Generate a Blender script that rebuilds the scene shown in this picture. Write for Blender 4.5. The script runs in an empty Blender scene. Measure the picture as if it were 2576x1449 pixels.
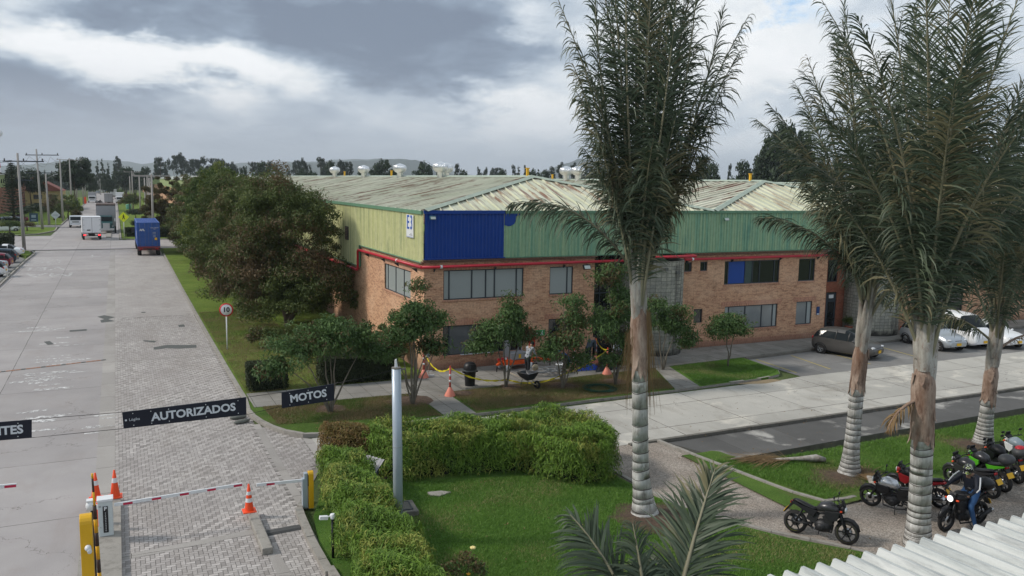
import bpy, math, random
import numpy as np
from mathutils import Vector, Matrix
sc = bpy.context.scene
C = sc.collection
R = math.radians
PI = math.pi
random.seed(7)
rng = np.random.default_rng(7)

# ------------------------------------------------------------------ camera
# X runs across the avenue (to the right), Y along the avenue, Z up; the camera is a drone 9.3 m up
FPX, CX, CY = 2090.0, 1288.0, 724.5
PITCH = math.atan(265.5 / 2090); ROLL = R(0.93); YAW = R(25.46); CAMH = 9.3
_hd = Vector((math.sin(YAW), math.cos(YAW), 0)); _up = Vector((0, 0, 1)); _rt = _hd.cross(_up)
_f = _hd * math.cos(PITCH) - _up * math.sin(PITCH)
_u = _rt.cross(_f)
_R = _rt * math.cos(ROLL) + _u * math.sin(ROLL)
_U = -_rt * math.sin(ROLL) + _u * math.cos(ROLL)
CAM = Vector((0, 0, CAMH))
cd = bpy.data.cameras.new('camera'); cam = bpy.data.objects.new('camera', cd); C.objects.link(cam)
cam.matrix_world = Matrix(((_R.x, _U.x, -_f.x, 0), (_R.y, _U.y, -_f.y, 0), (_R.z, _U.z, -_f.z, CAMH), (0, 0, 0, 1)))
cd.sensor_width = 36; cd.lens = 36 * FPX / 2576; cd.clip_start = 0.2; cd.clip_end = 20000
sc.camera = cam
def ray(x, y): return _f + _R * ((x - CX) / FPX) - _U * ((y - CY) / FPX)
def G(x, y, z=0.0):
    d = ray(x, y); return CAM + d * ((z - CAMH) / d.z)
def GX(x, y, X):
    d = ray(x, y); return CAM + d * (X / d.x)
def GY(x, y, Y):
    d = ray(x, y); return CAM + d * (Y / d.y)
def azel(x, y):
    d = ray(x, y).normalized(); return math.degrees(math.atan2(d.x, d.y)), math.degrees(math.asin(d.z))

# ------------------------------------------------------------------ node helpers
class NT:
    def __init__(s, tree):
        s.t = tree; s.n = tree.nodes; s.l = tree.links
    def node(s, typ, **kw):
        n = s.n.new(typ)
        for k, v in kw.items():
            if isinstance(k, str) and hasattr(n, k): setattr(n, k, v)
        return n
    def put(s, sock, v):
        if isinstance(v, bpy.types.NodeSocket): s.l.new(v, sock)
        elif isinstance(v, (tuple, list)):
            if sock.type == 'RGBA' and len(v) == 3: v = (*v, 1)
            sock.default_value = v
        else: sock.default_value = v
    def math(s, op, a, b=None, c=None, clamp=False):
        n = s.n.new('ShaderNodeMath'); n.operation = op; n.use_clamp = clamp
        s.put(n.inputs[0], a)
        if b is not None: s.put(n.inputs[1], b)
        if c is not None: s.put(n.inputs[2], c)
        return n.outputs[0]
    def vmath(s, op, a, b=None):
        n = s.n.new('ShaderNodeVectorMath'); n.operation = op
        s.put(n.inputs[0], a)
        if b is not None: s.put(n.inputs[1], b)
        return n.outputs[0] if op not in ('DOT_PRODUCT', 'LENGTH') else n.outputs['Value']
    def mix(s, fac, a, b, blend='MIX'):
        n = s.n.new('ShaderNodeMix'); n.data_type = 'RGBA'; n.blend_type = blend
        s.put(n.inputs[0], fac); s.put(n.inputs[6], a); s.put(n.inputs[7], b)
        return n.outputs[2]
    def noise(s, vec, scale, detail=4, rough=0.55, dist=0.0, out=0):
        n = s.n.new('ShaderNodeTexNoise'); s.put(n.inputs['Vector'], vec)
        n.inputs['Scale'].default_value = scale; n.inputs['Detail'].default_value = detail
        n.inputs['Roughness'].default_value = rough; n.inputs['Distortion'].default_value = dist
        return n.outputs[out]
    def ramp(s, fac, stops, interp='LINEAR'):
        n = s.n.new('ShaderNodeValToRGB'); n.color_ramp.interpolation = interp
        s.put(n.inputs[0], fac)
        el = n.color_ramp.elements
        while len(el) > 1: el.remove(el[-1])
        for i, (p, c) in enumerate(stops):
            e = el[0] if i == 0 else el.new(p)
            e.position = p
            if not isinstance(c, (tuple, list)): c = (c, c, c)
            e.color = (*c[:3], 1)
        return n.outputs[0]
    def mapr(s, v, a, b, c=0.0, d=1.0, smooth=False):
        n = s.n.new('ShaderNodeMapRange'); n.clamp = True
        if smooth: n.interpolation_type = 'SMOOTHSTEP'
        s.put(n.inputs[0], v)
        for i, q in enumerate((a, b, c, d)): n.inputs[i + 1].default_value = q
        return n.outputs[0]
    def mapping(s, vec, scale=(1, 1, 1), loc=(0, 0, 0), rot=(0, 0, 0)):
        n = s.n.new('ShaderNodeMapping'); s.put(n.inputs[0], vec)
        n.inputs['Location'].default_value = loc; n.inputs['Scale'].default_value = scale; n.inputs['Rotation'].default_value = rot
        return n.outputs[0]
    def bump(s, h, strength=0.3, dist=0.02):
        n = s.n.new('ShaderNodeBump'); n.inputs['Strength'].default_value = strength; n.inputs['Distance'].default_value = dist
        s.put(n.inputs['Height'], h); return n.outputs[0]

# ------------------------------------------------------------------ world and sun
SUN = Vector((-0.74, 0.28, 0.62)).normalized()
w = bpy.data.worlds.new('World'); sc.world = w; w.use_nodes = True
t = NT(w.node_tree); w.node_tree.nodes.clear()
out = t.node('ShaderNodeOutputWorld'); bg = t.node('ShaderNodeBackground'); t.l.new(bg.outputs[0], out.inputs[0])
sky = t.node('ShaderNodeTexSky'); sky.sky_type = 'NISHITA'; sky.sun_disc = False
sky.sun_elevation = math.asin(SUN.z); sky.sun_rotation = math.atan2(SUN.x, SUN.y)
tc = t.node('ShaderNodeTexCoord'); D = tc.outputs['Generated']
sep = t.node('ShaderNodeSeparateXYZ'); t.l.new(D, sep.inputs[0])
az = t.math('MULTIPLY', t.math('ARCTAN2', sep.outputs[0], sep.outputs[1]), 57.2958)
el = t.math('MULTIPLY', t.math('ARCSINE', sep.outputs[2]), 57.2958)
# flat cloud deck coordinates: the deck compresses towards the horizon
zz = t.math('ADD', t.math('MAXIMUM', sep.outputs[2], 0.0), 0.30)
comb = t.node('ShaderNodeCombineXYZ')
t.put(comb.inputs[0], t.math('DIVIDE', sep.outputs[0], zz)); t.put(comb.inputs[1], t.math('DIVIDE', sep.outputs[1], zz)); comb.inputs[2].default_value = 3.7
deck = comb.outputs[0]
n1 = t.noise(deck, 1.9, 8, 0.58, 0.7)
n2 = t.noise(t.mapping(deck, (1, 1, 1), (4.1, 9.3, 2)), 4.6, 7, 0.62, 0.6)
warp = t.math('MULTIPLY', t.math('SUBTRACT', t.noise(deck, 2.2, 6, 0.62), 0.5), 22)
warp2 = t.math('MULTIPLY', t.math('SUBTRACT', t.noise(t.mapping(deck, (1, 1, 1), (7, 1, 5)), 2.6, 6, 0.62), 0.5), 9)
azw = t.math('ADD', az, warp); elw = t.math('ADD', el, warp2)
def blob(px, py, sx, sy, amp):
    a0, e0 = azel(px, py)
    du = t.math('DIVIDE', t.math('SUBTRACT', azw, a0), sx); dv = t.math('DIVIDE', t.math('SUBTRACT', elw, e0), sy)
    q = t.math('ADD', t.math('MULTIPLY', du, du), t.math('MULTIPLY', dv, dv))
    return t.math('MULTIPLY', t.math('EXPONENT', t.math('MULTIPLY', q, -1.0)), amp)
field = t.math('ADD', t.math('MULTIPLY', t.math('SUBTRACT', n1, 0.5), 0.85), t.math('MULTIPLY', t.math('SUBTRACT', n2, 0.5), 0.75))
for b in ((430, 130, 6.5, 2.0, 0.56), (560, 190, 5, 1.6, 0.35), (200, 110, 4, 1.2, 0.3), (120, 240, 8, 2.0, -0.50), (330, 275, 3.5, 0.9, -0.34), (720, 10, 10, 1.8, -0.58), (980, 130, 7, 1.9, -0.46), (230, 18, 4, .8, -.3), (330, 95, 1.0, .5, -.3), (1150, 200, 5, 1.0, -.25),
          (1300, 290, 5, .8, 0.34), (1330, 60, 4, 1.5, 0.26), (1950, 190, 9, 5.5, 0.42), (1960, 300, 6, 1.0, -0.25), (1830, 350, 2.5, .8, .3), (900, 300, 9, 1.5, -.05),
          (1900, 50, 6, 2.5, 0.12), (300, 370, 14, 1.6, -0.12), (1230, 330, 6, 1.0, 0.22), (1350, 130, 5, 1.3, -0.2)):
    field = t.math('ADD', field, blob(*b))
field = t.math('ADD', field, 0.5)
cloud = t.ramp(field, [(0.0, (0.16, 0.20, 0.27)), (0.26, (0.24, 0.30, 0.385)), (0.44, (0.40, 0.465, 0.54)), (0.60, (0.57, 0.625, 0.68)), (0.8, (0.76, 0.785, 0.80)), (1.0, (0.86, 0.87, 0.88))])
# low haze band near the horizon
lowc = t.mix(t.mapr(az, -10, 50), (0.40, 0.42, 0.47), (0.64, 0.71, 0.77))
cloud = t.mix(t.mapr(el, 0.0, 7.5, 0.85, 0.0, True), cloud, lowc)
# a few openings where the blue shows
gap = t.math('ADD', blob(1990, 45, 3.0, 0.9, 0.9), blob(2200, 70, 4, 1.2, 0.5))
gap = t.math('MULTIPLY', gap, t.mapr(n2, 0.42, 0.6))
cl10 = t.vmath('SCALE', cloud); cl10.node.inputs['Scale'].default_value = 10.0
skyb = t.vmath('SCALE', sky.outputs[0]); skyb.node.inputs['Scale'].default_value = 1.6
t.l.new(t.mix(t.mapr(gap, 0.1, 0.7), cl10, skyb), bg.inputs[0])
bg.inputs[1].default_value = 0.1
sl = bpy.data.lights.new('sun', 'SUN'); so = bpy.data.objects.new('sun', sl); C.objects.link(so)
sl.energy = 2.2; sl.angle = R(8); sl.color = (1.0, 0.93, 0.84)
so.rotation_euler = SUN.to_track_quat('Z', 'Y').to_euler()
sc.view_settings.view_transform = 'Standard'; sc.view_settings.look = 'None'
sc.view_settings.exposure = 0.36; sc.view_settings.gamma = 1.0
sc.render.engine = 'CYCLES'

# ------------------------------------------------------------------ materials
MATS = {}
def mat(name, col, rough=0.7, metal=0.0, var=0.12, scale=3.0, bump=0.0, bscale=40.0, coord='pos', spec=0.4, emit=None, alpha=None, trans=0.0, dirt=0.0):
    if name in MATS: return MATS[name]
    m = bpy.data.materials.new(name); m.use_nodes = True; t = NT(m.node_tree)
    b = t.n['Principled BSDF']
    if coord == 'pos': v = t.node('ShaderNodeNewGeometry').outputs['Position']
    else: v = t.node('ShaderNodeTexCoord').outputs['Object']
    nz = t.noise(v, scale, 5, 0.6)
    c = t.mix(nz, tuple(x * (1 - var) for x in col), tuple(min(1, x * (1 + var)) for x in col))
    if dirt:
        d = t.mapr(t.noise(v, scale * 2.7, 6, 0.7), 0.5, 0.72, 0, dirt)
        c = t.mix(d, c, (0.06, 0.05, 0.04))
    t.put(b.inputs['Base Color'], c)
    b.inputs['Roughness'].default_value = rough; b.inputs['Metallic'].default_value = metal
    b.inputs['Specular IOR Level'].default_value = spec
    if bump: t.put(b.inputs['Normal'], t.bump(t.noise(v, bscale, 4), bump, 0.01))
    if emit:
        b.inputs['Emission Color'].default_value = (*emit[:3], 1); b.inputs['Emission Strength'].default_value = emit[3]
    if trans: b.inputs['Transmission Weight'].default_value = trans
    MATS[name] = m; return m
def newmat(name):
    m = bpy.data.materials.new(name); m.use_nodes = True; MATS[name] = m
    t = NT(m.node_tree); return m, t, t.n['Principled BSDF'], t.node('ShaderNodeNewGeometry').outputs['Position']
def leafmat(name, ca, cb, cc=None, rough=0.6, nscale=0.9, trans=0.25, ccamt=0.15):
    """leaf material: each leaf its own tone, larger patches of tone across the crown"""
    m = bpy.data.materials.new(name); m.use_nodes = True; MATS[name] = m; t = NT(m.node_tree); b = t.n['Principled BSDF']
    g = t.node('ShaderNodeNewGeometry'); ri = g.outputs['Random Per Island']
    nz = t.noise(g.outputs['Position'], nscale, 3, 0.6)
    f = t.math('ADD', t.math('MULTIPLY', ri, 0.55), t.math('MULTIPLY', t.mapr(nz, 0.3, 0.7), 0.45))
    c = t.mix(f, ca, cb)
    if cc:
        sel = t.mapr(t.math('ADD', t.noise(g.outputs['Position'], nscale * 0.7, 2, 0.5), t.math('MULTIPLY', ri, 0.25)), 0.78 - ccamt, 0.86 - ccamt)
        c = t.mix(sel, c, cc)
    t.put(b.inputs['Base Color'], c); b.inputs['Roughness'].default_value = rough; b.inputs['Specular IOR Level'].default_value = 0.3
    if trans:
        tr = t.node('ShaderNodeBsdfTranslucent'); t.put(tr.inputs[0], c)
        mx = t.node('ShaderNodeMixShader'); mx.inputs[0].default_value = trans
        t.l.new(b.outputs[0], mx.inputs[1]); t.l.new(tr.outputs[0], mx.inputs[2]); t.l.new(mx.outputs[0], t.n['Material Output'].inputs[0])
    return m

def slabs(name, ca, cb, sx, sy, joint=0.012, jcol=(0.07, 0.065, 0.06), crack=0.5, stain=0.35, stcol=(0.16, 0.13, 0.11), loc=(0, 0), rough=0.85, light=None):
    """cast concrete bays with dark joints, cracks, patches and stains"""
    m, t, b, P = newmat(name)
    pm = t.mapping(P, (1, 1, 1), (loc[0], loc[1], 0))
    wob = t.noise(P, 0.8, 3, 0.5, out=1)
    wv = t.vmath('SCALE', t.vmath('SUBTRACT', wob, (0.5, 0.5, 0.5))); wv.node.inputs['Scale'].default_value = 0.05
    pm = t.vmath('ADD', pm, wv)
    br = t.node('ShaderNodeTexBrick'); br.offset = 0; t.put(br.inputs['Vector'], pm)
    br.inputs['Scale'].default_value = 1; br.inputs['Brick Width'].default_value = sx; br.inputs['Row Height'].default_value = sy
    br.inputs['Mortar Size'].default_value = joint; br.inputs['Mortar Smooth'].default_value = 0.1
    br.inputs['Color1'].default_value = (0, 0, 0, 1); br.inputs['Color2'].default_value = (1, 1, 1, 1); br.inputs['Mortar'].default_value = (0.5,) * 3 + (1,)
    big = t.noise(P, 0.35, 6, 0.6)
    c = t.mix(t.mapr(big, 0.3, 0.7), ca, cb)
    tone = t.mapr(br.outputs[0], 0, 1, 0.9, 1.08)
    c = t.mix(1.0, c, tone, 'MULTIPLY')
    fine = t.mapr(t.noise(P, 45, 3, 0.7), 0.3, 0.7, 0.88, 1.1)
    c = t.mix(1.0, c, fine, 'MULTIPLY')
    s = t.mapr(t.noise(t.mapping(P, (1, 0.45, 1)), 0.9, 6, 0.65, 0.6), 0.52, 0.75, 0, stain)
    c = t.mix(s, c, stcol)
    if light:
        c = t.mix(t.mapr(t.noise(t.mapping(P, (1, 1, 1), (31, 7, 0)), 0.5, 5, 0.6, 0.4), 0.56, 0.68, 0, light[3]), c, light[:3])
    if crack:
        vo = t.node('ShaderNodeTexVoronoi'); vo.feature = 'DISTANCE_TO_EDGE'
        wn = t.noise(P, 1.5, 5, 0.65, out=1); wq = t.vmath('SCALE', t.vmath('SUBTRACT', wn, (0.5, 0.5, 0.5))); wq.node.inputs['Scale'].default_value = 1.6
        t.put(vo.inputs['Vector'], t.vmath('ADD', P, wq)); vo.inputs['Scale'].default_value = 0.22
        ck = t.math('LESS_THAN', vo.outputs['Distance'], 0.0022)
        ck = t.math('MULTIPLY', ck, t.mapr(t.noise(t.mapping(P, (1, 1, 1), (3, 9, 1)), 0.3, 2), 0.5, 0.56))
        c = t.mix(t.math('MULTIPLY', ck, crack), c, (0.12, 0.105, 0.095))
    jm = t.math('MULTIPLY', br.outputs['Fac'], t.mapr(t.noise(P, 1.2, 3), 0.3, 0.55, 0.25, 1))
    c = t.mix(jm, c, jcol)
    t.put(b.inputs['Base Color'], c); b.inputs['Roughness'].default_value = rough; b.inputs['Specular IOR Level'].default_value = 0.3
    t.put(b.inputs['Normal'], t.bump(t.noise(P, 30, 5, 0.7), 0.25, 0.01))
    return m
M_road = slabs('road_concrete', (0.30, 0.28, 0.275), (0.375, 0.35, 0.34), 3.9, 5.2, 0.014, loc=(0.9, 1.2), crack=0.9, stain=0.28, stcol=(0.24, 0.19, 0.16))
M_road2 = slabs('service_road_concrete', (0.38, 0.365, 0.33), (0.49, 0.47, 0.425), 3.6, 2.75, 0.022, jcol=(0.10, 0.09, 0.075), loc=(2.6, 1.9), crack=0.9, stain=0.7, stcol=(0.24, 0.21, 0.17), light=(0.64, 0.60, 0.52, 0.8))
M_park = slabs('parking_concrete', (0.16, 0.155, 0.15), (0.23, 0.225, 0.215), 4.0, 3.2, 0.014, loc=(0, 0), crack=0.5, stain=0.4, stcol=(0.10, 0.095, 0.09), light=(0.34, 0.33, 0.31, 0.5))
M_walk = slabs('pavement_slabs', (0.20, 0.19, 0.17), (0.29, 0.275, 0.25), 0.8, 1.05, 0.012, jcol=(0.05, 0.05, 0.035), crack=0, stain=0.5, stcol=(0.09, 0.085, 0.065), light=(0.38, 0.36, 0.33, 0.7))
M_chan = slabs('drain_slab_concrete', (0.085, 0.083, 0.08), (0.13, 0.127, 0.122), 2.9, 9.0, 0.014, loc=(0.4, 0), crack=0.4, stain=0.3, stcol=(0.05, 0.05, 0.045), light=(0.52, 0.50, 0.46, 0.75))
M_strip = slabs('concrete_band', (0.31, 0.29, 0.27), (0.38, 0.355, 0.33), 5, 2.4, 0.01, crack=0.3, stain=0.3)
M_kerb = mat('kerb_concrete', (0.30, 0.28, 0.25), 0.9, var=0.25, scale=1.7, bump=0.4, dirt=0.5)
M_kerbd = mat('dark_kerb_concrete', (0.16, 0.15, 0.13), 0.9, var=0.3, scale=1.7, bump=0.4, dirt=0.6)

def grassmat(name, ca, cb, dry, dryamt=0.5):
    m, t, b, P = newmat(name)
    c = t.mix(t.mapr(t.noise(P, 0.6, 5, 0.6), 0.35, 0.65), ca, cb)
    c = t.mix(1.0, c, t.mapr(t.noise(P, 22, 4, 0.75), 0.3, 0.7, 0.55, 1.35), 'MULTIPLY')
    d = t.math('MULTIPLY', t.mapr(t.noise(P, 0.45, 5, 0.65, 0.5), 0.54, 0.66), t.mapr(t.noise(P, 14, 3, 0.7), 0.35, 0.6))
    c = t.mix(t.math('MULTIPLY', d, dryamt), c, dry)
    t.put(b.inputs['Base Color'], c); b.inputs['Roughness'].default_value = 0.95; b.inputs['Specular IOR Level'].default_value = 0.1
    t.put(b.inputs['Normal'], t.bump(t.noise(P, 35, 5, 0.8), 0.9, 0.03))
    return m
M_lawn = grassmat('lawn_grass', (0.055, 0.125, 0.020), (0.10, 0.185, 0.034), (0.20, 0.19, 0.075), 0.4)
M_verge = grassmat('verge_grass', (0.10, 0.155, 0.026), (0.155, 0.215, 0.042), (0.19, 0.17, 0.07), 0.4)
M_worn = grassmat('worn_grass', (0.05, 0.095, 0.018), (0.09, 0.15, 0.03), (0.12, 0.085, 0.05), 0.95)
M_ground = grassmat('far_ground', (0.07, 0.10, 0.035), (0.10, 0.13, 0.05), (0.16, 0.14, 0.09), 0.6)
m, t_, b_, P_ = newmat('gravel')
vo = t_.node('ShaderNodeTexVoronoi'); t_.put(vo.inputs['Vector'], P_); vo.inputs['Scale'].default_value = 34
gc = t_.mix(t_.mapr(t_.noise(P_, 0.5, 5, 0.6), 0.35, 0.65), (0.24, 0.20, 0.165), (0.36, 0.315, 0.27))
sepc = t_.node('ShaderNodeSeparateColor'); t_.l.new(vo.outputs['Color'], sepc.inputs[0])
gc = t_.mix(1.0, gc, t_.mapr(sepc.outputs[0], 0, 1, 0.55, 1.4), 'MULTIPLY')
t_.put(b_.inputs['Base Color'], gc); b_.inputs['Roughness'].default_value = 0.95; t_.put(b_.inputs['Normal'], t_.bump(vo.outputs['Distance'], 0.7, 0.02))
M_gravel = m
m, t_, b_, P_ = newmat('bare_soil')
t_.put(b_.inputs['Base Color'], t_.mix(t_.mapr(t_.noise(P_, 9, 6, 0.75), 0.3, 0.7), (0.045, 0.03, 0.02), (0.15, 0.095, 0.065))); b_.inputs['Roughness'].default_value = 1
t_.put(b_.inputs['Normal'], t_.bump(t_.noise(P_, 25, 5, 0.8), 1.0, 0.04)); M_soil = m

# herringbone pavers: every paver a face, tone per paver
m, t_, b_, P_ = newmat('herringbone_pavers')
at_ = t_.node('ShaderNodeAttribute'); at_.attribute_name = 'tone'
pc = t_.mix(at_.outputs['Fac'], (0.235, 0.215, 0.20), (0.58, 0.54, 0.51))
wearn = t_.mapr(t_.noise(P_, 0.33, 5, 0.6, 0.3), 0.36, 0.62)
pc = t_.mix(t_.math('MULTIPLY', wearn, 0.55), pc, (0.30, 0.27, 0.255))
pc = t_.mix(t_.mapr(t_.noise(t_.mapping(P_, (1, .3, 1), (2, 5, 0)), .7, 5, .65), .5, .7, 0, .45), pc, (.27, .235, .205))
pc = t_.mix(1.0, pc, t_.mapr(t_.noise(P_, 60, 3), 0.3, 0.7, 0.85, 1.15), 'MULTIPLY')
pc = t_.mix(t_.mapr(t_.noise(P_, 0.8, 6, 0.7), 0.6, 0.8, 0, 0.4), pc, (0.13, 0.105, 0.095))
t_.put(b_.inputs['Base Color'], pc); b_.inputs['Roughness'].default_value = 0.8; M_paver = m
M_grout = mat('paver_joint_sand', (0.20, 0.185, 0.17), 0.95, var=0.3, scale=5)

# brickwork
def brickmat(name, c1, c2, mortar, axis='x', soldier=False):
    m, t, b, P = newmat(name)
    sp = t.node('ShaderNodeSeparateXYZ'); t.put(sp.inputs[0], P)
    cb = t.node('ShaderNodeCombineXYZ')
    t.put(cb.inputs[0], t.math('ADD', sp.outputs[0], sp.outputs[1])); t.put(cb.inputs[1], sp.outputs[2])
    if soldier:
        cb = t.node('ShaderNodeCombineXYZ'); t.put(cb.inputs[1], t.math('ADD', sp.outputs[0], sp.outputs[1])); t.put(cb.inputs[0], sp.outputs[2])
    br = t.node('ShaderNodeTexBrick'); t.put(br.inputs['Vector'], cb.outputs[0]); br.inputs['Scale'].default_value = 1
    br.inputs['Brick Width'].default_value = 0.27; br.inputs['Row Height'].default_value = 0.085; br.inputs['Mortar Size'].default_value = 0.008
    br.inputs['Mortar Smooth'].default_value = 0.15; br.inputs['Bias'].default_value = -0.25
    br.inputs['Color1'].default_value = (*c1, 1); br.inputs['Color2'].default_value = (*c2, 1); br.inputs['Mortar'].default_value = (*mortar, 1)
    # darker header runs, then washed pale areas and scorched patches
    run = t.mapr(t.noise(t.mapping(cb.outputs[0], (2.6, 5.5, 1)), 1.0, 3, 0.7), 0.54, 0.62, 0, 0.5) if not soldier else 0.0
    c0 = t.mix(run, br.outputs[0], (0.17, 0.075, 0.045))
    c = t.mix(t.mapr(t.noise(t.mapping(P, (0.5, 0.5, 0.9)), 1.1, 5, 0.6, 0.4), 0.46, 0.66, 0, 0.5), c0, tuple(x * 1.1 for x in mortar))
    c = t.mix(t.mapr(t.noise(t.mapping(P, (1, 1, 0.35)), 0.8, 5, 0.7), 0.57, 0.78, 0, 0.5), c, (0.10, 0.062, 0.045))
    c = t.mix(1.0, c, t.mapr(t.noise(P, 11, 4), 0.3, 0.7, 0.82, 1.15), 'MULTIPLY')
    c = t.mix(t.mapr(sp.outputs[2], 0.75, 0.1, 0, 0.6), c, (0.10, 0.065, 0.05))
    t.put(b.inputs['Base Color'], c); b.inputs['Roughness'].default_value = 0.9; b.inputs['Specular IOR Level'].default_value = 0.2
    t.put(b.inputs['Normal'], t.bump(br.outputs['Fac'], -0.4, 0.01))
    return m
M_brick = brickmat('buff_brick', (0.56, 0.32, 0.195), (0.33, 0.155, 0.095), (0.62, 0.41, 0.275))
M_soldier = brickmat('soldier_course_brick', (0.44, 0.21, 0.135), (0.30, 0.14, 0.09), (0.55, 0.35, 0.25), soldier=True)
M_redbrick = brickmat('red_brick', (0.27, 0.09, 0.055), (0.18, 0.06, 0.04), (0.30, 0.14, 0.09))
# painted corrugated steel
def sheetmat(name, ca, cb, dirtc, streak=0.6, k=1.0, rust=None):
    m, t, b, P = newmat(name)
    sv = t.mapping(P, (2.6 * k, 2.6 * k, 0.12))
    c = t.mix(t.mapr(t.noise(sv, 1.0, 5, 0.7), 0.36, 0.64), ca, cb)
    d = t.math('MULTIPLY', t.mapr(t.noise(t.mapping(P, (3.4, 3.4, 0.1), (5, 5, 5)), 1.3, 4, 0.65), 0.5, 0.75), t.mapr(t.noise(t.mapping(P, (0.5, 0.5, 0.6), (9, 2, 1)), 1.0, 4, 0.6), 0.40, 0.62))
    c = t.mix(t.math('MULTIPLY', d, streak), c, dirtc)
    c = t.mix(t.math('MULTIPLY', t.mapr(t.noise(t.mapping(P, (5, 5, .35), (1, 8, 2)), 1.0, 5, .75), .55, .68), t.mapr(t.noise(t.mapping(P, (.8, .8, .5), (3, 1, 7)), 1.0, 3), .5, .62, 0, .7)), c, tuple(x * .35 for x in dirtc))
    if rust: c = t.mix(t.math('MULTIPLY', t.mapr(t.noise(t.mapping(P, rust[1]), 1.0, 6, 0.75, 0.3), *rust[2]), rust[3]), c, rust[0])
    c = t.mix(1.0, c, t.mapr(t.noise(P, 4, 4), 0.3, 0.7, 0.92, 1.08), 'MULTIPLY')
    t.put(b.inputs['Base Color'], c); b.inputs['Roughness'].default_value = 0.55; b.inputs['Specular IOR Level'].default_value = 0.35
    return m
M_clad_y = sheetmat('weathered_yellow_green_sheet', (0.55, 0.56, 0.27), (0.67, 0.66, 0.38), (0.15, 0.22, 0.12), 1.0)
M_clad_g = sheetmat('faded_green_sheet', (0.17, 0.34, 0.23), (0.36, 0.48, 0.28), (0.08, 0.25, 0.21), 0.95, 1.6)
M_clad_b = mat('fresh_blue_paint', (0.003, 0.045, 0.26), 0.38, var=0.1, scale=1.2)
M_trim_g = mat('green_trim_paint', (0.12, 0.24, 0.15), 0.55, var=0.2)
def roofmat(name, base, base2, rustamt, ax):
    m, t, b, P = newmat(name)
    c = t.mix(t.mapr(t.noise(t.mapping(P, (0.3, 0.3, 1)), 1.0, 5, 0.6), 0.35, 0.65), base, base2)
    st = (0.30, 5.5, 0.2) if ax == 'x' else (5.5, 0.30, 0.2)
    rr = t.mapr(t.noise(t.mapping(P, st), 1.0, 4, 0.72, 0.15), 0.50, 0.60)
    zone = t.mapr(t.noise(t.mapping(P, (1, 1, 0), (8, 40, 0)), 0.09, 4, 0.6), 0.5 - rustamt * 0.3, 0.62 - rustamt * 0.1)
    c = t.mix(t.math('MULTIPLY', t.math('MULTIPLY', rr, zone), 0.9), c, (0.20, 0.095, 0.065))
    g = t.mapr(t.noise(t.mapping(P, st, (3, 3, 3)), 0.8, 4, 0.6), 0.5, 0.7)
    c = t.mix(t.math('MULTIPLY', g, 0.45), c, (0.26, 0.25, 0.20))
    t.put(b.inputs['Base Color'], c); b.inputs['Roughness'].default_value = 0.6; b.inputs['Specular IOR Level'].default_value = 0.3
    return m
M_roof_x = roofmat('weathered_roof_sheet_side', (0.56, 0.57, 0.44), (0.68, 0.67, 0.55), 0.75, 'x')
M_roof_y = roofmat('weathered_roof_sheet_front', (0.54, 0.56, 0.41), (0.64, 0.64, 0.50), 0.35, 'y')
M_flash = mat('green_grey_flashing', (0.36, 0.42, 0.34), 0.55, var=0.25, scale=1.5, dirt=0.3)
M_glass = mat('dark_window_glass', (0.012, 0.014, 0.016), 0.06, var=0.3, spec=0.8)
M_frost = mat('window_with_grey_blind', (0.33, 0.36, 0.355), 0.22, var=0.08, scale=0.8, spec=0.5)
M_wframe = mat('charcoal_window_frame', (0.035, 0.045, 0.055), 0.5)
M_black = mat('black_plastic', (0.012, 0.012, 0.014), 0.45, var=0.3, coord='obj')
M_rubber = mat('tyre_rubber', (0.018, 0.017, 0.017), 0.85, var=0.3, coord='obj')
M_steel = mat('brushed_steel', (0.55, 0.55, 0.56), 0.35, 0.9, coord='obj')
M_alu = mat('spun_aluminium', (0.78, 0.79, 0.80), 0.28, 0.9, coord='obj')
M_white = mat('white_paint', (0.72, 0.73, 0.74), 0.4, var=0.05, coord='obj')
M_grey = mat('grey_paint', (0.30, 0.32, 0.34), 0.45, coord='obj')
M_redpipe = mat('red_fire_pipe', (0.50, 0.025, 0.045), 0.4, var=0.2, scale=2)
M_yellow = mat('yellow_paint', (0.72, 0.40, 0.015), 0.4, var=0.1, coord='obj')
M_orange = mat('cone_orange', (0.85, 0.085, 0.02), 0.5, var=0.08, coord='obj')
M_faded = mat('faded_coral_plastic', (0.72, 0.24, 0.17), 0.6, var=0.1, coord='obj')
M_red = mat('red_paint', (0.45, 0.02, 0.03), 0.4, coord='obj')
M_pole = mat('galvanised_pole', (0.40, 0.46, 0.52), 0.4, 0.3, var=0.1, scale=2)
M_cpole = mat('concrete_pole', (0.34, 0.32, 0.30), 0.9, var=0.15, scale=1)
M_bark = mat('bark', (0.10, 0.075, 0.055), 0.95, var=0.4, scale=6, bump=0.6)
M_bark2 = mat('pale_bark', (0.16, 0.14, 0.11), 0.95, var=0.4, scale=6, bump=0.6)
M_navy = mat('navy_banner', (0.008, 0.010, 0.022), 0.5, var=0.2)
M_letter = mat('silver_letters', (0.62, 0.64, 0.68), 0.5, var=0.05)
M_skin = mat('skin', (0.30, 0.17, 0.11), 0.55, coord='obj')
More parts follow.
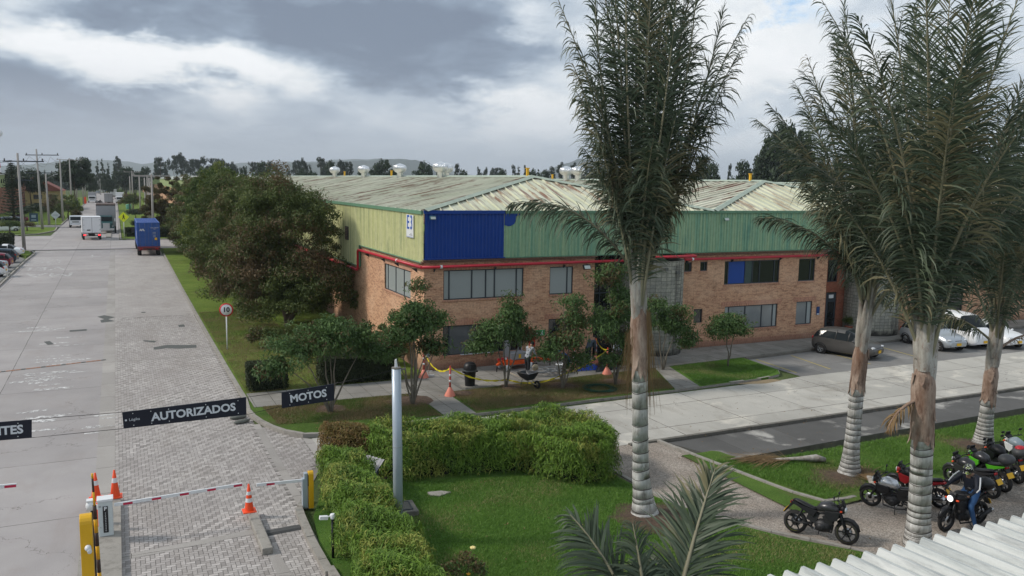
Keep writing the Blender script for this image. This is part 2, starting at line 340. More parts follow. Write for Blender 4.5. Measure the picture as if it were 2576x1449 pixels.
# ------------------------------------------------------------------ mesh helpers
class MB:
    def __init__(s, M=None): s.v = []; s.f = []; s.m = []; s.s = []; s.M = M
    def add(s, vs, fs, mi=0, smooth=False):
        o = len(s.v)
        for q in vs:
            q = Vector(q)
            if s.M is not None: q = s.M @ q
            s.v.append(q[:])
        for f in fs: s.f.append([i + o for i in f]); s.m.append(mi); s.s.append(smooth)
        return s
    def box(s, c, d, rz=0, mi=0, rx=0, ry=0):
        m = Matrix.Rotation(rz, 3, 'Z') @ Matrix.Rotation(ry, 3, 'Y') @ Matrix.Rotation(rx, 3, 'X')
        vs = [Vector(c) + m @ Vector((a * d[0] / 2, b * d[1] / 2, e * d[2] / 2)) for e in (-1, 1) for b in (-1, 1) for a in (-1, 1)]
        return s.add(vs, [(0, 2, 3, 1), (4, 5, 7, 6), (0, 1, 5, 4), (2, 6, 7, 3), (0, 4, 6, 2), (1, 3, 7, 5)], mi)
    def tube(s, pts, r, n=8, mi=0, cap=True, smooth=True, flat=1.0):
        pts = [Vector(p) for p in pts]; k = len(pts)
        rr = r if isinstance(r, (list, tuple)) else [r] * k
        ref = None; vs = []
        for i, p in enumerate(pts):
            d = (pts[min(i + 1, k - 1)] - pts[max(i - 1, 0)]).normalized()
            if ref is None: ref = Vector((0, 0, 1)) if abs(d.z) < 0.9 else Vector((1, 0, 0))
            a = d.cross(ref).normalized(); b = a.cross(d).normalized(); ref = b
            for j in range(n):
                q = 2 * PI * j / n
                vs.append(p + a * math.cos(q) * rr[i] + b * math.sin(q) * rr[i] * flat)
        fs = [(i * n + j, i * n + (j + 1) % n, (i + 1) * n + (j + 1) % n, (i + 1) * n + j) for i in range(k - 1) for j in range(n)]
        s.add(vs, fs, mi, smooth)
        if cap:
            o = len(s.v) - k * n
            s.f.append([o + j for j in range(n)][::-1]); s.m.append(mi); s.s.append(False)
            s.f.append([o + (k - 1) * n + j for j in range(n)]); s.m.append(mi); s.s.append(False)
        return s
    def lathe(s, prof, n=16, c=(0, 0, 0), axis='z', mi=0, smooth=True, arc=2 * PI):
        vs = []; k = len(prof)
        for r, z in prof:
            for j in range(n):
                q = 2 * PI * j / n; x, y = r * math.cos(q), r * math.sin(q)
                p = (x, y, z) if axis == 'z' else ((z, x, y) if axis == 'x' else (x, z, y))
                vs.append(Vector(c) + Vector(p))
        fs = [(i * n + j, i * n + (j + 1) % n, (i + 1) * n + (j + 1) % n, (i + 1) * n + j) for i in range(k - 1) for j in range(n)]
        return s.add(vs, fs, mi, smooth)
    def prism(s, poly, a, b, ax='z', mi=0, smooth=False):
        """poly in the two axes left, extruded from a to b along ax"""
        def P(u, v, t): return (u, v, t) if ax == 'z' else ((t, u, v) if ax == 'x' else (u, t, v))
        n = len(poly); vs = [P(u, v, a) for u, v in poly] + [P(u, v, b) for u, v in poly]
        fs = [list(range(n))[::-1], list(range(n, 2 * n))] + [(i, (i + 1) % n, n + (i + 1) % n, n + i) for i in range(n)]
        return s.add(vs, fs, mi, smooth)
    def ball(s, c, r, n=10, mi=0):
        if not isinstance(r, (tuple, list)): r = (r, r, r)
        k = max(5, n // 2 + 1); vs = []
        for i in range(k + 1):
            th = PI * i / k
            for j in range(n):
                ph = 2 * PI * j / n
                vs.append((c[0] + r[0] * math.sin(th) * math.cos(ph), c[1] + r[1] * math.sin(th) * math.sin(ph), c[2] + r[2] * math.cos(th)))
        fs = [(i * n + j, (i + 1) * n + j, (i + 1) * n + (j + 1) % n, i * n + (j + 1) % n) for i in range(k) for j in range(n)]
        return s.add(vs, fs, mi, True)
    def build(s, name, mats, parent=None, bevel=0, origin=None, fix=True):
        if not isinstance(mats, (list, tuple)): mats = [mats]
        me = bpy.data.meshes.new(name)
        vs = s.v
        if origin is not None: vs = [(a - origin[0], b - origin[1], c - origin[2]) for a, b, c in vs]
        me.from_pydata(vs, [], s.f)
        for m in mats: me.materials.append(m)
        me.polygons.foreach_set('material_index', s.m); me.polygons.foreach_set('use_smooth', s.s)
        me.update()
        if fix and len(s.f) < 60000:
            import bmesh
            b = bmesh.new(); b.from_mesh(me); bmesh.ops.recalc_face_normals(b, faces=b.faces); b.to_mesh(me); b.free()
        o = bpy.data.objects.new(name, me); C.objects.link(o)
        if parent is not None: o.parent = parent
        if origin is not None: o.location = origin
        if bevel:
            md = o.modifiers.new('bevel', 'BEVEL'); md.width = bevel; md.segments = 2; md.limit_method = 'ANGLE'; md.angle_limit = R(40)
        return o
def tag(o, label=None, cat=None, group=None, kind=None):
    if label: o['label'] = label
    if cat: o['category'] = cat
    if group: o['group'] = group
    if kind: o['kind'] = kind
    return o
def thing(name, label, cat, loc=(0, 0, 0), rz=0, group=None):
    o = bpy.data.objects.new(name, None); C.objects.link(o); o.location = loc; o.rotation_euler = (0, 0, rz)
    o.empty_display_size = 0.3
    return tag(o, label, cat, group)
def struct(name, mb, m, **k):
    o = mb.build(name, m, **k); o['kind'] = 'structure'; return o
def dup(root, loc, rz=None, label=None, group=None, scale=None):
    r = root.copy(); C.objects.link(r); r.location = loc
    if rz is not None: r.rotation_euler = (0, 0, rz)
    if scale is not None: r.scale = (scale,) * 3 if not isinstance(scale, (tuple, list)) else scale
    if label: r['label'] = label
    if group: r['group'] = group
    for ch in list(root.children):
        c = ch.copy(); C.objects.link(c); c.parent = r
        for g in list(ch.children):
            d = g.copy(); C.objects.link(d); d.parent = c
    return r
def fastmesh(name, v, quads, mats, parent=None, mi=None, loc=None, smooth=False):
    me = bpy.data.meshes.new(name); v = np.asarray(v, np.float32); q = np.asarray(quads, np.int32); k = q.shape[1]
    me.vertices.add(len(v)); me.vertices.foreach_set('co', v.ravel())
    me.loops.add(q.size); me.loops.foreach_set('vertex_index', q.ravel())
    me.polygons.add(len(q)); me.polygons.foreach_set('loop_start', np.arange(0, q.size, k, dtype=np.int32)); me.polygons.foreach_set('loop_total', np.full(len(q), k, np.int32))
    if not isinstance(mats, (list, tuple)): mats = [mats]
    for m in mats: me.materials.append(m)
    if mi is not None: me.polygons.foreach_set('material_index', np.asarray(mi, np.int32))
    if smooth: me.polygons.foreach_set('use_smooth', np.ones(len(q), bool))
    me.update(calc_edges=True); me.validate()
    o = bpy.data.objects.new(name, me); C.objects.link(o)
    if parent is not None: o.parent = parent
    if loc is not None: o.location = loc
    return o
def text_mb(txt, size, M, mb=None, mi=0, depth=0.01, bold=0.0, squeeze=1.0, align='CENTER'):
    """lettering as real geometry, added to mb under the matrix M (text lies in local XY, facing +Z)"""
    cu = bpy.data.curves.new('t', 'FONT'); cu.body = txt; cu.size = size; cu.extrude = depth; cu.offset = bold; cu.align_x = align; cu.align_y = 'CENTER'
    cu.resolution_u = 3
    o = bpy.data.objects.new('t', cu); C.objects.link(o)
    dg = bpy.context.evaluated_depsgraph_get(); dg.update()
    me = bpy.data.meshes.new_from_object(o.evaluated_get(dg))
    mb = mb or MB()
    S = Matrix.Diagonal((squeeze, 1, 1, 1))
    mb.add([M @ S @ v.co for v in me.vertices], [list(p.vertices) for p in me.polygons], mi)
    bpy.data.objects.remove(o); bpy.data.curves.remove(cu); bpy.data.meshes.remove(me)
    return mb
def frame_mat(o, xdir, zdir):
    """matrix with origin o, x along xdir, z (face normal) along zdir"""
    x = Vector(xdir).normalized(); z = Vector(zdir).normalized(); y = z.cross(x)
    return Matrix(((x.x, y.x, z.x, o[0]), (x.y, y.y, z.y, o[1]), (x.z, y.z, z.z, o[2]), (0, 0, 0, 1)))

# ------------------------------------------------------------------ foliage
LG = lambda ca, cb: (ca, cb)
def leaf_quads(P, Nn, size, asp=0.45, droop=0.0, r=None):
    """one bent diamond per point: P centres, Nn rough outward normals"""
    r = r or rng; n = len(P)
    a = r.normal(size=(n, 3)); a -= (a * Nn).sum(1)[:, None] * Nn; a /= np.linalg.norm(a, axis=1)[:, None] + 1e-9
    b = np.cross(Nn, a)
    s = (size * (0.6 + 0.8 * r.random(n)))[:, None] if np.isscalar(size) else size[:, None]
    v = np.empty((n, 4, 3))
    v[:, 0] = P - a * s * 0.5; v[:, 2] = P + a * s * 0.5 - np.array([0, 0, 1]) * s * droop
    v[:, 1] = P + b * s * asp * 0.5; v[:, 3] = P - b * s * asp * 0.5
    return v.reshape(-1, 3), np.arange(n * 4).reshape(n, 4)
def crown_pts(blobs, n, clump=0.35, nclump=60, shell=0.55, r=None, updir=0.3):
    """points in clumps spread over the outer volume of several ellipsoids"""
    r = r or rng; P = []; N = []
    vol = np.array([b[3] * b[4] * b[5] for b in blobs]) ** 0.67; vol /= vol.sum()
    for b, wgt in zip(blobs, vol):
        k = max(3, int(nclump * wgt)); m = max(1, int(n * wgt / k))
        d = r.normal(size=(k, 3)); d /= np.linalg.norm(d, axis=1)[:, None]; d[:, 2] = np.abs(d[:, 2]) * 1.0 - 0.35 * (r.random(k) < 0.45)
        rad = (shell + (1 - shell) * r.random(k))[:, None]
        cc = np.array(b[:3]) + d * rad * np.array(b[3:6])
        cs = clump * (0.6 + 0.8 * r.random(k))
        e = r.normal(size=(k, m, 3)); e /= np.linalg.norm(e, axis=2)[:, :, None]
        e *= (r.random((k, m, 1)) ** 0.45)
        p = cc[:, None] + e * cs[:, None, None] * np.array([1.15, 1.15, 0.75])
        nn = e * 0.8 + r.normal(size=(k, m, 3)) * 0.45 + np.array([0, 0, updir])
        nn /= np.linalg.norm(nn, axis=2)[:, :, None]
        P.append(p.reshape(-1, 3)); N.append(nn.reshape(-1, 3))
    return np.concatenate(P), np.concatenate(N)
def limbs_mb(base, tops, r0=0.12, seed=0, mb=None, n=7, wob=0.15):
    rr = random.Random(seed); mb = mb or MB()
    for t in tops:
        b = Vector(base); t = Vector(t); pts = []; k = 6
        for i in range(k + 1):
            f = i / k; p = b.lerp(t, f); p.x = b.x + (t.x - b.x) * f ** 1.4; p.y = b.y + (t.y - b.y) * f ** 1.4
            if 0 < i: p += Vector((rr.uniform(-wob, wob), rr.uniform(-wob, wob), 0)) * (t - b).length * 0.12
            pts.append(p)
        mb.tube(pts, [r0 * (1 - 0.8 * i / k) for i in range(k + 1)], n)
    return mb
M_leaf_dark = leafmat('dark_glossy_leaves', (0.045, 0.072, 0.020), (0.14, 0.175, 0.048), (0.15, 0.105, 0.055), nscale=0.5, ccamt=0.12)
M_leaf_mid = leafmat('mid_green_leaves', (0.035, 0.065, 0.016), (0.10, 0.155, 0.035), (0.16, 0.19, 0.04), nscale=0.7)
M_leaf_small = leafmat('young_tree_leaves', (0.04, 0.085, 0.028), (0.13, 0.215, 0.065), (0.13, 0.09, 0.04), nscale=1.2, ccamt=0.06)
M_leaf_orange = leafmat('rusty_leaves', (0.10, 0.05, 0.015), (0.05, 0.07, 0.02), nscale=0.6)
M_leaf_far = leafmat('far_tree_leaves', (0.014, 0.028, 0.013), (0.035, 0.06, 0.022), nscale=0.15, trans=0)
M_leaf_far2 = leafmat('far_eucalyptus_leaves', (0.02, 0.032, 0.022), (0.045, 0.062, 0.04), nscale=0.15, trans=0)
M_leaf_bright = leafmat('bright_shrub_leaves', (0.04, 0.075, 0.014), (0.10, 0.16, 0.03), nscale=0.3)
M_bamboo = leafmat('bamboo_leaves', (0.05, 0.11, 0.014), (0.20, 0.33, 0.04), (0.27, 0.30, 0.06), nscale=1.3, trans=.12, ccamt=0.10)
M_bamboo_red = leafmat('rusty_bamboo_leaves', (0.22, 0.11, 0.045), (0.14, 0.14, 0.035), nscale=1.5)
M_hedge = leafmat('clipped_hedge_leaves', (0.014, 0.022, 0.010), (0.042, 0.060, 0.020), (0.06, 0.06, 0.02), nscale=1.2, ccamt=0.02)

def tree(name, label, cat, base, blobs, n, leaf, lmat, stems=None, r0=0.15, group=None, clump=0.4, nclump=60, shell=0.55, seed=1, asp=0.45, bark=None, droop=0.15, z0=0.0):
    """base: world point; blobs relative to base"""
    r = np.random.default_rng(seed)
    th = thing(name, label, cat, base, 0, group)
    P, N = crown_pts(blobs, n, clump, nclump, shell, r)
    v, q = leaf_quads(P, N, leaf, asp, droop, r)
    fastmesh('crown', v, q, lmat, th)
    if stems is None: stems = [(b[0], b[1], b[2]) for b in blobs]
    limbs_mb((0, 0, z0 - 0.1), stems, r0, seed).build('trunk', bark or M_bark, th, fix=False)
    return th
# ------------------------------------------------------------------ the setting
H = PI / 2
def flat(poly, z, name, m):
    """a sheet of the setting at height z"""
    return struct(name, MB().add([(x, y, z) for x, y in poly], [list(range(len(poly)))]), m, fix=False)
def px(poly, z=0.0): return [tuple(G(a, b, z)[:2]) for a, b in poly]
def slab(poly, z0, z1, name, m, mi=0):
    return struct(name, MB().prism(poly, z0, z1), m)
def kerb(line, w, z0, z1, name, m, seg=0.9, gap=0.012):
    """kerb stones laid end to end along a line; w to the right of the direction of travel"""
    pts = [Vector(p).to_3d() for p in line]; L = [0]
    for a, b in zip(pts, pts[1:]): L.append(L[-1] + (b - a).length)
    def at(s):
        for i in range(len(pts) - 1):
            if s <= L[i + 1] or i == len(pts) - 2:
                f = (s - L[i]) / max(1e-6, L[i + 1] - L[i]); d = (pts[i + 1] - pts[i]).normalized()
                return pts[i].lerp(pts[i + 1], f), Vector((d.y, -d.x, 0))
    mb = MB(); s = 0; rr = random.Random(int(L[-1] * 10))
    while s < L[-1] - 0.05:
        e = min(s + seg, L[-1]); a, na = at(s + gap); b, nb = at(e - gap * 0.2); j = rr.uniform(-0.008, 0.008)
        na, nb = nb, nb if seg < 2 else nb
        mb.add([(*(a + n_ * o_)[:2], z) for z in (z0, z1 + j) for n_, o_ in ((na, 0), (na, w))] + [(*(b + n_ * o_)[:2], z) for z in (z0, z1 + j) for n_, o_ in ((nb, 0), (nb, w))],
               [(0, 1, 3, 2), (4, 6, 7, 5), (0, 2, 6, 4), (1, 5, 7, 3), (2, 3, 7, 6), (0, 4, 5, 1)])
        s = e
    return struct(name, mb, m)

# ground reaching the horizon, with an opening where the drain ditch is sunk
gx0, gx1, gy0, gy1 = 17.3, 90.0, 17.0, 24.3
mb = MB(); FAR = 9000
for (a, b, c_, d_) in ((-FAR, FAR, -60, gy0), (-FAR, gx0, gy0, gy1), (gx1, FAR, gy0, gy1), (-FAR, FAR, gy1, FAR)):
    mb.add([(a, c_, -0.03), (b, c_, -0.03), (b, d_, -0.03), (a, d_, -0.03)], [(0, 1, 2, 3)])
struct('ground', mb, M_ground, fix=False)
# avenue, cross street and its continuation
XL, XJ0, XJ1, XK = -9.2, -0.92, -0.36, 4.52
flat([(XL, 2), (XJ0, 2), (XJ0, 117.4), (XL, 117.4)], 0.0, 'avenue_carriageway', M_road)
flat([(XJ0, 2), (XJ1, 2), (XJ1, 117.4), (XJ0, 117.4)], 0.0, 'concrete_band', M_strip)
flat([(-60, 118.1), (60, 118.1), (60, 134.5), (0.2, 134.5), (0.2, 520), (-9.3, 520), (-9.3, 146), (-60, 146)], 0.0, 'cross_street', M_road)
flat([(-11, 117.4), (5.2, 117.4), (5.2, 118.1), (-11, 118.1)], 0.03, 'drain_grating', mat('dark_grating', (0.03, 0.03, 0.03), 0.7))
# service road in front of the warehouse
flat([(6.05, 24.35), (75, 24.35), (75, 30.2), (30.3, 30.2), (29, 30.0), (6.05, 29.35)], 0.0, 'service_road', M_road2)
flat([(XJ1, 4.9), (4.4, 4.9), (4.4, 23.2), (4.45, 34.2), (4.52, 60), (XJ1, 60)], -0.012, 'paver_bedding', M_grout)
flat([(XJ1, 60), (4.62, 60), (4.85, 117.4), (XJ1, 117.4)], -0.006, 'paver_bedding', mat('far_joint_sand', (.33, .305, .285), .95, var=.15))
flat([(4.4, 23.2), (6.05, 27.0), (6.05, 29.3), (4.4, 32.0)], -0.013, 'paver_bedding', M_grout)
def inpoly(x, y, poly):
    c_ = False; n = len(poly)
    for i in range(n):
        x1, y1 = poly[i]; x2, y2 = poly[(i + 1) % n]
        if (y1 > y) != (y2 > y) and x < (x2 - x1) * (y - y1) / (y2 - y1) + x1: c_ = not c_
    return c_
def pavers(name, poly, wd, z, rot=0.0, dark=0.0, seed=3):
    rr = np.random.default_rng(seed); xs = [p[0] for p in poly]; ys = [p[1] for p in poly]
    ox, oy = min(xs), min(ys); V = []; T = []
    cr, sr = math.cos(rot), math.sin(rot); ext = int(max(max(xs) - ox, max(ys) - oy) * 1.5 / wd) + 4
    ni = int((max(xs) - ox) / wd) + 3; nj = int((max(ys) - oy) / wd) + 3; g = 0.006
    lo_i = -2 if rot == 0 else -ext
    for j in range(-2 if rot == 0 else -ext, nj if rot == 0 else ext):
        for i in range(lo_i, ni if rot == 0 else ext):
            k = (i - j) % 4
            if k == 0: a, b, c_, d_ = i, j, 2, 1
            elif k == 3: a, b, c_, d_ = i, j, 1, 2
            else: continue
            cx, cy = (a + c_ / 2) * wd, (b + d_ / 2) * wd
            X, Y = ox + cx * cr - cy * sr, oy + cx * sr + cy * cr
            if not inpoly(X, Y, poly): continue
            q = []
            for (u, v_) in ((a * wd + g, b * wd + g), ((a + c_) * wd - g, b * wd + g), ((a + c_) * wd - g, (b + d_) * wd - g), (a * wd + g, (b + d_) * wd - g)):
                q.append((min(max(xs), max(ox, ox + u * cr - v_ * sr)), oy + u * sr + v_ * cr, z))
            V += q; T.append(((0.66 if k == 0 else 0.30) - .48) * (1 if wd < .2 else .2) + .48 + rr.normal() * (0.2 if wd < .2 else .06) - dark)
    V = np.array(V); n = len(V) // 4
    o = fastmesh(name, V, np.arange(n * 4).reshape(n, 4), M_paver); o['kind'] = 'structure'
    at = o.data.attributes.new('tone', 'FLOAT', 'FACE'); at.data.foreach_set('value', np.clip(T, 0, 1).astype(np.float32))
    return o
pavers('paver_lane', [(XJ1, 12), (4.35, 12), (4.35, 31.6), (4.45, 34.2), (4.5, 60), (XJ1, 60)], 0.11, 0.0, 0.0)
pavers('far_paver_lane', [(XJ1, 60), (4.55, 60), (4.6, 90), (4.7, 117.4), (XJ1, 117.4)], 0.22, 0.0, seed=5)
pavers('side_pavers', [(4.62, 24.2), (5.75, 27.0), (5.75, 29.45), (5.0, 30.6), (4.62, 31.6)], 0.11, 0.0, 0.0, 0.14, 6)
flat([(4.36, 22.9), (4.62, 22.9), (4.62, 31.9), (4.36, 31.9)], 0.003, 'concrete_band', M_strip)
flat([(5.75, 26.7), (6.05, 27.3), (6.05, 29.3), (5.75, 29.5)], 0.003, 'concrete_band', M_strip)
# cross bands in the paver lane
for y in (45.5, 57.5): flat([(XJ1 + .02, y), (4.4, y), (4.4, y + 0.22), (XJ1 + .02, y + 0.22)], 0.004, 'concrete_band', M_strip)
flat([(XJ1 + .02, 21.4), (3.0, 21.75), (3.0, 22.05), (XJ1 + .02, 21.7)], 0.004, 'concrete_band', M_strip)

# verge between avenue and warehouse, pavement, kerb running round the corner
kl = px([(410, 640), (455, 728), (510, 830), (560, 920), (612, 1010), (620, 1040), (640, 1060), (690, 1085), (740, 1099), (790, 1103), (870, 1093), (1000, 1075), (1130, 1056)])
GZ = 0.11
kerb(kl, -0.17, -0.02, 0.13, 'kerb', M_kerb)
off = [(x + 0.16, y) for x, y in kl[:5]] + [(x + 0.12, y + 0.12) for x, y in kl[5:9]] + [(x, y + 0.17) for x, y in kl[9:]]
slab(off[:5] + [(4.9, 36.3), (12.9, 36.3), (12.9, 37.5), (13.1, 37.5), (13.1, 116.5), (5.3, 116.5)], -0.1, GZ, 'avenue_verge', M_verge)
slab(off[4:] + [(11.4, 33.75), (4.85, 33.95)], -0.1, GZ - 0.003, 'corner_grass', M_worn)
slab([(4.72, 33.95), (11.4, 33.75), (12.75, 33.75), (12.75, 36.3), (4.72, 36.3)], -0.1, GZ + 0.01, 'pavement', M_walk)
slab([(11.4, 29.75), (12.7, 29.85), (12.75, 33.75), (11.4, 33.75)], -0.1, GZ + 0.012, 'front_path', M_walk)
slab([(12.75, 33.4), (24.6, 34.1), (38.5, 35.15), (38.5, 37.5), (13.1, 37.5), (12.75, 36.3)], -0.1, GZ + 0.014, 'front_pavement', M_walk)
slab([(38.5, 35.15), (75, 36.2), (75, 39), (38.5, 37.6)], -0.1, GZ + 0.006, 'east_pavement', M_walk)
slab([(12.7, 29.85), (22.6, 30.05), (24.3, 34.05), (12.75, 33.4)], -0.1, GZ - 0.002, 'front_grass', M_worn)
slab([(22.6, 30.05), (24.0, 30.1), (25.2, 34.1), (24.3, 34.05)], -0.1, GZ + 0.003, 'stepping_path', M_walk)
slab([(24.0, 30.1), (28.2, 30.35), (29.4, 30.7), (30.0, 31.5), (30.3, 34.45), (25.2, 34.1)], -0.1, GZ - 0.004, 'east_grass', M_lawn)
kerb([(11.5, 29.78), (22.6, 30.02), (28.2, 30.33), (29.4, 30.68), (30.0, 31.45), (30.3, 34.4)], -0.13, -0.02, 0.1, 'low_kerb', M_kerb)
flat([(30.3, 30.2), (75, 30.2), (75, 36.1), (38.5, 35.1), (30.45, 34.45)], 0.001, 'parking_bay', M_park)
kerb([(30.4, 34.42), (38.5, 35.1), (75, 36.1)], 0.14, -0.02, 0.12, 'parking_kerb', M_kerbd)
M_ylw = mat('worn_yellow_line', (0.38, 0.31, 0.10), 0.9, var=0.4, scale=6)
for (a, b) in (((31.0, 34.2), (30.7, 30.9)), ((33.6, 34.3), (33.0, 30.9)), ((36.2, 34.6), (36.0, 31.0)), ((40.6, 34.9), (40.0, 31.0))):
    a = Vector((*a, 0)); b = Vector((*b, 0)); n_ = (b - a).cross(Vector((0, 0, 1))).normalized() * 0.05
    flat([(a + n_)[:2], (b + n_)[:2], (b - n_)[:2], (a - n_)[:2]], 0.006, 'parking_line', M_ylw)
flat([(26.2, 30.1), (27.6, 29.7), (28.8, 29.9), (28.6, 30.3), (26.9, 30.45)], 0.005, 'muddy_patch', mat('mud', (0.26, 0.2, 0.12), 0.9, var=0.3))

# storm drain slab beside the service road and the sunken ditch below it
kerb([(16.3, 24.32), (75, 24.75)], 0.16, -0.3, 0.06, 'drain_kerb', M_kerbd, seg=1.4)
mb = MB(); mb.prism([(17.9, 24.15), (75, 24.58), (75, 22.9), (35.5, 22.2), (18.75, 21.75)], -0.9, -0.06)
struct('drain_slab', mb, M_chan)
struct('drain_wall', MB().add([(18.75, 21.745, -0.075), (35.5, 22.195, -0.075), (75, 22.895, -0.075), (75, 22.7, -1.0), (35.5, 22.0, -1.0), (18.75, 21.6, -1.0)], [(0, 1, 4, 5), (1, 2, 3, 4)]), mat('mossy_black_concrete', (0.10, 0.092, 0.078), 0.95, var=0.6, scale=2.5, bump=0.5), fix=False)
# the bank between the ditch and the gravel, a sheet of its own shape
def bank_h(x, y):
    e = 21.75 + (x - 18.75) * 0.0265      # foot of the wall
    if y > e: return -0.16
    d = e - y
    if d < 0.45: return -0.62
    f = min(1, (d - 0.45) / 1.3); return -0.62 + 0.72 * (f * f * (3 - 2 * f))
nx, ny = 150, 60; V = []
for j in range(ny + 1):
    for i in range(nx + 1):
        x = gx0 + (gx1 - gx0) * (i / nx) ** 1.3; y = gy0 + (gy1 - gy0) * j / ny
        h = bank_h(x, y) + 0.03 * math.sin(x * 1.7 + y) * math.sin(y * 2.3)
        tx = min(1, max(0, (x - 18.5 - (22.3 - y) * 0.12) / 1.2)); h = h * tx + 0.05 * (1 - tx)
        if y > 22.6 + (x - 18.75) * 0.0265: h = min(h, -0.16)
        V.append((x, y, h))
Q = [(j * (nx + 1) + i, j * (nx + 1) + i + 1, (j + 1) * (nx + 1) + i + 1, (j + 1) * (nx + 1) + i) for j in range(ny) for i in range(nx)]
o = fastmesh('ditch_bank', V, Q, grassmat('bank_grass', (0.07, 0.135, 0.025), (0.11, 0.185, 0.038), (0.12, 0.10, 0.055), 0.8), smooth=True); o['kind'] = 'structure'
# gravel yard
flat([(14.25, 24.5), (14.2, 22), (14.3, 19.7), (15.0, 17.4), (16.0, 15.7), (17.2, 14.2), (20, 10), (45, 10), (45, 17.9), (28.5, 17.75), (23.7, 17.35), (19.9, 17.15), (18.6, 17.1), (18.15, 18.4), (17.85, 20.5), (17.6, 22.3), (17.4, 24.2)], 0.002, 'gravel_yard', M_gravel)
kerb(px([(1545, 1190), (1640, 1245), (1700, 1275), (1820, 1310), (1900, 1335), (2000, 1355), (2180, 1395), (2240, 1410)]), -0.13, -0.02, 0.07, 'gravel_kerb', M_kerb, seg=1.0)
kerb([(17.45, 24.2), (17.65, 22.3), (17.9, 20.5), (18.2, 18.4), (18.65, 17.2), (19.9, 17.2), (23.7, 17.4), (28.5, 17.8), (45, 18.1)], -0.14, -0.02, 0.09, 'gravel_kerb', M_kerb, seg=1.0)
flat([(17.75, 22.2), (18.0, 20.4), (18.35, 18.4), (18.8, 17.35), (19.9, 17.35), (28.5, 17.93), (45, 18.23), (45, 17.0), (90, 17.0), (90, 16.9), (17.3, 16.9), (17.3, 17.1)][0:0] or [(18.72, 17.1), (28.5, 17.6), (28.5, 17.0), (18.8, 17.0)], -0.025, 'grass_edge', M_lawn)
# lawn with its bed edges
lawn = [(6.0, 4), (30, 4), (20.1, 9.9), (17.0, 14.35), (15.8, 15.85), (14.85, 17.5), (14.2, 19.8), (14.12, 22.0), (14.2, 24.2), (6.2, 24.2), (5.3, 24.2), (4.6, 22.2), (4.3, 20), (4.3, 4)]
slab(lawn, -0.1, 0.05, 'lawn', M_lawn)
slab([(6.1, 24.2), (15.4, 24.2), (15.4, 24.7), (16.3, 24.7), (6.1, 27.2), (5.3, 25.2)][0:0] or [(5.2, 24.2), (14.2, 24.2), (14.0, 24.9), (12, 25.3), (8.6, 25.6), (6.3, 27.0), (5.9, 27.0)], -0.1, 0.045, 'hedge_bed', M_soil)
kerb(px([(840, 1449), (795, 1370), (765, 1300), (757, 1273), (780, 1262)]), -0.2, -0.02, 0.15, 'entrance_kerb', M_kerb, seg=0.7)
kerb([(4.15, 19.1), (4.45, 14), (4.6, 8)][0:0] or [(4.16, 18.85), (4.3, 14), (4.4, 8)], -0.2, -0.02, 0.15, 'entrance_kerb', M_kerb, seg=0.7)
# left side of the avenue
kerb([(-9.2, 60), (-9.2, 104), (-9.0, 112.5), (-9.6, 116.3), (-11.5, 117.6), (-60, 118)], 0.18, -0.02, 0.13, 'west_kerb', M_kerb)
flat([(-60, 60), (-9.4, 60), (-9.4, 106), (-11, 112), (-60, 112)], 0.001, 'west_parking', M_park)
slab([(-60, 112), (-11, 112), (-9.45, 108), (-9.25, 112.5), (-9.85, 116.2), (-11.6, 117.45), (-60, 117.85)], -0.1, 0.1, 'west_grass', M_verge)
slab([(-60, 146.2), (-13.5, 147.2), (-11.4, 150), (-9.5, 158), (-9.8, 168), (-14, 169), (-60, 170)], -0.1, 0.1, 'west_grass', M_verge)
kerb([(-60, 146.0), (-13.4, 147.0), (-11.2, 149.9), (-9.3, 158), (-9.6, 168)], -0.2, -0.02, 0.14, 'west_kerb', M_kerb, seg=2)
flat([(-60, 170), (-9.3, 170), (-9.3, 182), (-60, 182)], 0.002, 'west_parking', M_park)
slab([(-26, 182), (-9.5, 177), (-9.4, 400), (-26, 400)], -0.1, 0.1, 'west_grass', M_verge)
kerb([(-9.4, 177), (-9.3, 400)], -0.2, -0.02, 0.14, 'west_kerb', M_kerb, seg=3)
slab([(0.6, 134.8), (60, 134.8), (60, 520), (0.6, 520)], -0.1, 0.1, 'north_verge', M_verge)
kerb([(60, 134.6), (0.5, 134.6), (0.4, 400)], -0.25, -0.02, 0.15, 'north_kerb', M_kerb, seg=2)
slab([(-1.6, 140), (-0.9, 140), (-0.9, 260), (-1.6, 260)], -0.02, 0.12, 'traffic_island', M_kerb)
# painted markings on the avenue, worn
m, t_, b_, P_ = newmat('worn_white_road_paint')
b_.inputs['Base Color'].default_value = (0.62, 0.61, 0.60, 1); b_.inputs['Roughness'].default_value = 0.8
tr_ = t_.node('ShaderNodeBsdfTransparent'); mx_ = t_.node('ShaderNodeMixShader')
t_.put(mx_.inputs[0], t_.mapr(t_.noise(P_, 4.5, 6, 0.75), 0.45, 0.55)); t_.l.new(tr_.outputs[0], mx_.inputs[1]); t_.l.new(b_.outputs[0], mx_.inputs[2]); t_.l.new(mx_.outputs[0], t_.n['Material Output'].inputs[0])
M_paint = m
mb = MB()
for txt, pxp, sz, sq in (('MAX', (92, 692), 2.6, 1.5), ('VEL', (108, 676), 2.6, 1.35), ('30', (112, 660), 2.2, 1.3)):
    p = G(*pxp); text_mb(txt, sz, Matrix.Translation((p.x, p.y, 0.013)) @ Matrix.Rotation(PI, 4, 'Z') @ Matrix.Diagonal((0.75, 1.8, 1, 1)), mb, depth=0.0, bold=0.0, squeeze=sq)
p = G(112, 660); ring = []
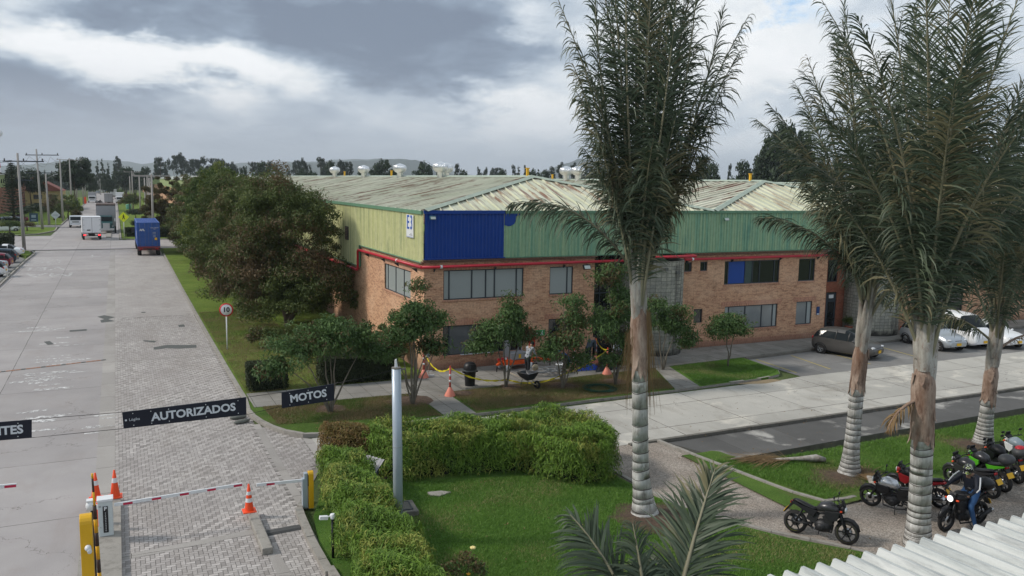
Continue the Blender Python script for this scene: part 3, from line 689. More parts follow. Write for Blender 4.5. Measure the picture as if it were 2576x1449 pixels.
for k in range(40):
    a = 2 * PI * k / 40; a2 = 2 * PI * (k + 1) / 40
    mb.add([(p.x + 1.55 * math.cos(q), p.y + 3.6 * math.sin(q), 0.017) if o_ else (p.x + 1.4 * math.cos(q), p.y + 3.3 * math.sin(q), 0.017) for q, o_ in ((a, 0), (a, 1), (a2, 1), (a2, 0))], [(0, 1, 2, 3)])
for (x, y, wx, wy) in ((232, 645, .16, 4.0), (241, 645, 1.2, .5), (127, 636, .9, .4), (190, 633, 1.2, .3), (250, 633, 1.4, .3), (282, 633, 1.4, .3), (320, 633, 1.2, .3), (75, 640, 1.5, .4), (68, 668, .8, .6)):
    p = G(x, y); zq = .0075 + x * 1e-5; mb.add([(p.x - wx / 2, p.y - wy / 2, zq), (p.x + wx / 2, p.y - wy / 2, zq), (p.x + wx / 2, p.y + wy / 2, zq), (p.x - wx / 2, p.y + wy / 2, zq)], [(0, 1, 2, 3)])
rr = random.Random(4)
for (x, y, wx, wy, k) in ((115, 835, 1.8, .35, 4), (150, 860, 1.4, .3, 3), (135, 905, 2.0, .3, 4), (135, 945, 2.2, .3, 6), (110, 965, 1.4, .35, 4), (110, 1070, 1.2, .25, 7), (250, 1075, 1.2, .2, 3), (95, 1045, 1.2, .3, 6), (250, 1040, 0.8, .2, 3)):
    for _ in range(k):
        p = G(x + rr.uniform(-30, 30), y + rr.uniform(-14, 14)); a, b = wx * rr.uniform(.2, .7), wy * rr.uniform(.3, 1)
        mb.add([(p.x - a, p.y - b / 2, 0.006 + _ * .0003), (p.x + a * .8, p.y - b / 2, 0.006 + _ * .0003), (p.x + a, p.y + b / 2, 0.006 + _ * .0003), (p.x - a * .9, p.y + b / 2, 0.006 + _ * .0003)], [(0, 1, 2, 3)])
struct('road_markings', mb, M_paint, fix=False)
# patched paving: dark patches and repair strips in the lanes
mb = MB(); M_patch = mat('dark_asphalt_patch', (0.10, 0.105, 0.10), 0.95, var=0.5, scale=6, bump=0.5)
for k, pl in enumerate(([(245, 797), (262, 793), (290, 798), (272, 803), (290, 808), (255, 812), (252, 806), (262, 803)], [(448, 818), (462, 816), (466, 822), (450, 823)], [(360, 856), (395, 858), (388, 862), (362, 859)],
        [(386, 874), (420, 868), (460, 868), (494, 868), (494, 875), (450, 877), (420, 876), (388, 880)], [(175, 831), (218, 828), (218, 832), (175, 835)], [(110, 860), (125, 858), (136, 866), (120, 868)], [(355, 785), (366, 785), (366, 787), (356, 787)], [(148, 1049), (160, 1046), (170, 1052), (152, 1060)][0:0])):
    if pl: mb.add([(*p, 0.006 + k * .0006) for p in px(pl)], [list(range(len(pl)))])
struct('asphalt_patches', mb, M_patch, fix=False)
mb = MB(); 
for i in range(22):
    a, b = G(-10 + i * 12.6, 937 - i * 1.46), G(-10 + i * 12.6 + 11.4, 937 - i * 1.46 - 1.3)
    mb.add([(a.x, a.y - .12, .012), (b.x, b.y - .12, .012), (b.x, b.y + .1, .012), (a.x, a.y + .1, .012)], [(0, 1, 2, 3)], 1 if i % 4 == 1 else 0)
struct('channel_grating', mb, [mat('rusty_grating', (0.30, 0.15, 0.09), 0.8, var=0.4, scale=5), M_patch], fix=False)
# islands of the entrance lane
slab([(-1.15, 4), (-0.22, 4), (-0.22, 25.55), (-0.5, 25.85), (-0.85, 25.8), (-1.15, 24.4)], -0.05, 0.16, 'entrance_island', M_kerb)
a = G(632, 1292, .18); b = G(668, 1385, .12)
tag(MB().box(((a.x + b.x) / 2 + .05, (a.y + b.y) / 2, 0.09), (0.26, (a - b).length, 0.18), rz=math.atan2((a - b).y, (a - b).x) - H).build('lane_divider', M_kerb, bevel=0.02), 'short concrete divider block under the twice banded cone in the paver lane', 'divider')
mb = MB(); a = G(668, 1343); b = G(755, 1327)
mb.prism([(-0.16, 0), (-0.1, 0.05), (0.1, 0.05), (0.16, 0)], 0, (b - a).length, 'y'); mb2 = MB(Matrix.Translation((a.x, a.y, 0)) @ Matrix.Rotation(math.atan2((b - a).y, (b - a).x) - H, 4, 'Z')); mb2.add(mb.v, mb.f)
tag(mb2.build('speed_bump', mat('dark_rubber_bump', (0.07, 0.07, 0.07), 0.8, var=.3, scale=8)), 'dark rubber speed bump between the divider block and the curved kerb', 'speed bump')
flat(px([(668, 1385), (690, 1380), (740, 1449), (700, 1449)]), 0.005, 'worn_strip', M_strip)
# bare soil rings under the palms and trees
def soil_disc(x, y, r_, z, k=0):
    mb = MB(); n = 26; rr = random.Random(k); ring = []
    for q in range(n): a = 2 * PI * q / n; ring.append((x + r_ * math.cos(a) * rr.uniform(.85, 1.12), y + r_ * math.sin(a) * rr.uniform(.85, 1.12), z))
    mb.add(ring + [(x, y, z + 0.12)], [(q, (q + 1) % n, n) for q in range(n)])
    struct('bare_soil', mb, M_soil, fix=False)
soil_disc(13.25, 18.35, 1.25, 0.052, 1); soil_disc(20.6, 18.6, 1.3, 0.06, 2); soil_disc(27.8, 19.1, 1.4, 0.07, 3)
for k, (x, y, r_) in enumerate(((10.9, 32.6, 1.0), (7.5, 32.6, .7), (18.1, 32.5, .8), (20.8, 32.3, .7), (15.8, 33.2, .6), (13.4, 32.9, .5), (8.5, 24.9, .8))): soil_disc(x, y, r_, GZ + .001 if y > 30 else .05, 10 + k)

# far hills, three ridges fading with distance (built before the haze box)
def hills(name, D_, prof, col, seed):
    rr = np.random.default_rng(seed); V = []; n = 140; rows = 6
    xs = np.linspace(prof[0][0], prof[-1][0], n)
    hs = np.interp(xs, [p[0] for p in prof], [p[1] for p in prof]) + rr.normal(size=n).cumsum() * 0.25 * 0
    for i, x in enumerate(xs):
        d = ray(x, 440); s_ = D_ / math.hypot(d.x, d.y); hh = pz = (CAM + ray(x, hs[i] + 1.6 * math.sin(i * .9) * math.sin(i * .37)) * s_).z
        for k in range(rows):
            f = k / (rows - 1); dd = D_ * (0.8 + 0.2 * f)
            V.append((d.x * s_ * dd / D_, d.y * s_ * dd / D_, -3 + (hh + 3) * (f ** 1.2) * (1 + (0 if f == 1 else .06 * math.sin(i * .6 + k * 2)))))
    Q = [(i * rows + k, (i + 1) * rows + k, (i + 1) * rows + k + 1, i * rows + k + 1) for i in range(n - 1) for k in range(rows - 1)]
    o = fastmesh(name, V, Q, mat(name + '_cover', col, 0.95, var=0.2, scale=0.004), smooth=True); o['kind'] = 'structure'
hills('far_hills', 5600, [(-300, 425), (60, 415), (210, 400), (300, 405), (360, 412), (430, 405), (520, 418), (640, 408), (760, 408), (860, 402), (940, 399), (1050, 402), (1090, 418), (1180, 440), (1300, 447)], (0.06, 0.08, 0.05), 1)
hills('near_hills', 3900, [(560, 440), (620, 420), (700, 412), (800, 410), (900, 405), (980, 400), (1045, 402), (1075, 415), (1110, 430), (1180, 447)], (0.04, 0.055, 0.035), 2)
hills('pointed_hill', 4300, [(1290, 455), (1380, 428), (1410, 414), (1440, 405), (1456, 398), (1478, 403), (1500, 400), (1560, 415), (1640, 440), (1720, 455), (2000, 460), (2576, 470), (2900, 470)], (0.04, 0.055, 0.04), 3)
# ------------------------------------------------------------------ the corner warehouse
BX, BY, BW = 13.2, 37.55, 17.15            # corner, front wall, width of one roof bay
EAVE, CLB, RIDGE = 7.86, 5.58, 9.6
WH = thing('brick_warehouse', 'long brick warehouse with green and yellow sheet upper walls and a ribbed hipped roof', 'building', (BX, BY, 0))
def wp(mb, name, m, parent=None, **k):
    """part of the warehouse, built in world coordinates"""
    o = mb.build(name, m, parent or WH, **k)
    if parent is None: o.matrix_parent_inverse = Matrix.Translation((-BX, -BY, 0))
    return o
def wall_grid(mb, u0, u1, z0, z1, holes, P, depth=0.16, mi=0, mis=None):
    """wall face with rectangular openings and their reveals; P(u, z, d) gives the point, d is depth behind the face"""
    us = sorted({u0, u1, *[h[0] for h in holes], *[h[1] for h in holes]}); zs = sorted({z0, z1, *[h[2] for h in holes], *[h[3] for h in holes]})
    for a, b in zip(us, us[1:]):
        for c_, d in zip(zs, zs[1:]):
            um, zm = (a + b) / 2, (c_ + d) / 2
            if any(h[0] < um < h[1] and h[2] < zm < h[3] for h in holes): continue
            mb.add([P(a, c_, 0), P(b, c_, 0), P(b, d, 0), P(a, d, 0)], [(0, 1, 2, 3)], mi)
    for a, b, c_, d in holes:
        for q in (((a, c_), (b, c_)), ((b, c_), (b, d)), ((b, d), (a, d)), ((a, d), (a, c_))):
            mb.add([P(*q[0], 0), P(*q[1], 0), P(*q[1], depth), P(*q[0], depth)], [(0, 1, 2, 3)], mi)
PF = lambda u, z, d: (u, BY + d, z)                # front wall, faces -Y
PS = lambda u, z, d: (BX + d, u, z)                # side wall, faces -X
# openings (left, right, bottom, top)
WU = [(14.19, 18.52, 3.56, 5.02), (20.02, 21.40, 3.58, 5.02), (28.51, 29.03, 4.50, 5.03), (29.61, 30.11, 4.51, 5.03), (31.35, 35.47, 3.66, 5.02), (36.97, 38.29, 3.66, 5.02)]
WL = [(14.17, 18.5, 0.80, 2.28), (20.01, 21.38, 0.76, 2.30), (31.5, 35.48, 1.0, 2.38), (36.96, 38.24, 1.0, 2.41), (29.3, 29.9, 1.55, 2.35)]
mb = MB()
wall_grid(mb, 13.2, 22.7, 0, CLB, [h for h in WU + WL if h[1] < 22.7], PF)
wall_grid(mb, 28.2, 39.3, 0, CLB, [h for h in WU + WL if h[0] > 28.2], PF)
SWU = [(39.58, 44.08, 3.38, 4.80)]
wall_grid(mb, BY, 48.9, 0, 5.45, SWU, PS)
wall_grid(mb, 48.9, 150, 0, 4.15, [], PS)
# entrance recess beside the round towers
for x0, x1 in ((22.7, 25.0), (39.3, 41.6)):
    mb.add([(x0, BY, 0), (x0, BY + 1.1, 0), (x0, BY + 1.1, CLB), (x0, BY, CLB)], [(0, 1, 2, 3)])
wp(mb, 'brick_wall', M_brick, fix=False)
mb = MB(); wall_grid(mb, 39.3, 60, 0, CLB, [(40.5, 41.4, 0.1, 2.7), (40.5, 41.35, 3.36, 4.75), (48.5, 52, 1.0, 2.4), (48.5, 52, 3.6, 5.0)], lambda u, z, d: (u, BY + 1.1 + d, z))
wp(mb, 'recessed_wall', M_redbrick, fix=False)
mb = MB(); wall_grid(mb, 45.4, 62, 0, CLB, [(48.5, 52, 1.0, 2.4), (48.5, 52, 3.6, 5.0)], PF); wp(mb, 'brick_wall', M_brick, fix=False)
# soldier courses over and under openings, plinth
for a, b, c_, d in WU[:2] + WU[4:] + WL[:4]:
    wp(MB().box(((a + b) / 2, BY - 0.006, d + 0.14), (b - a + 0.5, 0.03, 0.27)), 'lintel_course', M_soldier); wp(MB().box(((a + b) / 2, BY - 0.02, c_ - 0.04), (b - a + 0.1, 0.06, 0.075)), 'window_sill', M_soldier)
for a, b, c_, d in WU[2:4]: wp(MB().box(((a + b) / 2, BY - 0.006, d + 0.13), (b - a + 0.06, 0.03, 0.24)), 'lintel_course', M_soldier); wp(MB().box(((a + b) / 2, BY - 0.02, c_ - 0.04), (b - a + 0.08, 0.06, 0.07)), 'window_sill', M_soldier)
for a, b, c_, d in SWU: wp(MB().box((BX - 0.006, (a + b) / 2, d + 0.14), (0.03, b - a + 0.5, 0.27)), 'lintel_course', M_soldier); wp(MB().box((BX - 0.02, (a + b) / 2, c_ - 0.04), (0.06, b - a + 0.1, 0.075)), 'window_sill', M_soldier)
wp(MB().box((17.9, BY - 0.006, 0.27), (9.4, 0.03, 0.32)), 'plinth_course', M_soldier); wp(MB().box((33.75, BY - 0.006, 0.27), (11.1, 0.03, 0.32)), 'plinth_course', M_soldier)
# toothed tile course under the sheeting
M_tile = mat('weathered_tile_course', (0.23, 0.13, 0.09), 0.9, var=0.6, scale=7, dirt=0.6)
for x0, x1 in ((13.1, 22.7), (28.2, 39.25)):
    mb = MB(); x = x0
    while x < x1:
        mb.box((x + 0.11, BY - 0.05, CLB - 0.05), (0.19, 0.16, 0.06), rx=0.25); mb.box((x + 0.02, BY - 0.03, CLB - 0.14), (0.19, 0.13, 0.06), rx=0.25); x += 0.215
    wp(mb, 'tile_course', M_tile)
mb = MB()
for k in range(50): mb.box((BX - 0.05, BY + 0.1 + k * 0.225, 5.38), (0.16, 0.2, 0.06), ry=0.2)
wp(mb, 'tile_course', M_tile)
# windows
def window(a, b, c_, d, P, mull, glass, inner=None, parent=None):
    f = MB(); w_ = 0.05
    def bar(u0, u1, z0, z1, dd=0.05):
        vs = [P(u, z, q) for q in (dd, dd + 0.06) for u, z in ((u0, z0), (u1, z0), (u1, z1), (u0, z1))]
        f.add(vs, [(0, 1, 2, 3), (7, 6, 5, 4), (0, 4, 5, 1), (1, 5, 6, 2), (2, 6, 7, 3), (3, 7, 4, 0)])
    bar(a, b, c_, c_ + w_); bar(a, b, d - w_, d); bar(a, a + w_, c_ + w_, d - w_); bar(b - w_, b, c_ + w_, d - w_)
    for m_ in mull: bar(m_ - 0.03, m_ + 0.03, c_ + w_, d - w_, 0.047)
    fo = wp(f, 'window', M_wframe)
    edges = [a + w_] + list(mull) + [b - w_]
    for i, (u0, u1) in enumerate(zip(edges, edges[1:])):
        g = MB().add([P(u0, c_ + w_, 0.08), P(u1, c_ + w_, 0.08), P(u1, d - w_, 0.08), P(u0, d - w_, 0.08)], [(0, 1, 2, 3)])
        go = g.build('pane', glass[i] if isinstance(glass, (list, tuple)) else glass, fo, fix=False)
    # a shallow dark room behind
    return fo
window(*WU[0], PF, (14.50, 15.70, 16.45, 16.93, 18.14), [M_glass if False else M_frost] * 6)
window(*WU[1], PF, (21.07,), M_frost)
window(*WU[2], PF, (28.92,), M_glass); window(*WU[3], PF, (29.95,), M_glass)
M_clear = mat('clear_window_glass', (0.9, 0.93, 0.95), 0.03, var=0.0, trans=1.0, spec=0.5)
window(*WU[4], PF, (31.65, 32.9, 33.45, 33.98, 35.1), [M_glass, mat('blue_board_behind_glass', (0.012, 0.06, 0.30), 0.25, var=.1), mat('grey_board_behind_glass', (0.05, 0.08, 0.08), 0.25), M_glass, M_glass, M_glass])
window(*WU[5], PF, (37.95,), M_glass)
M_refl = mat('blind_mirroring_the_yard', (0.22, 0.235, 0.235), 0.10, var=0.35, scale=0.7, spec=0.7)
window(*WL[0], PF, (14.51, 16.0), [M_glass, mat('pale_wall_behind_glass', (0.10, 0.11, 0.12), 0.15, var=0.3, scale=2), M_glass])
window(*WL[1], PF, (20.7,), M_glass)
window(*WL[2], PF, (31.83, 33.05, 34.3, 35.15), [M_frost, M_refl, M_refl, M_refl, M_frost])
window(*WL[3], PF, (37.85,), [M_refl, M_frost]); window(*WL[4], PF, (), M_glass)
window(*SWU[0], PS, (40.8, 42.2, 43.6), M_frost)
window(40.5, 41.35, 3.36, 4.75, lambda u, z, d: (u, BY + 1.1 + d, z), (40.95,), M_glass)
for z0, z1 in ((1.0, 2.4), (3.6, 5.0)): window(48.5, 52, z0, z1, PF, (49.5, 50.7), M_glass)
wp(MB().box((19.4, BY - 0.03, 1.9), (0.02, 0.02, 0.02)), 'bracket', M_wframe) if False else None
# table and blue chairs seen through the lower window stay as dark shapes: a sill board with paper outside
wp(MB().box((16.0, BY - 0.02, 0.80), (1.8, 0.12, 0.03)), 'window_board', mat('pale_board', (0.5, 0.52, 0.53), 0.6))
# door in the recess with its light, and the entrance beside the first tower
d_ = wp(MB().box((40.95, BY + 1.16, 1.36), (0.86, 0.06, 2.56)), 'door', M_wframe)
MB().box((40.95, BY + 1.12, 2.42), (0.4, 0.02, 0.22)).build('door_notice', M_white, d_); MB().box((40.97, BY + 1.12, 1.1), (0.5, 0.015, 1.9)).build('pane', M_glass, d_)
MB().box((40.97, BY + 1.1, 1.0), (0.6, 0.03, 0.06)).build('rail', M_black, d_)
mb = MB(); mb.box((23.85, BY + 1.0, 2.8), (2.3, 0.05, 5.55)); e_ = wp(mb, 'entrance_glazing', M_glass)
mb = MB()
for u in (22.75, 23.6, 24.3, 24.95): mb.box((u, BY + 0.95, 2.8), (0.05, 0.06, 5.5))
for z in (2.3, 3.4, 4.68): mb.box((23.85, BY + 0.93, z), (2.3, 0.05, 0.06))
mb.build('glazing_frame', M_wframe, e_)
# round concrete block towers
m, t_, b_, P_ = newmat('split_face_block')
sp_ = t_.node('ShaderNodeSeparateXYZ'); tco = t_.node('ShaderNodeTexCoord'); t_.put(sp_.inputs[0], tco.outputs['Object'])
cb_ = t_.node('ShaderNodeCombineXYZ'); t_.put(cb_.inputs[0], t_.math('MULTIPLY', t_.math('ARCTAN2', sp_.outputs[1], sp_.outputs[0]), 1.75)); t_.put(cb_.inputs[1], sp_.outputs[2])
br_ = t_.node('ShaderNodeTexBrick'); br_.offset = 0; t_.put(br_.inputs['Vector'], cb_.outputs[0]); br_.inputs['Scale'].default_value = 1; br_.inputs['Brick Width'].default_value = 0.3; br_.inputs['Row Height'].default_value = 0.2
br_.inputs['Mortar Size'].default_value = 0.012; br_.inputs['Color1'].default_value = (0.36, 0.35, 0.29, 1); br_.inputs['Color2'].default_value = (0.25, 0.25, 0.22, 1); br_.inputs['Mortar'].default_value = (0.15, 0.145, 0.12, 1)
c_ = t_.mix(t_.mapr(t_.noise(t_.mapping(P_, (1, 1, 0.25)), 1.6, 5, 0.7), 0.52, 0.7, 0, 0.85), br_.outputs[0], (0.05, 0.05, 0.045))
c_ = t_.mix(t_.mapr(t_.math('ADD', sp_.outputs[2], t_.math('MULTIPLY', t_.noise(P_, 2.5, 4), 0.8)), 0.95, 0.6), c_, (0.04, 0.038, 0.033))
c_ = t_.mix(1.0, c_, t_.mapr(t_.noise(P_, 9, 3), 0.3, 0.7, 0.8, 1.2), 'MULTIPLY')
t_.put(b_.inputs['Base Color'], c_); b_.inputs['Roughness'].default_value = 0.95; t_.put(b_.inputs['Normal'], t_.bump(br_.outputs['Fac'], -0.6, 0.02)); M_block = m
for cx in (26.6, 43.6):
    mb = MB(); mb.lathe([(1.72, 0), (1.72, 5.25)], 40, (0, 0, 0), smooth=True); mb.lathe([(1.72, 5.25), (1.62, 5.25), (1.62, 5.0), (0.01, 5.0)], 40, mi=1)
    o = mb.build('round_tower', [M_block, M_kerbd], WH, fix=True); o.location = (cx - BX, 0.35, 0)
    mb = MB()
    for k in range(1, 22): mb.box((0.55, -1.70, k * 0.235), (0.30, 0.02, 0.02))
    for dx in (-0.15, 0.15): mb.box((0.55 + dx, -1.70, 2.6), (0.018, 0.018, 5.0))
    mb.build('wall_ladder', M_kerbd, o)
    mb = MB(); mb.box((0.45, -1.72, 4.65), (0.22, 0.14, 0.16)); mb.box((-0.3, -1.74, 4.85), (0.18, 0.1, 0.16)); mb.build('wall_lamp', mat('weathered_lamp_body', (0.12, 0.12, 0.11), 0.7), o)
# corrugated upper walls
def corr(u0, u1, zb, zt, P, pitch=0.19, amp=0.035):
    mb = MB(); V = []; u = u0
    prof = []
    while u < u1:
        for du, dd in ((0, 0), (0.06, 0), (0.085, -amp), (0.145, -amp), (0.17, 0)):
            if u + du <= u1: prof.append((u + du, dd))
        u += pitch
    prof.append((u1, 0))
    V = [P(a, z, d - 0.06) for a, d in prof for z in (zb, zt)]; k = len(prof)
    mb.add(V, [(2 * i, 2 * i + 2, 2 * i + 3, 2 * i + 1) for i in range(k - 1)])
    return mb
wp(corr(13.2, 17.35, CLB, EAVE, PF), 'blue_sheeting', M_clad_b, fix=False)
wp(corr(17.36, 62, CLB, EAVE, PF), 'green_sheeting', M_clad_g, fix=False)
wp(corr(BY - 0.06, 48.9, 5.40, EAVE - .04, PS), 'yellow_sheeting', M_clad_y, fix=False)
wp(corr(48.9, 150, 4.12, EAVE - .04, PS), 'yellow_sheeting', M_clad_y, fix=False)
# paint patch brushed onto the green sheeting
mb = MB(); rr = random.Random(3); pts = [(17.37, 7.83), (18.2, 7.83), (18.22, 7.7), (17.98, 7.62), (17.96, 7.4), (17.9, 7.25), (17.7, 7.15), (17.55, 7.14), (17.37, 7.2)]
mb.add([(a, BY - 0.104, b) for a, b in pts], [list(range(len(pts)))]); wp(mb, 'paint_patch', M_clad_b, fix=False)
mb = MB()
for y0_, z0_ in ((51.5, 5.55), (57.6, 5.5)):
    mb.box((BX - .12, y0_ + .35, z0_ + .42), (.05, .74, .84), mi=1)
    for q_ in range(8): mb.box((BX - .16, y0_ + .35, z0_ + .07 + q_ * .1), (.05, .66, .03), ry=.6)
wp(mb, 'louvre', [mat('rusty_louvre', (.30, .20, .15), .8, var=.3, scale=5), M_wframe])
# trims and gutters
for z_, h_ in ((EAVE - .02, .16), (CLB + .01, .05)): wp(MB().box(((13.2 + 17.35) / 2, BY - 0.11, z_), (4.25, 0.10, h_)), 'trim', M_clad_b)
for c__, d__ in ((((17.36 + 62) / 2, BY - 0.11, EAVE - 0.02), (62 - 17.36, 0.10, 0.14)), (((17.36 + 62) / 2, BY - 0.1, CLB), (62 - 17.36, 0.10, 0.05)), ((BX - 0.11, (BY + 150) / 2, EAVE - 0.05), (0.10, 150 - BY, 0.17)), ((BX - 0.1, (BY + 48.9) / 2, 5.41), (0.1, 48.9 - BY, 0.05)), ((BX - 0.1, 99.45, 4.13), (0.1, 101.1, 0.05)), ((BX - 0.1, 48.9, 4.78), (0.1, 0.06, 1.3))): wp(MB().box(c__, d__), 'trim', M_trim_g)
# roof: hipped bays, ridges along Y, sheets with raised ribs
HIPY = BY + 5.6
def roof_bay(x0, x1, k):
    xm = (x0 + x1) / 2; Y1 = 150.0; e = EAVE; r = RIDGE
    mb = MB()
    mb.add([(x0, BY - .1, e), (xm, HIPY, r), (xm, Y1, r), (x0, Y1, e)], [(0, 1, 2, 3)], 0); mb.add([(x1, BY - .1, e), (x1, Y1, e), (xm, Y1, r), (xm, HIPY, r)], [(0, 1, 2, 3)], 0)
    mb.add([(x0, BY - .1, e), (x1, BY - .1, e), (xm, HIPY, r)], [(0, 1, 2)], 1)
    ro = wp(mb, 'roof', [M_roof_x, M_roof_y], fix=False)
    ribs = MB(); hw = xm - x0; sl = (r - e) / hw; slf = (r - e) / (HIPY - BY + .1)
    def rib(a, b, w_, h_, ax, mi=0):
        a, b = Vector(a), Vector(b); n_ = Vector((0, 0, 1))
        s_ = (b - a).cross(n_).normalized() * w_ / 2
        ribs.add([a - s_, a + s_, b + s_, b - s_, a - s_ * .6 + n_ * h_, a + s_ * .6 + n_ * h_, b + s_ * .6 + n_ * h_, b - s_ * .6 + n_ * h_], [(4, 5, 6, 7), (0, 1, 5, 4), (2, 3, 7, 6), (1, 2, 6, 5), (3, 0, 4, 7)], mi)
    RB_ = {}
    y = BY + 0.35
    while y < Y1:
        f = min(1, (y - BY + .1) / (HIPY - BY + .1))
        for sx in (-1, 1):
            ribs = RB_.setdefault(sx, MB()); xe = x0 if sx < 0 else x1; xt = xe - sx * hw * f
            rib((xe, y, e), (xt, y, e + (r - e) * f), 0.11, 0.085, 'x', 0)
        y += 0.78
    ribs = RB_.setdefault(0, MB()); x = x0 + 0.3
    while x < x1:
        f = 1 - abs(x - xm) / hw
        rib((x, BY - .1, e), (x, BY - .1 + (HIPY - BY + .1) * f, e + (r - e) * f), 0.07, 0.085, 'y', 1)
        x += 0.62
    for rb_ in RB_.values(): rb_.build('roof_ribs', [M_roof_x, M_roof_y], ro, fix=False)
    cp = MB()
    for a, b in (((x0, BY - .12, e), (xm, HIPY, r)), ((x1, BY - .12, e), (xm, HIPY, r)), ((xm, HIPY, r), (xm, Y1, r))):
        a, b = Vector(a), Vector(b); s_ = (b - a).cross(Vector((0, 0, 1))).normalized() * 0.24; u = Vector((0, 0, 0.09))
        cp.add([a - s_ + u * .3, a + u * 1.5, a + s_ + u * .3, b - s_ + u * .3, b + u * 1.5, b + s_ + u * .3], [(0, 1, 4, 3), (1, 2, 5, 4)])
    cp.build('ridge_cap', M_flash, ro, fix=False)
    for k_ in range(16):
        yy = BY + .4
    return ro
for k in range(4): roof_bay(BX - .05 + BW * k, BX - .05 + BW * (k + 1), k)
# red fire main along the walls, with brackets
mb = MB(); PX = BY - 0.2
mb.tube([(BX - 0.2, 48.8, 5.15), (BX - 0.2, PX, 5.22)], 0.075, 10); mb.tube([(BX - 0.2, 48.8, 5.15), (BX - 0.2, 48.95, 5.05), (BX - 0.2, 48.95, 4.0), (BX - 0.2, 49.1, 3.92), (BX - 0.2, 90, 3.92)], 0.075, 10)
mb.tube([(BX - 0.2, PX, 5.22), (24.7, PX, 5.26)], 0.075, 10); mb.tube([(24.7, PX, 5.26), (24.8, PX - 1.3, 5.52), (28.1, PX - 1.3, 5.52), (28.32, PX - .2, 5.5), (28.35, PX, 5.4), (28.35, PX, 5.22), (39.1, PX, 5.22)], 0.075, 10); mb.tube([(39.1, PX, 5.22), (39.35, PX + 1.1, 5.22), (41.8, PX + 1.1, 5.22)], 0.075, 10)
po = wp(mb, 'fire_main', M_redpipe)
mb = MB()
for x in (13.7, 16.9, 20.8, 22.2, 28.6, 31.8, 35.4, 38.4): mb.prism([(BY - 0.01, 5.12), (PX - 0.05, 5.12), (BY - 0.01, 4.95)], x - 0.02, x + 0.02, 'x')
for y in (38.6, 41.5, 44.0, 47.2, 52, 57): z = 5.05 if y < 48.9 else 3.82; mb.prism([(BX - 0.01, z), (BX - 0.27, z), (BX - 0.01, z - 0.2)], y - 0.02, y + 0.02, 'y')
mb.build('pipe_bracket', M_wframe, po)
mb = MB()
for p in ((14.0, PX, 5.22), (28.9, PX, 5.22)): mb.ball(p, (0.13, 0.09, 0.09), 8)
for p in ((BX - .2, 41.2, 5.2), (BX - .2, 50.6, 3.92)): mb.ball(p, (0.09, 0.13, 0.09), 8)
mb.build('pipe_clamp', M_white, po)
# things fixed to the walls
def on_front(name, label, cat, mb, m, **k): o = mb.build(name, m, **k); tag(o, label, cat); return o
# E3 board on the side wall
t1 = thing('building_sign', 'white board reading E3 in blue at the yellow corner of the warehouse', 'sign', (BX - 0.14, 39.25, 7.08))
MB().box((0, 0, 0), (0.04, 1.06, 1.12)).build('board', M_white, t1, bevel=0.01)
FM = frame_mat((-0.03, -0.02, 0.16), (0, -1, 0), (-1, 0, 0))
text_mb('3', 0.98, FM @ Matrix.Translation((.25, 0, 0)), text_mb('E', 0.98, FM @ Matrix.Translation((-.25, 0, 0)), bold=0.006, squeeze=0.74, depth=0.006), bold=0.006, squeeze=0.74, depth=0.006).build('letters', mat('sign_blue', (0.01, 0.09, 0.42), 0.4), t1)
text_mb('Zona Franca', 0.11, frame_mat((-0.03, -0.15, -0.42), (0, -1, 0), (-1, 0, 0)), depth=0.004).build('small_lettering', M_wframe, t1) if False else None
mb = MB(); mb.box((-0.028, -0.18, -0.42), (0.008, 0.46, 0.03)); mb.box((-0.028, -0.22, -0.36), (0.008, 0.1, 0.05)); mb.build('small_mark', M_grey, t1)
MB().box((-0.027, 0, -0.52), (0.008, 1.0, 0.015)).build('rule', mat('sign_blue', (0, 0, 0)), t1)
def floodlight(x, z, label, col, s=1.0, y=BY):
    t = thing('floodlight', label, 'light', (x, y - 0.14, z), 0)
    MB().box((0, -0.22, 0), (0.42 * s, 0.1, 0.26 * s), rx=-0.5).build('housing', col, t, bevel=0.015)
    MB().box((0, -0.28, -0.01), (0.34 * s, 0.03, 0.18 * s), rx=-0.5).build('lens', mat('lamp_lens', (0.5, 0.53, 0.5), 0.15), t)
    MB().tube([(0, 0, 0.02), (0, -0.2, 0.02)], 0.025, 6).build('arm', M_wframe, t)
floodlight(13.5, 7.58, 'small blue floodlight high on the blue sheeting beside the E3 board', mat('green_lamp', (0.02, 0.10, 0.13), 0.5), 0.7)
floodlight(22.0, 5.0, 'black floodlight under the red pipe right of the narrow blinded window', M_black)
floodlight(31.0, 7.45, 'green painted floodlight high on the green sheeting', M_trim_g, 0.8)
floodlight(39.15, 5.42, 'white square lamp at the end of the brick front', M_white, 0.8)
t1 = thing('emergency_exit_sign', 'green assembly and exit sign on the brick wall above the orange machine', 'sign', (19.45, BY - 0.03, 1.62))
MB().box((0, 0, 0), (0.66, 0.02, 0.30)).build('board', mat('safety_green', (0.01, 0.30, 0.08), 0.4), t1)
mb = MB(); mb.box((0.16, -0.014, 0.0), (0.04, 0.006, 0.12), ry=0.3); mb.ball((0.19, -0.014, 0.09), (0.025, 0.005, 0.025), 8); mb.box((0.12, -0.014, -0.07), (0.03, 0.006, 0.1), ry=0.7); mb.box((0.2, -0.014, -0.07), (0.03, 0.006, 0.1), ry=-0.4); mb.box((-0.12, -0.014, 0), (0.2, 0.006, 0.04)); mb.prism([(-0.28, 0), (-0.2, 0.05), (-0.2, -0.05)], -0.017, -0.011, 'y')
mb.build('pictogram', M_white, t1)
t1 = thing('wall_notice', 'small dark blue notice beside the mirrored window and black door', 'sign', (38.72, BY - 0.03, 1.78))
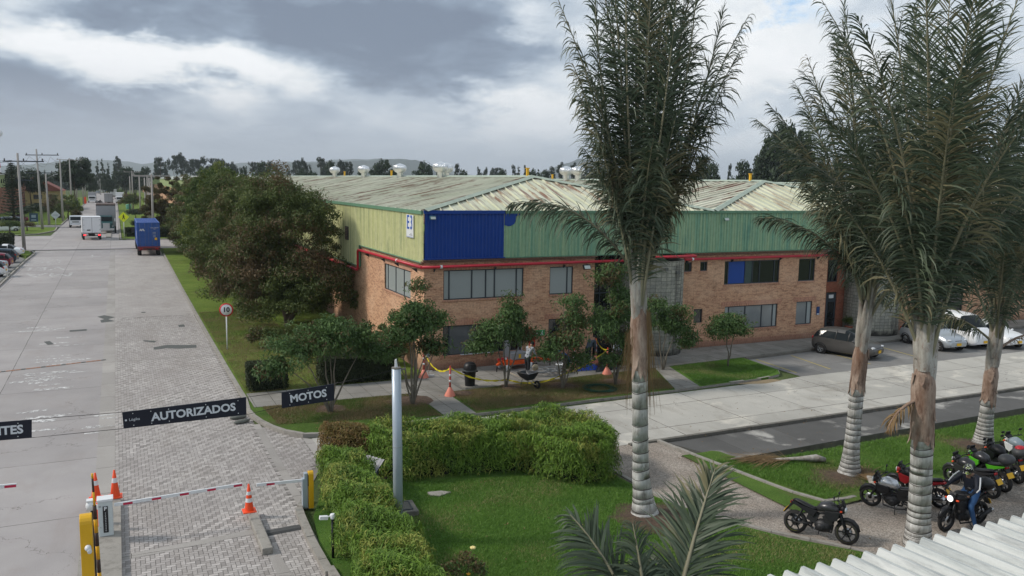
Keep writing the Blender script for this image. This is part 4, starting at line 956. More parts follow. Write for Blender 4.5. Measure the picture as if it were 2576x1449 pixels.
MB().box((0, 0, 0), (0.26, 0.02, 0.52)).build('board', mat('notice_blue', (0.015, 0.05, 0.16), 0.4), t1, bevel=0.008); MB().box((0, -0.013, -0.2), (0.2, 0.006, 0.06)).build('white_band', M_white, t1)
# turbine vents on the roofs
def turbine(x, y, z, label, s=1.0):
    t = thing('turbine_vent', label, 'roof vent', (x, y, z), 0, 'spinning metal vents on the roof'); t.scale = (s,) * 3
    mb = MB(); mb.lathe([(0.24, -0.1), (0.24, 0.42), (0.27, 0.47)], 18); mb.build('neck', M_alu, t)
    mb = MB(); n = 22
    mb.lathe([(0.30, 0.44)] + [(0.30 + 0.24 * math.sin(PI * (q / 10)) ** 0.7 if q < 8 else 0.46 - (q - 8) * 0.2, 0.44 + 0.075 * q) for q in range(1, 11)], n)
    for k in range(n):
        a = 2 * PI * k / n; pts = []
        for q in range(9): r_ = 0.31 + 0.25 * math.sin(PI * q / 9) ** 0.7; pts.append((r_ * math.cos(a + q * .05), r_ * math.sin(a + q * .05), 0.46 + 0.075 * q))
        mb.tube(pts, 0.012, 4)
    mb.build('turbine_head', M_alu, t)
for k, (x, y, lb) in enumerate(((842, 443, 'leftmost silver turbine vent on the near ridge'), (915, 443, 'silver turbine vent second from the left on the near ridge'), (1006, 446, 'silver turbine vent third from the left on the near ridge'), (1108, 449, 'largest silver turbine vent, front one of the close pair'))):
    p = GX(x, y - 3, 21.2 if k < 3 else 21.3); zr = RIDGE - 0.06
    d = ray(x, 440); X = 21.3; turbine(X, X * d.y / d.x, zr - 0.02, lb, 1.0)
d = ray(1122, 440); turbine(22.4, 22.4 * d.y / d.x, RIDGE - .1, 'silver turbine vent half hidden behind the largest one')
for x, lb in ((1424, 'left silver turbine vent of the two beyond the middle of the roof'), (1454, 'right silver turbine vent of the two beyond the middle of the roof')):
    d = ray(x, 440); turbine(38.6, 38.6 * d.y / d.x, RIDGE - 0.05, lb, 1.15)
# yellow safety anchors along the ridges
def anchor(px_, X, label):
    d = ray(px_, 440); t = tag(MB().box((0, 0, 0.2), (0.14, 0.14, 0.5)).box((0, 0, 0.48), (0.2, 0.2, 0.06)).build('roof_anchor', M_yellow, bevel=0.01), label, 'anchor post', 'yellow anchor posts on the roofs'); t.location = (X, X * d.y / d.x, RIDGE + 0.05)
anchor(1327, 21.7, 'yellow anchor post at the near end of the first ridge'); anchor(985, 21.7, 'yellow anchor post between two vents on the first ridge')
anchor(867, 21.7, 'yellow anchor post at the far left of the first ridge'); anchor(1888, 38.8, 'yellow anchor post on the tip of the second ridge')
anchor(1390, 38.8, 'faint yellow anchor post left of the paired vents'); anchor(2052, 55.9, 'yellow anchor post on the third ridge beside the palm crowns')
# ------------------------------------------------------------------ palms
M_palmleaf = leafmat('palm_leaflets', (0.034, 0.054, 0.034), (0.125, 0.158, 0.098), (0.20, 0.18, 0.10), rough=0.5, nscale=0.7, trans=0.22, ccamt=0.06)
M_palmdead = leafmat('dry_palm_fibres', (0.12, 0.075, 0.035), (0.26, 0.17, 0.08), rough=0.8, trans=0.0)
M_rachis = mat('palm_leaf_stalk', (0.20, 0.185, 0.12), 0.55, var=0.3, scale=3)
M_rachisd = mat('dark_palm_leaf_stalk', (0.07, 0.065, 0.04), 0.6, var=0.3, scale=3)
def trunkmat(name, ca, cb, stain):
    m, t, b, P = newmat(name)
    c = t.mix(t.mapr(t.noise(t.mapping(P, (2, 2, 0.6)), 1.6, 5, 0.65), 0.35, 0.65), ca, cb)
    c = t.mix(t.mapr(t.noise(t.mapping(P, (3, 3, 1.2), (4, 4, 4)), 2.2, 6, 0.75), 0.5, 0.68, 0, 0.75), c, stain)
    c = t.mix(1.0, c, t.mapr(t.noise(t.mapping(P, (14, 14, 1.5)), 1.0, 4, 0.7), 0.3, 0.7, 0.8, 1.15), 'MULTIPLY')
    t.put(b.inputs['Base Color'], c); b.inputs['Roughness'].default_value = 0.85; b.inputs['Specular IOR Level'].default_value = 0.25
    t.put(b.inputs['Normal'], t.bump(t.noise(t.mapping(P, (10, 10, 3)), 1.5, 4, 0.7), 0.5, 0.02)); return m
M_tr_gray = trunkmat('ringed_grey_palm_bark', (0.40, 0.39, 0.37), (0.66, 0.65, 0.63), (0.16, 0.14, 0.11))
M_tr_brown = trunkmat('brown_palm_sheath', (0.19, 0.11, 0.075), (0.40, 0.31, 0.25), (0.09, 0.045, 0.03))
M_tr_crown = trunkmat('grey_leaf_base', (0.24, 0.22, 0.19), (0.46, 0.44, 0.40), (0.15, 0.08, 0.055))
M_ring = mat('dark_ring_scar', (0.07, 0.062, 0.055), 0.95, var=0.5, scale=8)
def cdir(phi, elev):
    """direction from camera-relative azimuth phi (0 = picture right, 90 = away) and elevation, degrees"""
    h = _rt * math.cos(R(phi)) + _hd * math.sin(R(phi))
    return h * math.cos(R(elev)) + Vector((0, 0, 1)) * math.sin(R(elev)), h
def frond(base, phi, e0, L, bend, lw, parent, loc, seed, nl=92, droop=0.55, twist=0.0, dead=0.0, start=0.14, side=(1, 1), curve_phi=0.0, sag=1.0, mats=None, w_=0.045):
    """feather leaf: stalk arching from elevation e0 by bend degrees, drooping leaflets on both sides"""
    r = np.random.default_rng(seed); K = 22; p = Vector(base); pts = [p.copy()]; tan = []; hs = []
    for i in range(K):
        f = i / K; e = e0 - bend * f ** 1.5; d, h = cdir(phi + curve_phi * f, e); tan.append(d); hs.append(h); p = p + d * (L / K); pts.append(p.copy())
    tan.append(tan[-1]); hs.append(hs[-1])
    o = MB(); o.tube(pts, [0.058 * (1 - 0.93 * (i / K)) + 0.005 for i in range(K + 1)], 6, flat=0.7)
    # leaflets
    PT = np.array([q[:] for q in pts]); TN = np.array([q[:] for q in tan]); HS = np.array([q[:] for q in hs])
    V = []; s_all = np.linspace(start, 0.995, nl)
    for sd in (1, -1):
        if not side[0 if sd > 0 else 1]: continue
        s = s_all + r.normal(size=nl) * 0.002; k = np.clip(s * K, 0, K - 0.001); i0 = k.astype(int); fr = (k - i0)[:, None]
        B = PT[i0] * (1 - fr) + PT[i0 + 1] * fr; T = TN[i0]; O = HS[i0]
        Lt = np.cross(T, O); nn = np.linalg.norm(Lt, axis=1)[:, None]; Lt = Lt / np.maximum(nn, 1e-3)
        Nn = np.cross(Lt, T)
        tw = R(twist); Lt = Lt * math.cos(tw) + Nn * math.sin(tw)
        prof = (0.55 + 0.45 * np.sin(np.pi * np.clip((s - start) / (1 - start), 0, 1) ** 0.8)) * (1 - 0.45 * np.clip((s - 0.75) / 0.25, 0, 1))
        ln = lw * prof * (1 + 0.10 * r.normal(size=nl)); torn = np.repeat(r.random(nl // 7 + 2) < .10, 7)[:nl]; ln = np.where(torn, ln * (.25 + .5 * r.random(nl)), ln); ln = np.maximum(ln, 0.08)
        al = (0.35 + 0.75 * s + 0.10 * r.normal(size=nl))[:, None]
        d = Lt * sd * np.cos(al) + T * np.sin(al) + Nn * (0.22 * r.normal(size=nl)[:, None] + 0.06)
        clumpn = np.repeat(r.normal(size=nl // 6 + 2), 6)[:nl]
        g = (droop * (0.75 + 0.35 * clumpn + 0.3 * r.random(nl)))[:, None]; g = np.maximum(g, 0.05)
        seg = [B]; dd = d / np.linalg.norm(d, axis=1)[:, None]; ns = 4
        for q in range(ns):
            dd = dd + np.array([0, 0, -1]) * g * (0.35 + 0.45 * q) * sag * 0.6; dd /= np.linalg.norm(dd, axis=1)[:, None]
            seg.append(seg[-1] + dd * ln[:, None] / ns)
        wd = np.cross(dd, Nn + 0.3 * r.normal(size=(nl, 3))); wd /= np.linalg.norm(wd, axis=1)[:, None] + 1e-6
        ww = (w_ * (0.8 + 0.4 * r.random(nl)))[:, None] * np.minimum(1, ln / 0.4)[:, None]
        hw = [0.55, 1.0, 0.9, 0.55, 0.08]
        arr = np.empty((nl, 2 * (ns + 1), 3))
        for q in range(ns + 1): arr[:, 2 * q] = seg[q] - wd * ww * hw[q] * .5; arr[:, 2 * q + 1] = seg[q] + wd * ww * hw[q] * .5
        V.append(arr)
    V = np.concatenate(V); n = len(V)
    base_q = np.array([[2 * q, 2 * q + 1, 2 * q + 3, 2 * q + 2] for q in range(4)])
    Q = (np.arange(n)[:, None, None] * 10 + base_q).reshape(-1, 4)
    lm, sm = mats or (M_palmleaf, M_rachis)
    ov = np.array(o.v); oq = np.array([f if len(f) == 4 else (f + [f[-1]])[:4] for f in o.f if len(f) == 4])
    allv = np.concatenate([V.reshape(-1, 3), ov]); allq = np.concatenate([Q, oq + n * 10])
    mi = np.concatenate([np.zeros(len(Q)), np.ones(len(oq))])
    return fastmesh('frond', allv, allq, [lm, sm], parent, mi)
def palm_trunk(parent, path, zs, r0, rt, ring, seed, crown_r):
    """path: list of (z, lateral) for the axis; grey ringed part up to zs[0], brown to zs[1], leaf bases up to zs[2]"""
    rr = random.Random(seed)
    def ax(z):
        for (a, la), (b, lb) in zip(path, path[1:]):
            if z <= b or (b, lb) == path[-1]: f = (z - a) / (b - a); return _rt * (la + (lb - la) * f) + Vector((0, 0, z))
    def rad(z): return rt + (r0 - rt) * math.exp(-max(z, 0) / 0.55)
    z = -0.15; mb = MB(); rings = MB(); pts = []; rs = []
    while z < zs[0]:
        h = ring * rr.uniform(0.6, 1.35) * (0.6 if z < 0.8 else 1)
        pts += [ax(z), ax(z + h * .93), ax(z + h)]; rs += [rad(z) * 1.0, rad(z + h) * 1.006, rad(z + h) * 0.997]
        tl = rr.uniform(-0.05, 0.05); c_ = ax(z + h)
        ringp = [(c_ + Vector((math.cos(q) * rad(z + h) * 0.999, math.sin(q) * rad(z + h) * 0.999, math.cos(q + rr.random() * .05) * tl + 0.008 * math.sin(3 * q)))) for q in [2 * PI * k / 20 for k in range(21)]]
        rings.tube(ringp, 0.008 + 0.007 * rr.random(), 5, cap=False)
        z += h
    mb.tube(pts, rs, 20, cap=False); tr = mb.build('trunk', M_tr_gray, parent, fix=False); rings.build('ring_scars', M_ring, tr, fix=False)
    mb = MB(); n = 7; pts = []; rs = []
    for k in range(n + 1):
        zz_ = zs[0] - 0.06 + (zs[1] - zs[0] + .06) * k / n; pts.append(ax(zz_)); rs.append(rt * ((1.06 + 0.05 * k / n + (0.02 if k % 2 else 0)) if k < n - 1 else (1.0 if k == n - 1 else .80)))
    mb.tube(pts, rs, 20, cap=False); sh_ = mb.build('leaf_sheath', M_tr_brown, parent, fix=False); mb = MB()
    for k in range(13):
        a = k * 2.4; zz_ = zs[0] + (.03 if k < 9 else rr.uniform(.2, zs[1] - zs[0])); ln_ = rr.uniform(.12, .42); wd = rr.uniform(.05, .12); c0 = ax(zz_); rd = rt * 1.10; o_ = lambda q, z_, r_: c0 + Vector((math.cos(q) * r_, math.sin(q) * r_, z_))
        dq = wd / rd; mb.add([o_(a - dq, .10, rd), o_(a + dq, .10, rd), o_(a + dq * .7, -ln_ * .5, rd * 1.06), o_(a - dq * .8, -ln_ * .45, rd * 1.05), o_(a + dq * .1, -ln_, rd * 1.2)], [(0, 1, 2, 3), (3, 2, 4)])
    mb.build('peeling_bark', M_tr_brown, sh_, fix=False)
    # overlapping swollen leaf bases
    mb = MB(); z0, z1 = zs[1] - 0.5, zs[2]
    for k in range(7):
        a = k * 2.4 + seed; off = rt * (0.42 if k else 0.0); zz0 = z0 + (z1 - z0) * 0.07 * k; top = z1 + rr.uniform(-.3, .5)
        dv = Vector((math.cos(a), math.sin(a), 0)); P_ = []; Q_ = []
        for q in range(9):
            f = q / 8; zc = zz0 + (top - zz0) * f; P_.append(ax(zc) + dv * (off * .8 + crown_r * 0.22 * f ** 2)); Q_.append(rt * (0.66 + 0.16 * math.sin(min(1, f * 1.6) * PI)) * (1 - 0.78 * f ** 1.4))
        mb.tube(P_, Q_, 12, cap=False)
    mb.build('leaf_bases', M_tr_crown, parent, fix=False)
    return ax
def palm(name, label, px_, path, zs, r0, rt, ring, seed, fronds, crown_r=1.0, skirt=None):
    B = G(*px_); t = thing(name, label, 'palm tree', (B.x, B.y, 0.05))
    ax = palm_trunk(t, path, zs, r0, rt, ring, seed, crown_r)
    rr = random.Random(seed)
    for k, f in enumerate(fronds):
        f = dict(f); z = f.pop('z', zs[2] - 0.3); off = f.pop('off', 0.16); phi = f['phi']; hd_, h = cdir(phi, 0)
        frond(ax(z) + h * off, phi, f.pop('e'), f.pop('L'), f.pop('b'), f.pop('lw', 0.9), t, None, seed * 100 + k, **{a: b for a, b in f.items() if a != 'phi'})
    if skirt:
        r = np.random.default_rng(seed); V = []; n = 90
        for sd, (zt, zb, xo) in enumerate(skirt):
            for q in range(n // len(skirt)):
                a = ax(zt + r.random() * 0.4) + _rt * xo * (1 + .25 * r.normal()) + _hd * r.normal() * .14; L_ = (zt - zb) * (0.4 + .6 * r.random()); sw = r.normal() * 0.10 + xo * .35
                b = a + Vector((0, 0, -L_ * .5)) + _rt * sw * .7; c_ = a + Vector((0, 0, -L_)) + _rt * sw * 1.5
                w1 = _rt * 0.007
                V += [a - w1, a + w1, b + w1, b - w1, b - w1, b + w1, c_ + w1 * .3, c_ - w1 * .3]
        fastmesh('dry_fibres', [v[:] for v in V], np.arange(len(V)).reshape(-1, 4), M_palmdead, t)
    return t
def ringf(n, e0, e1, L0, L1, b0, b1, lw, seed, z=None, skip=None):
    rr = random.Random(seed); o = []
    for k in range(n):
        phi = 360 * (k * 0.381966 + rr.uniform(-.03, .03)); fr = k / max(1, n - 1)
        d = dict(phi=phi, e=e0 + (e1 - e0) * fr + rr.uniform(-2, 2), L=L0 + (L1 - L0) * fr + rr.uniform(-.4, .4), b=b0 + (b1 - b0) * fr + rr.uniform(-6, 8), lw=lw * rr.uniform(.9, 1.15), twist=rr.uniform(-18, 18), droop=rr.uniform(.28, .72))
        if z: d['z'] = z + rr.uniform(-.35, .35)
        o.append(d)
    return o
# the palm in front of the warehouse
P1 = [(-0.2, 0.02), (0, 0.0), (1.2, -0.16), (4.3, -0.30), (7.3, -0.46), (9.5, -0.55)]
f1 = ringf(12, 70, 84, 6.6, 8.6, -12, -4, 1.0, 11, 7.2) + ringf(9, 82, 89, 8.2, 9.4, 8, 4, 1.0, 12, 7.4)
f1 += [dict(phi=174, e=54, L=3.95, b=74, z=7.0, lw=1.05, droop=0.8, twist=20, off=.2, nl=115), dict(phi=8, e=70, L=5.8, b=2, z=6.6, lw=0.62, droop=1.9, sag=2.0, twist=70, w_=.045, mats=(M_palmleaf, M_rachisd)),
       dict(phi=190, e=79, L=7.6, b=16, z=6.6, lw=1.0, droop=1.0), dict(phi=205, e=76, L=6.2, b=14, z=6.4, lw=0.95, droop=.9), dict(phi=-15, e=77, L=7.4, b=16, z=6.6, lw=1.0, droop=1.1), dict(phi=12, e=72, L=6.6, b=12, z=6.8, lw=.95, droop=1.2),
       dict(phi=-80, e=84, L=6.6, b=5, z=6.0, lw=0.75, droop=.35), dict(phi=-100, e=86, L=7.8, b=4, z=6.3, lw=.75, droop=.3), dict(phi=-65, e=80, L=5.2, b=10, z=6.0, lw=.85, droop=.5),
       dict(phi=182, e=80, L=5.0, b=25, z=7.0, lw=.85, droop=.9), dict(phi=-5, e=80, L=4.6, b=25, z=7.0, lw=.85, droop=.9)]
f1 += [dict(phi=p_, e=e_, L=L_, b=b_, z=6.9 + q * .05, lw=.9, droop=dr * .7) for q, (p_, e_, L_, b_, dr) in enumerate(((-150, 79, 5.6, 20, 1.1), (-35, 79, 5.8, 20, 1.1), (150, 80, 6.4, 18, 1.0), (35, 80, 6.4, 18, 1.0), (-90, 75, 3.6, 30, 1.1), (200, 72, 3.4, 24, 1.3), (-10, 70, 3.2, 24, 1.3)))]
palm('palm_tree', 'tall palm with a white ringed trunk standing on the lawn in front of the warehouse', (1622, 1300), P1, (4.25, 5.9, 7.5), 0.42, 0.215, 0.36, 1, f1, 0.9, [(5.6, 2.6, 0.24), (5.0, 2.9, -0.22)])
# palm left of the motorcycles
P2 = [(-0.2, 0.05), (0, 0.0), (3.0, 0.06), (6.2, 0.18), (9, 0.15)]
f2 = ringf(19, 68, 88, 6.0, 9.0, 38, 8, 1.05, 22, 5.9)
f2 += [dict(phi=176, e=56, L=4.2, b=62, z=6.1, lw=1.05, droop=0.7, twist=15, nl=115), dict(phi=175, e=70, L=6.2, b=22, z=6.0, lw=1.0), dict(phi=185, e=76, L=7.4, b=10, z=6.1, lw=1.0, droop=.8), dict(phi=165, e=64, L=5.6, b=16, z=6.0, lw=1.0, droop=.7), dict(phi=200, e=70, L=4.6, b=34, z=5.6, lw=1.0, droop=.9),
       dict(phi=20, e=58, L=3.4, b=60, z=5.2, lw=.8, droop=1), dict(phi=-40, e=66, L=3.8, b=60, z=5.2, lw=.9, droop=1), dict(phi=-100, e=80, L=6.5, b=10, z=5.4, lw=.9, droop=.5), dict(phi=5, e=74, L=6, b=20, z=5.8, lw=1, droop=.8), dict(phi=195, e=84, L=8.2, b=10, z=6.1, lw=1.0, droop=.7), dict(phi=-160, e=74, L=5.6, b=22, z=5.6, lw=1.0, droop=1.0)]
palm('palm_tree', 'palm with a brown middle trunk standing at the left end of the parked motorcycles', (2136, 1200), P2, (2.95, 4.3, 6.0), 0.40, 0.215, 0.25, 2, f2, 1.0)
# the nearest tall palm
P3 = [(-0.2, 0.03), (0, 0.0), (2.0, -0.06), (4.0, -0.17), (6.0, -0.24), (9, -0.3)]
f3 = ringf(26, 62, 88, 5.8, 9.4, 40, 8, 1.1, 33, 6.1)
f3 += [dict(phi=-90, e=85, L=8, b=4, z=5.0, lw=.95, droop=.35, nl=110), dict(phi=-110, e=80, L=7, b=8, z=4.9, lw=.95, droop=.4), dict(phi=-70, e=78, L=7, b=10, z=4.9, lw=.95, droop=.45), dict(phi=10, e=62, L=4.6, b=40, z=6.0, lw=.9, droop=.9),
       dict(phi=180, e=66, L=5.2, b=26, z=5.2, lw=.95, droop=.8), dict(phi=160, e=72, L=7, b=20, z=5.4, lw=1.0, droop=.8), dict(phi=20, e=70, L=7, b=20, z=5.4, lw=1.0, droop=.8), dict(phi=-140, e=72, L=4.6, b=30, z=5.6, lw=.9, droop=1.1), dict(phi=195, e=-20, L=1.2, b=60, z=3.9, lw=.5, droop=2, nl=26, mats=(M_palmdead, M_tr_brown))]
palm('palm_tree', 'nearest tall palm whose brown streaked trunk crosses the row of motorcycles', (2308, 1372), P3, (2.9, 4.7, 6.4), 0.36, 0.265, 0.27, 3, f3, 1.2)
# palm at the right edge
P4 = [(-0.2, 0.02), (0, 0.0), (3.0, 0.08), (5.0, 0.16), (9, 0.25)]
f4 = ringf(22, 60, 86, 5.0, 8.0, 30, 10, 1.0, 44, 5.2)
f4 += [dict(phi=0, e=40, L=2.6, b=110, z=3.6, lw=.35, droop=1, nl=40, mats=(M_palmdead, M_tr_brown)), dict(phi=175, e=40, L=3.0, b=60, z=3.9, lw=.8, droop=1.2), dict(phi=10, e=50, L=3.8, b=40, z=4.4, lw=.9, droop=.7), dict(phi=-80, e=76, L=5, b=12, z=4.0, lw=.9, droop=.6), dict(phi=-120, e=66, L=4.5, b=30, z=4.0, lw=.9, droop=.8), dict(phi=200, e=60, L=4.6, b=30, z=4.2, lw=.9, droop=.9)]
palm('palm_tree', 'palm at the right edge with a short brown and white ringed trunk', (2472, 1125), P4, (1.8, 2.95, 4.9), 0.42, 0.22, 0.22, 4, f4, 1.0)
# young palm below the camera: crown centre at ~11 m in front
c5 = CAM + ray(1650, 1765) * (10.2)
t5 = thing('young_palm', 'young palm with spreading green fronds at the bottom of the lawn', 'palm tree', (c5.x, c5.y, 0.05))
limbs_mb((0, 0, -.1), [(0, 0, c5.z - .3)], 0.16).build('trunk', M_tr_crown, t5, fix=False)
for k, (p_, e_, L_, b_, lw_, tw_, dr) in enumerate(((142, 72, 2.45, 42, .6, 15, .4), (48, 70, 2.9, 14, .66, -12, .22), (120, 78, 2.1, 10, .4, 30, .5), (-30, 60, 2.0, 60, .5, 0, .5), (200, 50, 2.0, 60, .5, 0, .6), (30, 40, 2.2, 50, .5, 10, .5), (-110, 60, 1.8, 60, .5, 0, .6), (95, 66, 1.7, 40, .5, 0, .6), (165, 30, 1.8, 50, .5, 0, .6), (60, 55, 1.6, 50, .45, 0, .7))):
    frond(Vector((0, 0, c5.z)), p_, e_, L_, b_, lw_ * 1.25, t5, None, 500 + k, nl=140, droop=dr, twist=tw_, start=0.08, w_=.038)
# fallen fronds on the grass
def fallen(px_, phi, L, label, z=0.1):
    B = G(*px_); t = thing('fallen_frond', label, 'dead palm leaf', (B.x, B.y, z))
    h = _rt * math.cos(R(phi)) + _hd * math.sin(R(phi)); mb = MB()
    mb.tube([Vector((0, 0, .12)), h * .3 + Vector((0, 0, .17)), h * .9 + Vector((0, 0, .13)), h * L + Vector((0, 0, .05))], [0.10, 0.17, 0.09, 0.02], 10, flat=.7)
    mb.build('stalk', M_tr_crown, t, fix=False)
    r = np.random.default_rng(5); V = []
    for q in range(220):
        s = r.random() * .5 + .5; b = h * (L * s) + Vector((0, 0, .08)); a = R(phi) + r.normal() * .45; d = _rt * math.cos(a) + _hd * math.sin(a); ln = 1.0 * (0.5 + r.random()); w1 = Vector((-d.y, d.x, 0)) * .008
        e1 = b + d * ln * .6 + Vector((0, 0, .08 * r.random())); e2 = b + d * ln + Vector((0, 0, -.04)); V += [b - w1, b + w1, e1 + w1, e1 - w1, e1 - w1, e1 + w1, e2 + w1 * .3, e2 - w1 * .3]
    fastmesh('dry_leaflets', [v[:] for v in V], np.arange(len(V)).reshape(-1, 4), M_palmdead, t)
fallen((2075, 1172), 178, 2.2, 'grey fallen palm leaf lying by the drain wall with its stalk to the right')
fallen((2205, 1245), 80, 1.3, 'upended dry palm leaf with straw coloured strands beside the nearest parked motorcycle')

# ------------------------------------------------------------------ hedges
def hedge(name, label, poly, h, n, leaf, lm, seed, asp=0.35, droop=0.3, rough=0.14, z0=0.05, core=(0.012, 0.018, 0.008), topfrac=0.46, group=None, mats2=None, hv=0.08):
    r = np.random.default_rng(seed); cx = sum(p[0] for p in poly) / len(poly); cy = sum(p[1] for p in poly) / len(poly)
    t = thing(name, label, 'hedge', (cx, cy, z0), 0, group)
    pl = np.array([(x - cx, y - cy) for x, y in poly]); P = []; N = []
    xs, ys = pl[:, 0], pl[:, 1]; nt = int(n * topfrac); c_ = 0
    plist = [tuple(q) for q in pl]
    while c_ < nt:
        x, y = r.uniform(xs.min(), xs.max()), r.uniform(ys.min(), ys.max())
        if inpoly(x, y, plist): P.append((x, y, h)); N.append((0, 0, 1)); c_ += 1
    seg = np.roll(pl, -1, 0) - pl; ln = np.linalg.norm(seg, axis=1); area = ((pl[:, 0] * np.roll(pl, -1, 0)[:, 1] - pl[:, 1] * np.roll(pl, -1, 0)[:, 0]).sum()); sg = 1 if area > 0 else -1
    for q in range(len(pl)):
        m_ = int((n - nt) * ln[q] / ln.sum()); f = r.random(m_); zz_ = r.random(m_) ** 0.62 * h; nx_, ny_ = seg[q][1] / ln[q] * sg, -seg[q][0] / ln[q] * sg
        for a, b in zip(f, zz_): P.append((pl[q][0] + seg[q][0] * a, pl[q][1] + seg[q][1] * a, b)); N.append((nx_, ny_, 0.15))
    P = np.array(P); N = np.array(N, float)
    lump = np.sin(P[:, 0] * 1.9 + seed) * np.sin(P[:, 1] * 2.3 + P[:, 2] * 2) + 0.6 * np.sin(P[:, 0] * 4.3 + P[:, 1] * 3.7 + seed)
    P += N * (hv * lump[:, None] + rough * (r.random((len(P), 1)) - 0.55)) + r.normal(size=P.shape) * 0.02
    P[:, 2] = np.maximum(P[:, 2], 0.02)
    N = N + r.normal(size=N.shape) * 0.55 + np.array([0, 0, 0.25]); N /= np.linalg.norm(N, axis=1)[:, None]
    v, q = leaf_quads(P, N, leaf, asp, droop, r)
    fastmesh('foliage', v, q, lm, t)
    ins = []; kp = len(plist)
    for q in range(kp):
        e0 = Vector((*seg[q - 1], 0)).normalized(); e1 = Vector((*seg[q], 0)).normalized(); nv = (Vector((e0.y, -e0.x, 0)) + Vector((e1.y, -e1.x, 0))).normalized() * sg
        ins.append((plist[q][0] - nv.x * .26, plist[q][1] - nv.y * .26))
    MB().prism(ins, -0.1, h - 0.13).build('shade_core', mat('hedge_inside_' + name, core, 1.0), t)  # solid near-black core; its colour stands in for shade among the leaves
    return t
hA = [(5.75, 26.1), (6.5, 24.75), (7.5, 23.95), (10, 23.45), (11.6, 23.0), (11.9, 22.3), (12.6, 21.1), (13.6, 21.2), (14.25, 22.0), (14.1, 23.6), (13.3, 24.7), (10.6, 24.85), (8.0, 25.2), (6.6, 26.9)]
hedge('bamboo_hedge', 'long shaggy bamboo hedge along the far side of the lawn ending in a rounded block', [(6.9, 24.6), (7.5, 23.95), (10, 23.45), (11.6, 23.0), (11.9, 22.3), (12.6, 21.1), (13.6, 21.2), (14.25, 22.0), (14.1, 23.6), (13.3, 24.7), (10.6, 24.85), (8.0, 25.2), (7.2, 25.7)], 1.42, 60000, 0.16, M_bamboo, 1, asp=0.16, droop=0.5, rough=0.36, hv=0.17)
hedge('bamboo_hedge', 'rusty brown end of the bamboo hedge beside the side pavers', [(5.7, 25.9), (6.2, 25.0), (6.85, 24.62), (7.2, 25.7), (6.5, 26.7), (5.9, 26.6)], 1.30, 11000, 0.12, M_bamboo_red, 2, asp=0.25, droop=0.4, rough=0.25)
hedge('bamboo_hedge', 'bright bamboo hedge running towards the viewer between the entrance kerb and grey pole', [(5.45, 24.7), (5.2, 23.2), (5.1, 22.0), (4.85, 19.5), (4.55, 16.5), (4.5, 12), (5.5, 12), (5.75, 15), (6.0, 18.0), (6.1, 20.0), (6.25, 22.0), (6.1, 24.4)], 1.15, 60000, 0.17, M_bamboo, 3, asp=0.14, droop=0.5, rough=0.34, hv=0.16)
M_hedge2 = M_hedge
hedge('clipped_hedge', 'small dark square clipped hedge on the verge beside the kerb', [(4.85, 36.45), (6.5, 36.4), (6.5, 37.4), (4.95, 37.5)], 1.15, 14000, 0.075, M_hedge, 4, asp=0.6, rough=0.1, z0=GZ, hv=0.03)
hedge('clipped_hedge', 'long dark clipped hedge behind the corner pavement', [(8.0, 36.4), (11.4, 36.35), (11.4, 37.3), (8.0, 37.4)], 1.2, 24000, 0.075, M_hedge, 5, asp=0.6, rough=0.12, z0=GZ, hv=0.03)
# ------------------------------------------------------------------ trees by the warehouse
def yt(px_, blobs, stems, n, label, seed, r0=0.05, leaf=0.15, cl=0.42, nc=50, sh=0.25):
    B = G(*px_, GZ); B.z = GZ - .01
    return tree('small_tree', label, 'tree', B, blobs, int(n * .78), leaf, M_leaf_small, stems, r0, 'young trees planted along the warehouse front', cl * 1.15, int(nc * 1.2), .12, seed, 0.36, M_bark2, 0.35)
yt((833, 1037), [(-1.1, .3, 2.5, 1.5, 1.2, .75), (.5, 0, 2.9, 1.4, 1.2, .85), (-.2, -.3, 3.3, 1.1, 1.0, .6), (1.5, .4, 2.3, .9, .8, .7), (-1.9, 0, 1.9, .8, .7, .5)], [(-1.3, .2, 2.6), (-.5, -.2, 3.2), (.5, .2, 3.3), (1.3, .1, 2.5), (.1, .4, 2.8), (-1.7, 0, 2.0)], 15000, 'wide low tree behind the MOTOS banner', 21, nc=90)
yt((1037, 1018), [(-.3, 0, 3.0, 1.2, 1.1, .9), (.6, .2, 3.3, 1.1, 1.0, .9), (0, -.2, 3.9, .8, .8, .6), (1.0, 0, 2.3, .8, .7, .6), (-1.0, 0, 2.2, .8, .8, .6), (.25, 0, 4.9, .28, .28, .5)], [(-.7, .1, 3.2), (-.3, -.2, 3.7), (.2, .1, 5.1), (.6, -.1, 3.8), (1.0, .2, 3.0), (-1.0, -.1, 2.6), (.1, .3, 3.4), (1.2, 0, 2.5)], 16000, 'many stemmed tree at the warehouse corner right of the grey pole', 22, nc=90)
yt((1272, 976), [(-.2, 0, 2.6, 1.25, 1.0, .8), (.7, .2, 2.3, .9, .8, .7), (-1.0, .1, 2.0, .8, .7, .5), (.3, -.1, 3.3, .7, .7, .6), (.1, 0, 3.85, .35, .35, .35)], [(-.7, 0, 2.6), (-.2, .1, 3.2), (.4, -.1, 3.6), (.9, 0, 2.5)], 12000, 'rounded tree in front of the ground floor office window behind the wheelbarrow', 23)
yt((1415, 978), [(0, 0, 2.2, 1.1, .9, .7), (.4, .1, 3.0, .8, .7, .5), (.2, -.1, 3.9, .6, .5, .35), (-.8, 0, 1.7, .6, .6, .5), (.6, 0, 1.2, .6, .5, .5)], [(-.5, 0, 2.2), (.1, .1, 3.9), (.5, -.1, 3.2), (-.1, -.1, 2.8), (.8, 0, 1.5)], 8000, 'thin layered tree beside the white bucket', 24, sh=0.2)
